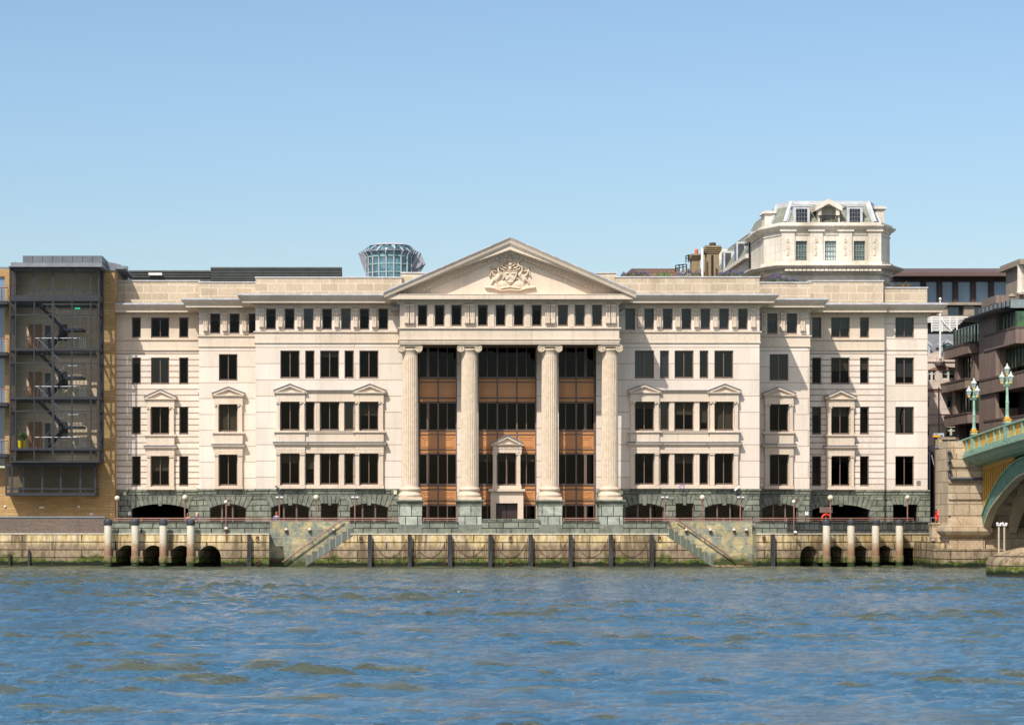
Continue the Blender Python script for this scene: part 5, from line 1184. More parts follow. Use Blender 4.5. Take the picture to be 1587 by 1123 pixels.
m = M(); m.box(X(9.2,Y5),X(148,Y5),Y5+1.6,Y5+1.7,zb0_+.1,zb1_-.05); obj('bay_blind', m, plain('bay_lining', (.14,.105,.065), .8), LB)
# left balconies
for k, (u, v) in enumerate(((459,466),(468+70,546),(616,625),(695,716))):
    m = M(); z = Z(u+8,5.6); m.box(X(-60,5.6),X(13,5.6),5.0,YL,z-.28,z); ob = obj('balcony', m, greym, LB)
    m = M(); m.tube([(X(-60,5.1),5.1,z+1.05),(X(12.5,5.1),5.1,z+1.05)], .05, 6); 
    for i in range(8): x = X(12.5-10*i,5.1); m.tube([(x,5.1,z),(x,5.1,z+1.05)], .03, 4)
    obj('balcony_rail', m, plain('balcony_wood', (.20,.09,.06), .5), ob); m = M()
    for i in range(4): m.tube([(X(-60,5.1),5.1,z+.2+.2*i),(X(12.5,5.1),5.1,z+.2+.2*i)], .012, 4)
    obj('balcony_wire', m, steel, ob)
m = M(); a = X(-59,YL); m.add([(a,YL+.2,DECK+5.5),(X(7.5,YL),YL+.2,DECK+5.5),(X(7.5,YL),YL+.2,Z(419,YL)),(a,YL+.2,Z(419,YL))],[(0,1,2,3)]); obj('balcony_glazing', m, glass_b, LB)
m = M(); m.box(a,X(7.5,YL),YL+1.5,YL+1.6,DECK+5.5,Z(419,YL)); obj('interior', m, dark_int, LB)
m = M(); m.box(a,X(6,YL),YL+3,22,Z(418,YL),Z(408,YL)); obj('penthouse', m, greyl, LB)
for px, py in ((8,784.5),(122,784.5)): m = M(); m.sphere((X(px,YL),YL-.05,Z(py,YL)), .1, 8); obj('round_light', m, white, LB)
m = M(); m.box(X(61,YL),X(69,YL),YL-.1,YL,Z(787,YL),Z(784.5,YL)); obj('wall_light', m, white, LB); m = M(); m.box(X(139,YL),X(144,YL),YL-.06,YL,Z(797.5,YL),Z(794.5,YL)); obj('vent', m, white, LB)
# yellow pots with plants inside the tower
leaf_m = NT('leaf'); _n = leaf_m.noise(3); leaf_m = leaf_m.done(leaf_m.ramp(_n, [(.3,(.035,.075,.015)),(.7,(.10,.17,.04))]), .5, .3)
for i,(px,l) in enumerate(((31,'left yellow plant pot behind the stair tower glass'),(37.5,'right yellow plant pot behind the stair tower glass'))):
    y = YT+.9+.3*i; x = X(px,y); z0 = tz(695.5); r = thing('potted_plant', l, 'plant', (x,y,z0)); m = M(); m.lathe([(.13,z0),(.19,z0+.7),(.17,z0+.7),(.1,z0+.6)], x, y, 14); obj('pot', m, plain('yellow_glaze', (.62,.48,.01), .3, .1), r, smooth=True)
    m = M()
    for k in range(26):
        a = R.uniform(0,6.28); L = R.uniform(.35,.85); rr = R.uniform(.1,.4); p0 = Vector((x,y,z0+.62)); p1 = p0+Vector((rr*math.cos(a),rr*math.sin(a),L)); w = Vector((-math.sin(a),math.cos(a),0))*.05; mid = (p0+p1)/2+Vector((0,0,.1))
        m.add([p0,mid-w,p1,mid+w],[(0,1,2,3)])
    obj('leaves', m, leaf_m, r)
# low dark brick garden wall at the river edge
GW = thing('brick_wall', 'low dark brick wall with grey coping below the ochre building at the water', 'wall', (-30,1.5,2.4))
p, q = Vector((-110,3.35)), Vector((X(163,-.7),-.62)); m = M()
d = (q-p).normalized(); inn = Vector((-d.y,d.x)); e = [p, q, q+inn*.4, p+inn*.4]; m.prismz([tuple(v) for v in e], 2.3, Z(802,0)); obj('brickwork', m, darkbrick, GW)
e = [p-inn*.06, q-inn*.06, q+inn*.46, p+inn*.46]; m = M(); m.prismz([tuple(v) for v in e], Z(802,0), Z(799.5,0)); obj('coping', m, greyl, GW)
for px, h in ((15,.95),(45,1.25)):
    k = wy(p_l0,p_l1,px)-.12; x = X(px,k); m = M(); m.box(x-.09,x+.09,k-.1,k+.1,-1,h); tag(obj('timber_stump', m, timber), 'weedy timber stump in the water %s of the left river wall' % ('at the far left' if px == 15 else 'second from the left'), 'stump', 'timber stumps at the left wall')
# ================================================================ ROUND GLASS TOWER far behind
YR = 300.0; rx = X(604,YR); s = 500/4000; GT = thing('round_tower', 'distant round glass tower with a flared metal crown left of the pediment', 'tower', (rx,YR,DECK))
zr_ = lambda py: Z(py,YR)
teal = NT('teal_glass'); _n = teal.noise(.8, 3); _v, _z = teal.planar(); _b2 = teal.brick(_v, (.05,.16,.20), (.12,.28,.32), (.05,.08,.09), .9, 2.45, .12, 0)
teal = teal.done(teal.mix(.5, _b2.outputs[0], teal.ramp(_n, [(.35,(.02,.07,.11)),(.6,(.16,.34,.40))])), .15, .8)
rb = 36*s; m = M(); m.lathe([(rb*.99,DECK),(rb*.99,zr_(400)),(rb*1.0,zr_(384))], rx, YR, 40); obj('glass_drum', m, teal, GT, smooth=True)
m = M()
for py in (391,399.5,411.5,424): m.lathe([(rb*1.02,zr_(py)-.12),(rb*1.02,zr_(py)+.12)], rx, YR, 40)
obj('floor_band', m, plain('pale_teal', (.25,.42,.42), .4), GT)
pm = plain('pale_metal', (.45,.47,.52), .4, .1, 1)
m = M()
for i in range(20):
    a = 2*math.pi*i/20+.157; x0, y0 = rx+rb*1.04*math.cos(a), YR+rb*1.04*math.sin(a); m.tube([(x0,y0,DECK),(x0,y0,zr_(400)),(rx+rb*1.2*math.cos(a),YR+rb*1.2*math.sin(a),zr_(391))], .13, 5)
obj('mullion', m, pm, GT)
m = M(); n = 20
ro = 49*s
for i in range(n):
    a0, a1 = 2*math.pi*i/n, 2*math.pi*(i+1)/n; am = (a0+a1)/2
    P = lambda r_, a, z: (rx+r_*math.cos(a), YR+r_*math.sin(a), z)
    tip = P(ro*(1.0 if i%2 else .97), am, zr_(392)-.3*(i%3)); m.add([P(rb*.72,a0,zr_(379)),P(rb*.72,a1,zr_(379)),tip],[(0,1,2)]); m.add([P(rb*.72,a0,zr_(379)-.15),tip,P(rb*.72,a1,zr_(379)-.15)],[(0,1,2)])
    m.add([P(rb*1.02,am-.09,zr_(421)),P(rb*1.02,am+.09,zr_(421)),P(ro*.99,am+.05,zr_(392)),P(ro*.99,am-.05,zr_(392))],[(0,1,2,3)]) if abs(math.cos(am)) > .82 else None
m.lathe([(rb*.9,zr_(381.5)),(rb*.74,zr_(379)),(rb*.4,zr_(377)),(.1,zr_(376.2))], rx, YR, 30); m.lathe([(rb*1.12,zr_(391)-.1),(rb*1.14,zr_(391)+.1)], rx, YR, 30)
obj('crown', m, pm, GT)
m = M()
for sgn, (a, b) in ((-1,(555,392.5)),(1,(659.5,409))):
    xa = X(a,YR); m.prism([(xa,zr_(b)),(rx+sgn*rb*.95,zr_(390)),(rx+sgn*rb*.98,zr_(424)),(rx+sgn*(rb*1.02+ (1.2 if sgn>0 else .1)),zr_(424))][::(1 if sgn>0 else -1)], YR-.6, YR+.4)
obj('fin', m, plain('fin_grey', (.30,.32,.36), .5, .1, 1), GT); m = M()
m.prism([(X(651,YR),zr_(391.5)),(X(659.5,YR),zr_(409.5)),(X(651,YR),zr_(414)),(X(640,YR),zr_(420)),(X(642,YR),zr_(400))], YR-1, YR+1)
obj('fin', m, plain('fin_grey', (.30,.32,.36), .5, .1, 1), GT)
# ================================================================ MANSARD BUILDING behind right
YM = 35.0; mx = lambda p: X(p,YM); mz = lambda p: Z(p,YM)
pale = ashlar('pale_render', (.68,.63,.54), (.74,.69,.60), (.55,.49,.40), 1.6, .7, .012, stain=.4, staincol=(.30,.25,.17))
MB = thing('mansard_building', 'pale stone building with a grey-green mansard roof and dormers, rising behind on the right', 'building', (mx(1283),YM,DECK))
x0, x1, xc0, xc1 = mx(1213), mx(1362.5), X(1184,38), X(1379,38); cd = 3.0; YE = YM+11
xw0 = xc0-.2
foot = lambda o: [(xc0-o,YE),(xc0-o,YM+cd-o*.4),(x0-o*.4,YM-o),(x1+o*.4,YM-o),(xc1+o,YM+cd-o*.4),(xc1+o,YM+22)]
m = M(); pts = foot(0)
wins = [(1233.4,1251),(1278.3,1296),(1323.3,1341)]
m.wall(pts[0],pts[1],DECK,mz(350)); m.wall(pts[1],pts[2],DECK,mz(350)); m.wall(pts[2],pts[3],DECK,mz(350),[(mx(a)-x0,mx(b)-x0,mz(403.7),mz(373.3)) for a,b in wins],.35); m.wall(pts[3],pts[4],DECK,mz(350)); m.wall(pts[4],pts[5],DECK,mz(350))
obj('wall', m, pale, MB)
m = M(); m.sweep(foot(0), [(-.1,mz(349.5)),(.55,mz(349.5)),(.55,mz(351)),(.35,mz(354.5)),(.12,mz(356)),(.12,mz(358)),(-.1,mz(358))]); m.sweep(foot(0), [(-.1,mz(345)),(.25,mz(345)),(.25,mz(349.6)),(-.1,mz(349.6))])
m.sweep(foot(0), [(-.1,mz(362.5)),(.08,mz(362.5)),(.08,mz(364)),(-.1,mz(364))]); m.sweep(foot(0), [(-.1,mz(405)),(.3,mz(405)),(.3,mz(412.5)),(-.1,mz(412.5))])
m.sweep(foot(0), [(-.1,mz(412)),(1.3,mz(412)),(1.3,mz(413.6)),(1.0,mz(417)),(.45,mz(417.3)),(.3,mz(419.5)),(.3,mz(424)),(.1,mz(426)),(-.1,mz(426))])
m.sweep(foot(0), [(-.1,mz(434)),(.35,mz(434)),(.2,mz(438)),(-.1,mz(438))]); obj('cornice', m, pale, MB)
m = M(); 
for i in range(22): x = x0+(x1-x0)*(i+.5)/22; m.box(x-.17,x+.17,YM-1.1,YM-.3,mz(421.5),mz(418.6))
obj('modillion', m, pale, MB)
m = M()
for p in (1221,1264.5,1310,1355): m.box(mx(p)-.6,mx(p)+.6,YM-.16,YM,mz(404.5),mz(359)); m.box(mx(p)-.75,mx(p)+.75,YM-.3,YM,mz(359),mz(354))
obj('pilaster', m, pale, MB)
m = M()
for p in (1221,1264.5,1310,1355):
    for k in range(9): z = mz(368+3.4*k); w = .07+.12*((k*7)%3)/2; m.sphere((mx(p)+R.uniform(-.08,.08),YM-.15,z), w, 6, 1, .4, .7)
obj('carved_drop', m, plain('carving_tan', (.56,.48,.36), .9), MB)  # carved drops in a browner tone than the wall
for i,(a,b) in enumerate(wins):
    xa, xb, za, zb = mx(a), mx(b), mz(403.7), mz(373.3); m = M(); m.box(xa,xa+.06,YM+.2,YM+.28,za,zb); m.box(xb-.06,xb,YM+.2,YM+.28,za,zb); m.box(xa,xb,YM+.2,YM+.28,zb-.06,zb); m.box(xa,xb,YM+.2,YM+.28,za,za+.06)
    for k in (1,2,3): x = xa+(xb-xa)*k/4; m.box(x-.025,x+.025,YM+.2,YM+.28,za,zb)
    for k in (1,2,3): z = za+(zb-za)*k/4; m.box(xa,xb,YM+.21,YM+.27,z-.02,z+.02)
    o = obj('window', m, plain('grey_green_frame', (.22,.27,.26), .5), MB); g = M(); g.box(xa,xb,YM+.29,YM+.31,za,zb); obj('pane', g, plain('window_blind_pale' if i == 1 else 'window_grey_glass', (.50,.60,.60) if i == 1 else (.10,.13,.13), .15, .3, .6), o)
slate = ashlar('green_slate', (.22,.24,.19), (.30,.31,.25), (.13,.14,.11), .5, .26, .02, stain=.25, bmp=.3)
m = M(); base = [(x0+.3,YM+.5),(x1-.3,YM+.5),(xc1-.6,YM+cd+.6),(xc1-.6,YM+20),(xc0+.6,YM+20),(xc0+.6,YM+cd+.6)]; top = [(X(1226,YM+2.4),YM+2.4),(X(1345,YM+2.4),YM+2.4),(X(1352,YM+4.6),YM+4.6),(X(1352,YM+4.6),YM+18),(X(1205,YM+4.6),YM+18),(X(1205,YM+4.6),YM+4.6)]
zr0, zr1 = mz(345), mz(309.5); n = 6; vs = [(x,y,zr0) for x,y in base]+[(x,y,zr1 if i in (0,1,2) else zr1-.0) for i,(x,y) in enumerate(top)]
m.add(vs, [(i,(i+1)%n,(i+1)%n+n,i+n) for i in range(n)]+[tuple(range(n,2*n))]); obj('roof', m, slate, MB)
leadp = plain('pale_lead', (.50,.52,.54), .5, .2, 2); m = M()
for i in (0,1,2,5): b0, t0 = base[i], top[i]; m.tube([(b0[0],b0[1]-.05,zr0),(t0[0],t0[1]-.05,zr1)], .26 if i in (0,1) else .2, 6)
m.sweep([top[5],top[0],top[1],top[2]], [(-.2,zr1-.35),(.18,zr1-.35),(.18,zr1+.15),(-.2,zr1+.15)]); obj('roof_lead', m, leadp, MB)
for a, b, nm in ((1230.5,1256,0),(1313.5,1338,0)):
    xa, xb, za, zb = mx(a), mx(b), mz(348), mz(319.5); m = M(); m.box(xa,xb,YM+.35,YM+3,za,zb); m.box(xa-.1,xb+.1,YM+.3,YM+3,zb,zb+.12); o = obj('dormer', m, leadp, MB)
    g = M(); g.box(xa+.25,xb-.25,YM+.3,YM+.34,mz(348),mz(323)); obj('dormer_window', g, plain('navy_window', (.018,.022,.03), .25), o); g = M()
    for k in range(1,4): x = xa+.25+(xb-xa-.5)*k/4; g.box(x-.02,x+.02,YM+.27,YM+.3,mz(348),mz(323))
    for k in range(1,4): z = mz(348)+(mz(323)-mz(348))*k/4; g.box(xa+.3,xb-.3,YM+.27,YM+.3,z-.02,z+.02)
    obj('glazing_bar', g, greyl, o)
xa, xb = mx(1268), mx(1301.5); m = M(); chevron(m, mx(1263), mx(1305), mz(319.5), mz(308.3), .45, YM-.1, YM+3.4); m.prism([(xa,mz(319)),((xa+xb)/2,mz(311)),(xb,mz(319))][::-1], YM+.2, YM+3.2)
m.box(xa,xa+.32,YM+.1,YM+.5,mz(348),mz(319)); m.box(xb-.32,xb,YM+.1,YM+.5,mz(348),mz(319)); m.box(xa,xb,YM+1.0,YM+1.1,mz(348),mz(319)); o = obj('balcony_porch', m, pale, MB)
m = M(); 
for a, b in ((1274,1281.5),(1285,1293)): m.box(mx(a),mx(b),YM+.93,YM+1.0,mz(346),mz(326))
obj('french_window', m, plain('dull_pane', (.42,.44,.40), .3), o); m = M()
for k in range(14): x = xa+.2+(xb-xa-.4)*k/13; m.tube([(x,YM,mz(346)),(x,YM,mz(334.5))], .03, 4)
m.tube([(xa,YM,mz(334.5)),(xb,YM,mz(334.5))], .05, 5); m.tube([(xa,YM,mz(345)),(xb,YM,mz(345))], .04, 5); obj('balustrade', m, black, o)
for px, py, y in ((1190,329,YM+5),(1361,322,YM+5)):
    m = M(); xx = X(px,y); m.box(xx-.45,xx+.35,y-1,y+1,zr0-.5,Z(py+4,y)); m.prism([(xx-.65,Z(py+4,y)),(xx+.6,Z(py+4,y)),(xx+.6,Z(py+2.5,y)),(xx+.3,Z(py,y)),(xx-.5,Z(py,y))], y-1.2, y+1.2); obj('side_dormer', m, pale, MB)
# left wing of the mansard building, running back
m = M(); wz0, wz1 = Z(402,48), Z(372,52)
xs_ = xc0-.0
YE = YM+44; wa, wb = 28.9, 32.8; WY = YM+11.2
m.prismx([(WY,wa),(YE,wa),(YE,wb),(WY,wb)], xs_+2.6, xs_+9); m.add([(xs_+.3,WY,wa),(xs_+.3,YE,wa),(xs_+2.6,YE,wb),(xs_+2.6,WY,wb)],[(0,1,2,3)]); m.add([(xs_+.3,WY,wa),(xs_+2.6,WY,wb),(xs_+2.6,WY,wa)],[(0,1,2)]); obj('wing_roof', m, slate, MB)
m = M(); m.tube([(xs_+.3,WY,wa),(xs_+2.6,WY,wb)], .3, 6); m.tube([(xs_+2.6,WY,wb),(xs_+2.6,YE,wb)], .13, 6); obj('roof_lead', m, leadp, MB)
m = M(); m.box(xs_-.45,xs_+.35,WY,YE,wa-.35,wa); m.box(xs_-.1,xs_+9,YE-.3,YE,DECK,wb); m.wall((xs_-.02,YE),(xs_-.02,WY-.3),DECK,wa); obj('wing_wall', m, pale, MB)
for y in (WY+4,WY+13,WY+22,WY+31):
    m = M(); m.box(xs_+.6,xs_+2.4,y,y+1.5,wa+.5,wb-1.3); o = obj('wing_dormer', m, leadp, MB); m = M(); m.box(xs_+.75,xs_+1.35,y-.03,y-.01,wa+.7,wb-1.5); m.box(xs_+.57,xs_+.6,y+.2,y+1.3,wa+.7,wb-1.5); obj('dormer_window', m, plain('dormer_dark', (.06,.07,.08), .3), o)
m = M(); m.tube([(xc0-.15,WY-.5,mz(426)),(xc0-.15,WY-.5,30)], .1, 6); obj('downpipe', m, black, MB)
# ================================================================ ROOFSCAPE between pediment and mansard
YH = 48.0; hx = lambda p: X(p,YH); hz = lambda p: Z(p,YH)
TR = thing('tiled_roof_building', 'low brown tiled roof with railings behind the lavender, right of the pediment', 'building', (hx(1010),YH,DECK))
m = M(); m.prism([(hx(970),hz(450)),(hx(1052),hz(450)),(hx(1052),hz(416)),(hx(979),hz(416)),(hx(962),hz(430)),(hx(962),hz(450))], YH, YH+10); obj('roof', m, ashlar('brown_tiles', (.20,.13,.10), (.26,.17,.135), (.12,.08,.06), .4, .3, .02), TR)
m = M(); m.box(hx(965),hx(1110),YH+.2,YH+9,DECK,hz(432)); obj('wall', m, stockbrick, TR)
m = M(); m.box(hx(1052),hx(1094),YH-1,YH+6,hz(436),hz(424)); m.box(hx(1062),hx(1094),YH+.5,YH+6,hz(424),hz(415)); obj('roof_hut', m, plain('pale_render2', (.45,.44,.42), .8), TR)
m = M()
for a, b, t, u in ((1045,1062,413,423),(1061,1072,398,408)):
    for k in range(4): x = hx(a+(b-a)*k/3); m.tube([(x,YH-1,hz(u)),(x,YH-1,hz(t-(2 if k else 0)))], .05, 4)
    m.tube([(hx(a),YH-1,hz(t)),(hx(b),YH-1,hz(t-2))], .05, 4); m.tube([(hx(a),YH-1,hz(t+4)),(hx(b),YH-1,hz(t+2))], .04, 4)
obj('roof_railing', m, black, TR)
def chimney(xa, xb, py0, top, Y, label, pot, potcol):
    r = thing('chimney', label, 'chimney', (X((xa+xb)/2,Y),Y,hz(440))); a, b = X(xa,Y), X(xb,Y); w = b-a; m = M()
    m.box(a+w*.1,b-w*.1,Y,Y+1.6,hz(440),hz(py0)); s_ = (hz(top)-hz(py0)); 
    for k in range(5): e = w*.1-w*.05*min(k,2)*1.0-(w*.02*k if k < 4 else 0); m.box(a+e,b-e,Y-.1*k+.05,Y+1.6,hz(py0)+s_*k/5,hz(py0)+s_*(k+1)/5)
    obj('stack', m, stockbrick, r); m = M()
    for (c, d, t) in pot: m.lathe([(X(d,Y)*.5-X(c,Y)*.5,hz(top)-.1),((X(d,Y)-X(c,Y))*.55,hz(t)-.1),((X(d,Y)-X(c,Y))*.42,hz(t))], X((c+d)/2,Y), Y+.7, 12)
    obj('chimney_pot', m, potcol, r)
chimney(1071,1086.5,408,397,YH-2,'brick chimney stack with one orange pot behind the roof parapet',[(1078.5,1083.5,388)],plain('terracotta', (.55,.14,.05), .7))
chimney(1093,1117,400,386,YH-3,'larger brick chimney stack with a dark square pot, left of the mansard roof',[(1101,1111,380)],plain('soot', (.06,.055,.05), .8))
m = M(); m.tube([(X(1088.5,YH-4),YH-4,hz(436)),(X(1088.5,YH-4),YH-4,hz(391))], .13, 10); tag(obj('flue_pipe', m, white), 'white flue pipe standing between the two brick chimneys', 'pipe')
m = M(); m.tube([(X(1104,YH-4),YH-4,hz(436)),(X(1104,YH-4),YH-4,hz(402))], .12, 8); tag(obj('flue_pipe', m, black), 'thin black pipe up the face of the larger brick chimney', 'pipe')
# lavender and shrubs on the parapet
lav = plain('lavender', (.13,.10,.22), .8, .35, 5); lavg = plain('lavender_green', (.08,.12,.05), .8, .4, 4); shg = plain('shrub_green', (.10,.20,.04), .7, .4, 4); brn = plain('dry_plant', (.16,.12,.06), .8, .4, 4)
def clump(a, b, py0, h, Y, label, mats, cat='shrub'):
    xa, xb = X(a,Y), X(b,Y); z0 = Z(py0,Y); r = thing('shrub', label, cat, ((xa+xb)/2,Y,z0), 'planting along the roof parapet')
    for q, (mt, lo, hi, n) in enumerate(mats):
        m = M(); N = int(n*(xb-xa)*12)
        for i in range(N):
            u = R.random(); x = xa+(xb-xa)*u; env = (math.sin(math.pi*min(1,max(0,u)))**.5)*(.75+.25*math.sin(u*17+a)); y = Y+R.uniform(-.35,.35); z = z0+h*env*R.uniform(lo,hi)
            L = R.uniform(.10,.22); t = Vector((R.uniform(-.5,.5),R.uniform(-.5,.5),1)).normalized()*L; w = Vector((R.uniform(-1,1),R.uniform(-1,1),0)).normalized()*.035
            p_ = Vector((x,y,z)); m.add([p_-w,p_+w,p_+t],[(0,1,2)])
        obj('foliage' if q == 0 else 'flowers', m, mt, r)
G = lambda n=9: (lavg,-.05,.7,n)
Lv = lambda n=7: (lav,.55,1.0,n)
clump(962,1008,429.5,.62,2.1,'lavender bed on the parapet just right of the pediment',[G(),Lv()])
clump(1018,1040,429.5,.38,2.1,'low bright green plant on the parapet between two lavender beds',[(shg,-.05,1,12)])
clump(1050,1088,429.5,.60,2.1,'lavender bed on the parapet in front of the chimneys',[G(),Lv()])
clump(1112,1158,429.5,.62,2.1,'lavender bed on the parapet left of the mansard building',[G(),Lv()])
clump(1186,1222,438,.75,6.2,'domed lavender bush on the lower parapet under the mansard building',[G(12),Lv(10)])
clump(1219,1238,438,.40,6.2,'small lavender tuft right of the domed lavender bush',[G(),Lv()])
clump(1175,1190,436,.95,7.0,'brown dry shrub in the roof corner left of the domed lavender bush',[(brn,-.05,1,14)])
clump(1385,1412,445,.35,11.5,'low brownish sedum mound on the far right parapet',[(brn,-.05,1,16)])
# ================================================================ RIGHT SIDE BACKGROUND
YO = 100.0; ox = lambda p: X(p,YO); oz = lambda p: Z(p,YO)
OB = thing('office_block', 'long brown-roofed office block with blue ribbon glazing far right behind the stone building', 'building', (ox(1500),YO,DECK))
brown = plain('brown_metal', (.135,.085,.075), .5, .15, .4)
m = M(); m.prismx([(YO-2.0,oz(430)),(YO-2.0,oz(424.5)),(YO-1.4,oz(423.5)),(YO+3,oz(412)),(YO+20,oz(412)),(YO+20,oz(430))], ox(1382), ox(1700)); obj('roof_fascia', m, brown, OB)
m = M(); m.box(ox(1380),ox(1700),YO+1.5,YO+2,DECK,oz(430)); obj('interior', m, plain('block_inside', (.07,.075,.08), .6), OB)
m = M(); m.box(ox(1380),ox(1700),YO+.4,YO+.5,oz(469),oz(431)); obj('ribbon_glazing', m, glass_b, OB)
for p in (1432,1457,1481.5,1509,1537,1566,1594,1622): m = M(); m.box(ox(p)-.28,ox(p)+.28,YO,YO+.5,oz(469),oz(436)); obj('mullion', m, plain('dark_brown', (.05,.03,.028), .6), OB)
m = M(); m.box(ox(1380),ox(1700),YO-.1,YO+.5,oz(436),oz(430)); obj('window_head', m, plain('dark_brown', (.05,.03,.028), .6), OB)
tan = plain('tan_concrete', (.30,.25,.19), .85, .15, 1)
m = M(); m.box(ox(1420),ox(1700),YO-1,YO+1.2,oz(473.5),oz(469.5))
for p in (1459,1500,1540): m.box(ox(p)-.6,ox(p)+.6,YO-.6,YO+1.2,oz(490),oz(473.5))
m.box(ox(1420),ox(1700),YO-.6,YO+1.2,oz(498),oz(489.5)); obj('concrete_frame', m, tan, OB)
m = M(); m.box(ox(1420),ox(1700),YO+.7,YO+.8,oz(489.5),oz(473.5)); obj('lower_glazing', m, glass_b, OB)
# white stone building with dormers and trellis
YV = 52.0; vx = lambda p: X(p,YV); vz = lambda p: Z(p,YV)
WB = thing('stone_house', 'pinkish stone house with curved gable, dormers and white roof trellis', 'building', (vx(1465),YV,DECK))
pink = ashlar('pinkish_stone', (.56,.48,.42), (.62,.53,.47), (.4,.32,.27), 1.4, .9, .02, stain=.1)
ww = [(1426,1438.5,646.5),(1438,1450,573.5),(1460,1480,573.5),(1428,1441,613.8),(1467.5,1482,613.8),(1429,1441.5,656.5),(1466,1482,656.5)]
W2 = [(1438,1450.5,574,590),(1460,1480,574,587),(1428,1441,614.5,632),(1467.5,1484,614.5,632),(1428,1441.5,658,676),(1466.5,1482,662,677)]
m = M(); xl, xr = vx(1400), vx(1520); m.wall((xl,YV),(xr,YV),DECK,vz(556),[(vx(a)-xl,vx(b)-xl,vz(d),vz(c)) for a,b,c,d in W2],.25)
pts = [(vx(1420),vz(556)),(vx(1520),vz(556)),(vx(1520),vz(553)),(vx(1478),vz(553)),(vx(1469),vz(549)),(vx(1458),vz(543.5)),(vx(1447),vz(545.5)),(vx(1438),vz(551)),(vx(1420),vz(556.5))]
m.prism(pts[::-1], YV, YV+.5); obj('wall', m, pink, WB)
m = M()
for z_, w_ in ((559,.12),(601,.16),(640,.1),(655.5,.1)): m.box(xl,xr,YV-w_,YV,vz(z_+1.6),vz(z_)); 
obj('string_course', m, pink, WB)
rd = plain('red_sandstone', (.26,.14,.11), .8, .1); m = M(); arc = [(vx(1438+ (1485-1438)*i/10), vz(573-6*math.sin(math.pi*i/10))) for i in range(11)]; m.prism((arc+[(vx(1485),vz(573.4)),(vx(1438),vz(573.4))]), YV-.06, YV); m.box(xl,xr,YV-.05,YV,vz(607),vz(603.5)); obj('red_band', m, rd, WB)
for a, b, c, d in W2:
    m = M(); xa, xb, za, zb = vx(a), vx(b), vz(d), vz(c); m.box(xa,xa+.08,YV+.1,YV+.16,za,zb); m.box(xb-.08,xb,YV+.1,YV+.16,za,zb); m.box((xa+xb)/2-.1,(xa+xb)/2+.1,YV+.08,YV+.16,za,zb); m.box(xa,xb,YV+.1,YV+.16,za,za+.08); m.box(xa,xb,YV+.1,YV+.16,zb-.38,zb-.3); o = obj('window', m, plain('cream_frame', (.60,.58,.50), .6), WB)
    g = M(); g.box(xa,xb,YV+.17,YV+.19,za,zb-.34); obj('pane', g, plain('dark_pane', (.02,.025,.03), .1), o); g = M(); g.box(xa,xb,YV+.17,YV+.19,zb-.34,zb); obj('top_light', g, plain('teal_pane', (.16,.30,.30), .2), o)
m = M(); m.add([(xl,YV+.4,vz(556)),(xr,YV+.4,vz(556)),(xr,YV+4,vz(513)),(xl,YV+4,vz(513))],[(0,1,2,3)]); m.box(xl,xr,YV+4,YV+12,DECK,vz(513)); obj('lead_roof', m, plain('grey_roof', (.17,.175,.185), .6, .15, 1), WB)
for a, b in ((1431,1443.5),(1459,1482)):
    xa, xb = vx(a), vx(b); m = M(); m.box(xa,xb,YV+.5,YV+4,vz(552),vz(532)); chevron(m, xa-.15, xb+.15, vz(532.5), vz(525.5), .3, YV+.4, YV+4); m.prism([(xa,vz(533)),((xa+xb)/2,vz(527)),(xb,vz(533))][::-1], YV+.5, YV+4); o = obj('dormer', m, plain('pale_blue_lead', (.38,.43,.48), .5, .1), WB)
    g = M(); g.box(xa+.25,xb-.25,YV+.44,YV+.48,vz(552),vz(534)); obj('dormer_window', g, plain('dormer_teal', (.05,.10,.10), .2), o)
m = M(); YX = YV+6; tx_ = lambda p: X(p,YX); tz2 = lambda p: Z(p,YX)
for k in range(9): p = 491+2.6*k; m.box(tx_(1436+(8 if k > 3 else 0)),tx_(1500-3*k),YX,YX+.08,tz2(p)-.05,tz2(p)+.05)
for p in (1444,1460,1472,1483): m.box(tx_(p)-.06,tx_(p)+.06,YX-.05,YX,tz2(514),tz2(491))
m.tube([(tx_(1456),YX-.1,tz2(493)),(tx_(1475),YX-.1,tz2(513))], .08, 5); obj('trellis', m, white, WB)
m = M(); m.box(vx(1450.5),vx(1460),YV-.5,YV,vz(563),vz(553)); m.lathe([(.3,vz(566)),(.5,vz(562)),(.55,vz(560))], vx(1455), YV-.3, 12); o = obj('corbel', m, pink, WB)
fp = thing('flagpole', 'tall white flagpole on the gable of the pinkish stone house', 'flagpole', (vx(1455),YV-.6,vz(556))); m = M(); m.tube([(vx(1455),YV-.6,vz(556)),(vx(1455),YV-.6,vz(465))], .12, 8, .07); obj('pole', m, white, fp); m = M(); m.sphere((vx(1455),YV-.6,vz(464)), .15, 8); obj('finial', m, white, fp)
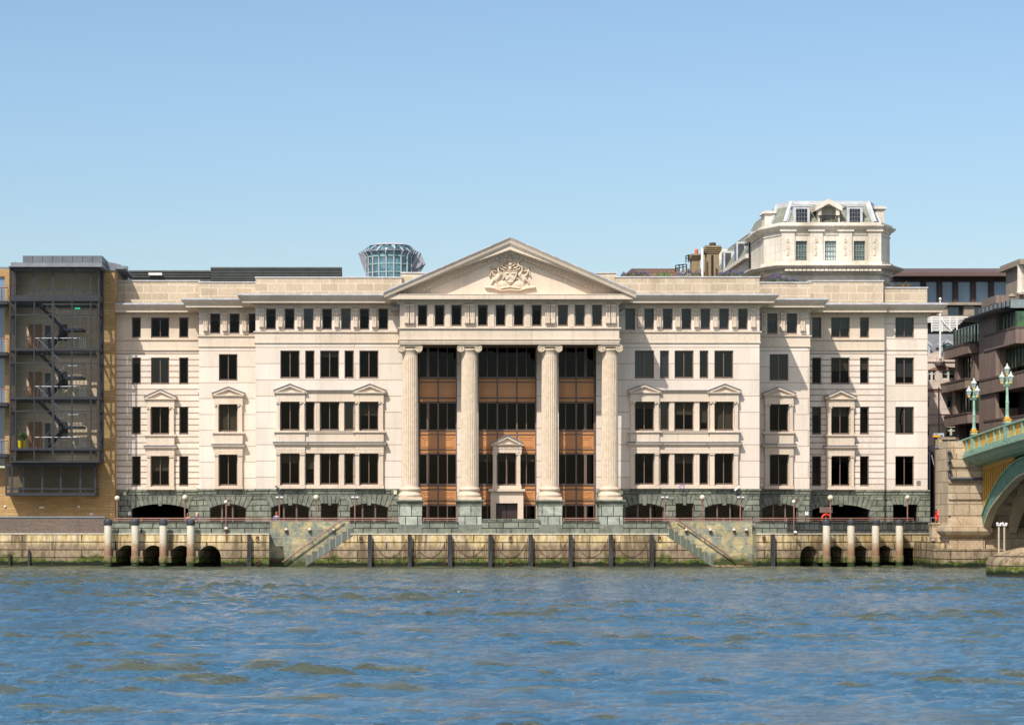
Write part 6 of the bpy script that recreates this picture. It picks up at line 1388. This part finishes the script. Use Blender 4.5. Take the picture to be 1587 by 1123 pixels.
# brown granite stepped building
GB = thing('granite_building', 'brown granite office building with stepped overhanging balconies behind the bridge', 'building', (60,30,DECK))
gran = NT('brown_granite'); _v, _z = gran.planar(0, 1.0, 1.0); _b3 = gran.brick(_v, (.20,.145,.12), (.24,.18,.15), (.09,.07,.06), 1.25, 30, .035, 0); gran.bump(gran.noise(6), .2)
gran = gran.done(gran.mix(.3, _b3.outputs[0], gran.ramp(gran.noise(1.2,5), [(.3,(.35,.35,.35)),(.7,(.62,.62,.62))]), 'OVERLAY'), .55, .4)
granv = plain('granite_edge', (.10,.068,.06), .6, .15, 2)
def dz(py, D): return CZ+(CY-py)*D/F
def band(x, D0_, D1_, t, b, x2, nm='balcony'):
    # t, b: photo rows of the near corner's top and bottom edge
    z1, z0 = dz(t,D0_), dz(b,D0_); m = M(); m.box(x,x2,D0_-D0,D1_-D0,z0,z1); o = obj(nm, m, gran, GB)
    m = M(); m.box(x-.05,x2,D0_-D0-.05,D1_-D0+.05,z1,z1+.18); obj('balcony_coping', m, granv, o); return z0, z1
m = M(); core = 59.6; m.box(core,95,4,62,DECK,dz(532,236)); m.box(58.6,95,41,60,DECK,dz(540,240)); obj('core', m, plain('recess_dark', (.030,.026,.026), .6), GB)
band(57.2,240.6,250.6,532,547,64); band(57.2,241.9,252.6,588.5,601,64); band(57.2,241,250.6,641,655,64)
band(57.5,224.6,236,508.5,531.5,75); band(57.4,205,237.4,558,582,75); band(57.5,205,236,632,650,75); band(57.5,205,236,700,720,75)
m = M(); m.box(57.6,62,32.0,38.2,DECK,dz(472,233)); obj('granite_tower', m, gran, GB)
# glazed storeys
gg = NT('green_reflecting_glass'); _v, _z = gg.planar(0,1,1); _b4 = gg.brick(_v, (.02,.05,.035), (.03,.07,.045), (.10,.12,.12), 1.1, 30, .09, 0); gg.bump(gg.noise(1.5,4), .15); _n = gg.noise(1.2,6,.7)
gg = gg.done(gg.mix(gg.ramp(_n,[(.42,(0,0,0)),(.62,(1,1,1))]), _b4.outputs[0], (.05,.14,.03)), .08, .8)
def glazing(x, D0_, D1_, t, b, x2, nm='glazed_storey'):
    m = M(); m.box(x,x2,D0_-D0,D1_-D0,dz(b,D0_),dz(t,D0_)); o = obj(nm, m, gg, GB)
    n = int((D1_-D0_)/1.3)+1
    for i in range(n+1): y = D0_-D0+(D1_-D0_)*i/n; k = M(); k.box(x-.09,x+.02,y-.05,y+.05,dz(b,D0_),dz(t,D0_)); obj('mullion', k, greym, o)
glazing(57.95,238.2,249.5,499.5,533,62); glazing(57.9,226,236,482,511,70)
glazing(58.3,241.5,247,547,588,58.5); glazing(58.3,242,248,601,641,58.5); glazing(58.6,226,231.8,532,566,59.2)
m = M(); m.add([(57.95,38.2,dz(499.5,238.2)),(57.95,49.5,dz(499.5,238.2)),(60.5,49.5,dz(489,238.2)),(60.5,38.2,dz(489,238.2))],[(0,3,2,1)]); m.prismx([(38.2,dz(499.5,238.2)),(49.5,dz(499.5,238.2)),(49.5,dz(499,238.2))], 57.9, 58.0); obj('sloped_roof', m, plain('pale_panel', (.50,.54,.60), .4, .1), GB)
m = M(); 
for i in range(9): y = 38.4+11*i/8; m.tube([(57.95,y,dz(499.4,238.2)),(60.5,y,dz(488.8,238.2))], .07, 4)
obj('roof_bar', m, greym, GB)
m = M(); z0, z1 = dz(477,226), dz(464,226); m.box(57.4,70,25.9,36.5,z0,z1); o = obj('conservatory_roof', m, plain('canopy_glass', (.22,.26,.27), .3, .2), GB)
m = M(); m.add([(56.2,26.5,z0-.0),(56.2,40.5,z0),(57.9,40.5,z0+.25),(57.9,25.9,z0+.25)],[(0,1,2,3),(3,2,1,0)]); m.add([(56.2,26.5,z0-.12),(56.2,40.5,z0-.12),(57.9,40.5,z0-.12),(57.9,25.9,z0-.12)],[(0,1,2,3)]); obj('canopy', m, greyl, GB); m = M()
for i in range(8): y = 26+10.4*i/7; m.tube([(57.36,y,z0),(57.36,y,z1)], .06, 4)
obj('roof_bar', m, greym, GB)
for (x, D, t, b) in ((58.3,247.5,547,590),(58.3,240.9,547,590),(58.3,248.5,601,641),(58.8,235,532,570),(58.4,213,582,632),(58.4,232,582,632),(58.2,247,655,690)): m = M(); m.box(x-.5,x+1.5,D-D0,D-D0+1.1,dz(b,D),dz(t,D)); obj('granite_pier', m, gran, GB)
# turret with balustrade at the right edge
YU = 62.0; ux = lambda p: X(p,YU); uz = lambda p: Z(p,YU); TU = thing('stone_turret', 'old stone turret with columns at the far right edge above the roofs', 'tower', (ux(1594),YU,DECK))
m = M(); m.box(ux(1577),ux(1640),YU-1,YU+8,uz(411),uz(406)); m.box(ux(1580),ux(1640),YU,YU+8,uz(406),uz(401)); m.box(ux(1578),ux(1640),YU-.5,YU+8,DECK,uz(454)); 
obj('entablature', m, tan, TU); m = M()
for p in (1582,1590,1598): m.lathe([(.42,uz(454)),(.38,uz(450)),(.34,uz(415)),(.42,uz(411))], ux(p), YU, 12)
obj('turret_column', m, pale, TU); m = M(); m.box(ux(1586),ux(1640),YU+2,YU+7,uz(455),uz(410)); obj('turret_wall', m, tan, TU)
for px, py in ((1580,454),(1564,457)): m = M(); m.lathe([(.3,uz(py+5)),(.45,uz(py+4)),(.42,uz(py+2)),(.1,uz(py)),(.05,uz(py-1.5))], ux(px), YU-1, 10); obj('urn', m, tan, TU)
m = M(); m.box(ux(1536),ux(1556),YU-2,YU+4,uz(472),uz(460)); obj('parapet_block', m, gran, TU)
# ================================================================ SOUTHWARK-STYLE ARCHED BRIDGE
XB = 45.35; sea = plain('pale_green_paint', (.24,.39,.30), .6, .35, 2.5, bump=.3); sead = plain('deep_green_paint', (.085,.22,.17), .6, .4, 2.5, bump=.3); yel = plain('yellow_paint', (.70,.40,.07), .55, .25, 3); yeld = plain('ochre_paint', (.48,.25,.04), .55, .15, 2)
def zdeck(Y): return 9.42+.062*(-5-Y)-.00055*(max(0,-5-Y))**2
BR = thing('arch_bridge', 'pale green and yellow iron arch bridge on a stone abutment at the right edge', 'bridge', (50,-8,0))
ab = ashlar('abutment_stone', (.42,.34,.24), (.52,.43,.31), (.20,.15,.10), 1.9, .84, .025, zoff=.3, stain=.45, staincol=(.24,.14,.06), bmp=1.0, fine=.25)
YS = -7.6
m = M(); xa0, xa1 = X(1469,YS), X(1523,YS)
m.box(xa0,xa1,YS,-4.6,-2,9.45); m.box(xa0+.6,xa1,-4.6,-2.9,-2,9.45); m.box(X(1460,-4),xa0+.1,-4.2,-3,-2,9.7); m.box(48.2,78,-3,6,-2,8.0); m.box(xa1-.05,78,YS+.4,-2.9,-2,8.0); m.box(xa1,78,YS,YS+.5,-2,3.0)
for k in range(6): z = 2.9+.0+k*1.28; 
obj('abutment', m, ab, BR)
m = M(); 
for z in (4.95,6.15,7.35,8.55): m.box(xa0-.0,xa1,YS-.16,YS,z-1.02,z)
obj('rusticated_block', m, ab, BR)
m = M(); p3 = [(xa0+.05,YS+2),(xa0+.05,YS-.3),(xa1+.1,YS-.3),(xa1+.1,YS+2)]
m.sweep(p3, [(-.6,4.0),(-.25,4.0),(.05,3.4),(.12,3.15),(-.6,3.15)]); m.sweep(p3, [(-.6,3.15),(.22,3.15),(.42,3.0),(.45,2.75),(.3,2.5),(.05,2.35),(-.6,2.35)]); m.box(xa0+.08,xa1+.1,YS-.25,YS+2,1.4,2.4)
obj('base_moulding', m, ab, BR)
m = M(); m.box(X(1447,-8.6),78,-8.9,YS+.3,-2,1.45); m.box(X(1441,-3),X(1457,-4)+.1,-5.5,0,-2,2.3); m.box(X(1437,-1),X(1446,-6),-7,1,-2,1.9); obj('apron', m, river_stone, BR)
m = M(); m.box(X(1443,-4.6),X(1461,-4.6),-4.9,-4.0,2.0,3.25); m.box(X(1443,-4.6)-.06,X(1461,-4.6)+.06,-4.96,-3.9,3.25,3.38); obj('end_parapet', m, ab, BR)
# coping of the approach parapet
m = M(); m.box(X(1459,-4)-.06,XB+.2,-4.3,-2.9,9.7,9.85); obj('parapet_coping', m, ab, BR)
def runY(m, f_, ys):                # sweep a YZ-varying profile: f_(Y)-> list of (x,z)
    k = None; vs = []
    for y in ys: p = f_(y); k = len(p); vs += [(x,y,z) for x,z in p]
    n = len(ys); m.add(vs, [(i*k+t,(i+1)*k+t,(i+1)*k+(t+1)%k,i*k+(t+1)%k) for i in range(n-1) for t in range(k)]+[tuple(range(k-1,-1,-1)),tuple((n-1)*k+t for t in range(k))])
YSs = [-5.6-2.0*i for i in range(28)]
m = M(); runY(m, lambda y: [(XB-.08,zdeck(y)),(XB+.3,zdeck(y)),(XB+.3,zdeck(y)-.12),(XB-.08,zdeck(y)-.12)], YSs); obj('parapet_rail', m, sea, BR)
m = M(); runY(m, lambda y: [(XB,zdeck(y)-.95),(XB+.25,zdeck(y)-.95),(XB+.25,zdeck(y)-1.35),(XB-.02,zdeck(y)-1.35)], YSs)
runY(m, lambda y: [(XB-.1,zdeck(y)-1.2),(XB+.3,zdeck(y)-1.2),(XB+1.2,zdeck(y)-1.95),(XB+.9,zdeck(y)-1.95),(XB+.45,zdeck(y)-1.75),(XB+.2,zdeck(y)-1.55),(XB-.1,zdeck(y)-1.42)], YSs); obj('deck_cornice', m, sea, BR)
m = M(); runY(m, lambda y: [(XB+.1,zdeck(y)-.1),(XB+.16,zdeck(y)-.1),(XB+.16,zdeck(y)-.96),(XB+.1,zdeck(y)-.96)], YSs); obj('yellow_panel', m, yel, BR)
for y, w in [(-5.7,.1),(-8.6,.07),(-10.5,.32),(-12.4,.07),(-14.6,.07),(-16.8,.07),(-18.4,.07),(-20.4,.32),(-22.3,.07),(-24.5,.07),(-26.7,.07),(-28.7,.07),(-30.4,.32)]+[(-33-2.3*i,.07) for i in range(9)]:
    m = M(); m.box(XB-.03,XB+.22,y-w,y+w,zdeck(y)-1.0,zdeck(y)-.02); obj('parapet_post', m, sea, BR)
m = M(); runY(m, lambda y: [(XB+.9,zdeck(y)-1.9),(78,zdeck(y)-1.9),(78,zdeck(y)-1.1),(XB+.3,zdeck(y)-1.1)], YSs); obj('deck', m, sead, BR)
m = M(); m.box(XB+.3,78,-5.6,-2.9,8.1,8.32); m.box(48.2,78,-2.9,4,8.1,8.32); obj('approach_road', m, plain('asphalt', (.05,.05,.05), .9), BR)
YC_, span = -20.2, 12.3
up = [(-7.9,3.9),(-9.2,4.75),(-10.9,5.65),(-13.5,6.7),(-16.1,7.4),(-18.5,7.8),(-20.4,7.95)]; lo = [(-7.9,2.75),(-9.0,3.75),(-10.5,4.55),(-13.8,5.62),(-17,6.45),(-18.8,6.78),(-20.4,6.9)]
up += [(-40.8-y,z) for y,z in up[-2::-1]]; lo += [(-40.8-y,z) for y,z in lo[-2::-1]]
def curve(L, y): return np.interp(-y, [-a for a,b in L], [b for a,b in L])
ys = [-7.9-25/36*i for i in range(37)]
def smooth(L): 
    return L
rib_ms = (sead, tan)
ribflange = plain('rib_underside', (.58,.46,.33), .6, .15, 2)
for k in range(7):
    xk = 46.7+2.0*k; m = M(); runY(m, lambda y: [(xk,curve(up,y)),(xk+.12,curve(up,y)),(xk+.12,curve(lo,y)),(xk,curve(lo,y))], ys); o = obj('arch_rib', m, sead if k == 0 else ribflange, BR)
    m = M(); runY(m, lambda y: [(xk-.10,curve(up,y)+.08),(xk+.5,curve(up,y)+.08),(xk+.5,curve(up,y)),(xk-.10,curve(up,y))], ys); obj('top_flange', m, sea if k == 0 else ribflange, o)
    m = M(); runY(m, lambda y: [(xk-.04,curve(lo,y)),(xk+.55,curve(lo,y)),(xk+.55,curve(lo,y)-.1),(xk-.04,curve(lo,y)-.1)], ys); obj('bottom_flange', m, ribflange, o)
m = M()
for i in range(1, 12):
    y = -7.9-2.08*i; z0 = curve(lo,y)+.1; z1 = curve(up,y)
    m.box(46.9,59,y-.06,y+.06,z0,z0+.12); m.box(46.9,59,y-.06,y+.06,z1-.12,z1)
    for k in range(6): xk = 46.8+2*k; m.tube([(xk,y,z0),(xk+1.9,y,z1)], .05, 4); m.tube([(xk,y,z1),(xk+1.9,y,z0)], .05, 4)
obj('cross_brace', m, ribflange, BR)
m = M()
for i in range(14):
    y = -8.15-.62*i; zt = zdeck(y)-1.95; zb = curve(up,y)+.05
    if zt-zb > .15: m.box(46.72,46.82,y-.13,y+.13,zb,zt)
runY(m, lambda y: [(46.70,zdeck(y)-1.98),(46.86,zdeck(y)-1.98),(46.86,zdeck(y)-2.3),(46.70,zdeck(y)-2.3)], [-8.0-1.0*i for i in range(10)]); obj('spandrel_bar', m, yeld, BR)
m = M(); m.box(46.95,47.05,-17,-7.9,3.5,8.2); 
m = M(); runY(m, lambda y: [(46.6,zdeck(y)-1.9),(47.3,zdeck(y)-1.9),(47.3,zdeck(y)-2.02),(46.6,zdeck(y)-2.02)], [-7.7-2*i for i in range(13)]); obj('edge_girder', m, sea, BR)
# river pier with rounded cutwater
PC = M(); x0_, y0_ = 40.3, -35.6
prof = [(0,-2),(0,.05),(0,.9),(.15,1.15),(.9,1.55),(2.2,1.85),(4.2,2.0)]
vs = []; nn = 22
out_ = [(x0_+3.4-3.4*math.sin(math.pi*i/nn), y0_-.0+ -math.cos(math.pi*i/nn)*3.4*(-1)) for i in range(nn+1)]
out_ = [(80,y0_-3.4)]+[(x0_+3.4-3.4*math.sin(math.pi*i/nn), y0_-3.4*math.cos(math.pi*i/nn)) for i in range(nn+1)]+[(80,y0_+3.4)]
cx_, cy_ = x0_+6, y0_
for ins, z in prof:
    for x, y in out_:
        d = Vector((cx_ if x < cx_ else x, cy_))-Vector((x,y)); L = d.length; q = Vector((x,y))+d*min(1, ins/L); vs.append((q.x,q.y,z))
k = len(out_); PC.add(vs, [(j*k+i,j*k+i+1,(j+1)*k+i+1,(j+1)*k+i) for j in range(len(prof)-1) for i in range(k-1)]+[tuple((len(prof)-1)*k+i for i in range(k))])
obj('cutwater', PC, river_stone, BR, smooth=True)
m = M(); m.box(46.2,78,y0_-2.4,y0_+2.4,1.5,8.6); m.box(44.9,47.5,y0_-1.9,y0_+1.9,1.5,11.2); obj('river_pier', m, ab, BR)
for px, l in ((1548,'left of two thin poles with lights on the bridge cutwater'),(1556.5,'right of two thin poles with lights on the bridge cutwater')):
    y = y0_+1.2; x = X(px,y); r = thing('navigation_pole', l, 'pole', (x,y,1.5), 'poles on the cutwater'); m = M(); m.tube([(x,y,1.3),(x,y,Z(815.5,y))], .06, 8); obj('pole', m, plain('pole_cream', (.50,.44,.33), .5), r); m = M(); z = Z(814.5,y); m.box(x-.14,x+.14,y-.1,y+.1,z,z+.1); m.sphere((x-.1,y-.05,z+.15), .09, 8); m.sphere((x+.12,y-.05,z+.13), .09, 8); obj('lamp_head', m, white, r)
# pipe on the abutment
PB = M(); y = YS-.25; PB.tube([(X(1449,-4.6),-4.6,Z(693.5,-4.6)),(X(1466,-4.8),-4.8,Z(693.5,-4.8)),(X(1469.5,-5.5),-5.5,Z(695,-5)),(X(1471.5,-7.9),-7.9,Z(700,-7.9)),(X(1471.5,-7.9),-7.9,Z(738,-7.9)),(X(1474,-7.9),-7.9,Z(741.5,-7.9)),(X(1524,-7.9),-7.9,Z(741.5,-7.9))], .11, 8)
pp = thing('drain_pipe', 'thick dark grey pipe bending down the stone abutment', 'pipe', (X(1471,YS),YS,5)); obj('pipe', PB, plain('pipe_grey', (.07,.075,.09), .5), pp)
m = M(); 
for py in (702,716,730): m.box(X(1471.5,-7.9)-.16,X(1471.5,-7.9)+.16,-8.05,-7.7,Z(py,-7.9)-.04,Z(py,-7.9)+.04)
obj('bracket', m, greym, pp)
# stairs beside the abutment; the gap's shade is painted into their near-black colour
ST = thing('stone_stairs', 'dark narrow stairway between the stone building and the bridge abutment', 'stairs', (X(1447,4),4,DECK)); m = M()
for i in range(26): m.box(46.45,48.15,8+i*.3,8.34+i*.3,DECK,DECK+.19*(i+1))
m.box(46.45,48.15,15.8,16.2,DECK,Z(700,8)); obj('steps', m, plain('shaded_steps', (.010,.010,.010), .95), ST)
m = M(); m.tube([(X(1444,8),8,Z(705,8)),(X(1454,2),2,Z(745,2))], .04, 6); obj('stair_rail', m, steel, ST)
m = M(); m.box(46.45,48.15,9.2,9.5,Z(700,9.5),Z(690,9.5)); m.box(46.45,46.55,8.8,9,Z(800,9),Z(690,9)); m.box(48.0,48.15,6.1,16,DECK,Z(694,9.5)); obj('stair_landing', m, greym, ST)
# red lifebuoy housing by the stairs
lb = thing('lifebuoy_stand', 'red-covered lifebuoy seen edge-on beside the stone abutment', 'lifebuoy', (X(1454,-3.6),-3.6,DECK)); m = M(); x, z = X(1452.5,-3.8), Z(799,-3.8); torus(m, (x,-3.8,z-.05), .33, .11, axis='x'); obj('ring', m, redm, lb, smooth=True); m = M(); m.box(x-.05,x+.05,-3.55,-3.45,DECK,z+.5); m.box(x+.05,x+.2,-3.6,-3.4,z+.25,z+.5); obj('stand', m, black, lb)
m = M(); zt = 3.62
m.tube([(X(1442,-4),-4.0,3.75),(X(1461,-4),-4.0,3.75)], .035, 6)
for p in (1443,1450,1460): m.tube([(X(p,-4),-4,3.3),(X(p,-4),-4,3.75)], .03, 6)
tag(obj('short_railing', m, greyl), 'short grey railing between the stone building and the abutment', 'railing')
# road signs on top of the abutment stairs
sgn = thing('road_sign', 'pale blue street direction panel above the abutment wall', 'sign', (X(1455,2),2,9.6)); m = M(); m.box(X(1447,2),X(1463,2),2,2.06,Z(677,2),Z(671,2)); obj('panel', m, plain('panel_pale', (.42,.50,.52), .5), sgn); m = M(); m.tube([(X(1455,2.1),2.1,DECK),(X(1455,2.1),2.1,Z(600,2.1))], .06, 6); obj('post', m, black, sgn)
m = M(); m.box(X(1450,2),X(1460.5,2),1.94,2.0,Z(674.3,2),Z(673.2,2)); m.box(X(1449,2),X(1453,2),1.94,2.0,Z(672.8,2),Z(672.2,2)); m.box(X(1457.5,2),X(1461.5,2),1.94,2.0,Z(676,2),Z(675.4,2)); obj('map_lines', m, greyl, sgn)
tt = thing('ticket_post', 'black post with an orange top at the head of the stairs by the abutment', 'post', (X(1451.5,1),1,8.9)); m = M(); m.box(X(1447.6,1),X(1456.5,1),1,1.4,Z(689,1),Z(677,1)); m.box(X(1449,1),X(1455,1),1.05,1.35,DECK,Z(689,1)); obj('body', m, black, tt); m = M(); m.box(X(1447.3,1),X(1457,1),.95,1.45,Z(677,1),Z(674,1)); obj('orange_top', m, plain('orange', (.75,.36,.02), .5, .05), tt)
# ---- ornamental lamp standards on the bridge
def standard():
    # built at the origin, lamp base on z=0
    r = thing('bridge_lamp', 'nearer green bridge lamp standard with four glass lanterns, at the right edge', 'street lamp', (0,0,0), 'ornamental lamp standards on the bridge parapet')
    m = M(); m.box(-.22,.22,-.22,.22,-1.0,.25); m.box(-.26,.26,-.26,.26,.2,.3); obj('pedestal', m, sea, r)
    m = M(); m.box(-.2,.2,-.2,.2,.3,.42); m.box(-.24,.24,-.24,.24,.42,.5); m.lathe([(.17,.5),(.2,.58),(.15,.66)],0,0,12); obj('gilt_collar', m, yel, r)
    m = M(); m.lathe([(.16,.66),(.12,.8),(.11,1.6),(.13,1.62),(.13,1.7),(.10,1.75),(.085,2.75),(.14,2.8),(.18,2.95),(.13,3.05),(.07,3.1),(.07,3.75)],0,0,14)
    for k in range(3): a = -math.pi/2+.5+2*math.pi*k/3; m.tube([(0,0,2.85),(.22*math.cos(a),.22*math.sin(a),2.8),(.36*math.cos(a),.36*math.sin(a),2.98)], .05, 6)
    obj('post', m, sea, r, smooth=True)
    glm = glassmat_l
    for k in range(4):
        if k < 3: a = -math.pi/2+.5+2*math.pi*k/3; x, y, z = .36*math.cos(a), .36*math.sin(a), 3.05
        else: x, y, z = 0, 0, 3.62
        m = M(); m.lathe([(.09,z),(.19,z+.36)],x,y,6); l_ = obj('lantern', m, glm, r); c = M(); c.lathe([(.23,z+.36),(.20,z+.42),(.10,z+.55),(.06,z+.6),(.06,z+.66),(.015,z+.76)],x,y,6); obj('lantern_cap', c, plain('pale_cap', (.50,.62,.54), .5, .1), l_)
        g = M(); g.lathe([(.10,z-.1),(.11,z-.02),(.09,z+.01)],x,y,8); obj('gilt_ring', g, yel, l_); f = M()
        for q in range(6): b = 2*math.pi*q/6; f.tube([(x+.09*math.cos(b),y+.09*math.sin(b),z),(x+.19*math.cos(b),y+.19*math.sin(b),z+.36)], .012, 4)
        obj('lantern_frame', f, sea, l_)
    return r
glassmat_l = plain('lantern_glass', (.42,.46,.42), .15, .2, 4)
s1 = standard(); y1_ = 45.5*4000/1011-200; y2_ = 45.5*4000/959.5-200
s1.location = (45.5,y1_,zdeck(y1_)-.1); s2 = dup(s1, (45.5,y2_,zdeck(y2_)-.1), 'farther green bridge lamp standard with four glass lanterns, nearer the abutment')
# lorry behind the parapet
TK = thing('lorry', 'white box lorry crossing the bridge behind the yellow parapet', 'lorry', (50,-14,8.5)); zb = 8.6
m = M(); m.box(48.6,51.0,-28,-15.2,zb+.9,3.6+(805-649)*180/4000+.45); obj('box_body', m, white, TK); m = M(); m.box(48.7,50.9,-14.9,-12.6,zb+.5,zb+2.6); cb = obj('cab', m, plain('cab_grey', (.40,.40,.41), .5), TK); m = M(); m.box(48.68,48.7,-14.4,-13.2,zb+1.6,zb+2.3); obj('cab_window', m, black, cb)
m = M(); m.box(48.58,48.6,-28,-15.2,3.6+(156)*180/4000+.2,3.6+156*180/4000+.3); obj('red_stripe', m, redm, TK)
for y in (-14,-25,-26.2):
    m = M(); vs = [(48.7+.3*s, y+.48*math.cos(a*math.pi/8), zb+.5+.48*math.sin(a*math.pi/8)) for s in (0,1) for a in range(16)]; m.add(vs, [tuple(range(15,-1,-1)),tuple(range(16,32))]+[(i,(i+1)%16,(i+1)%16+16,i+16) for i in range(16)]); obj('wheel', m, black, TK)
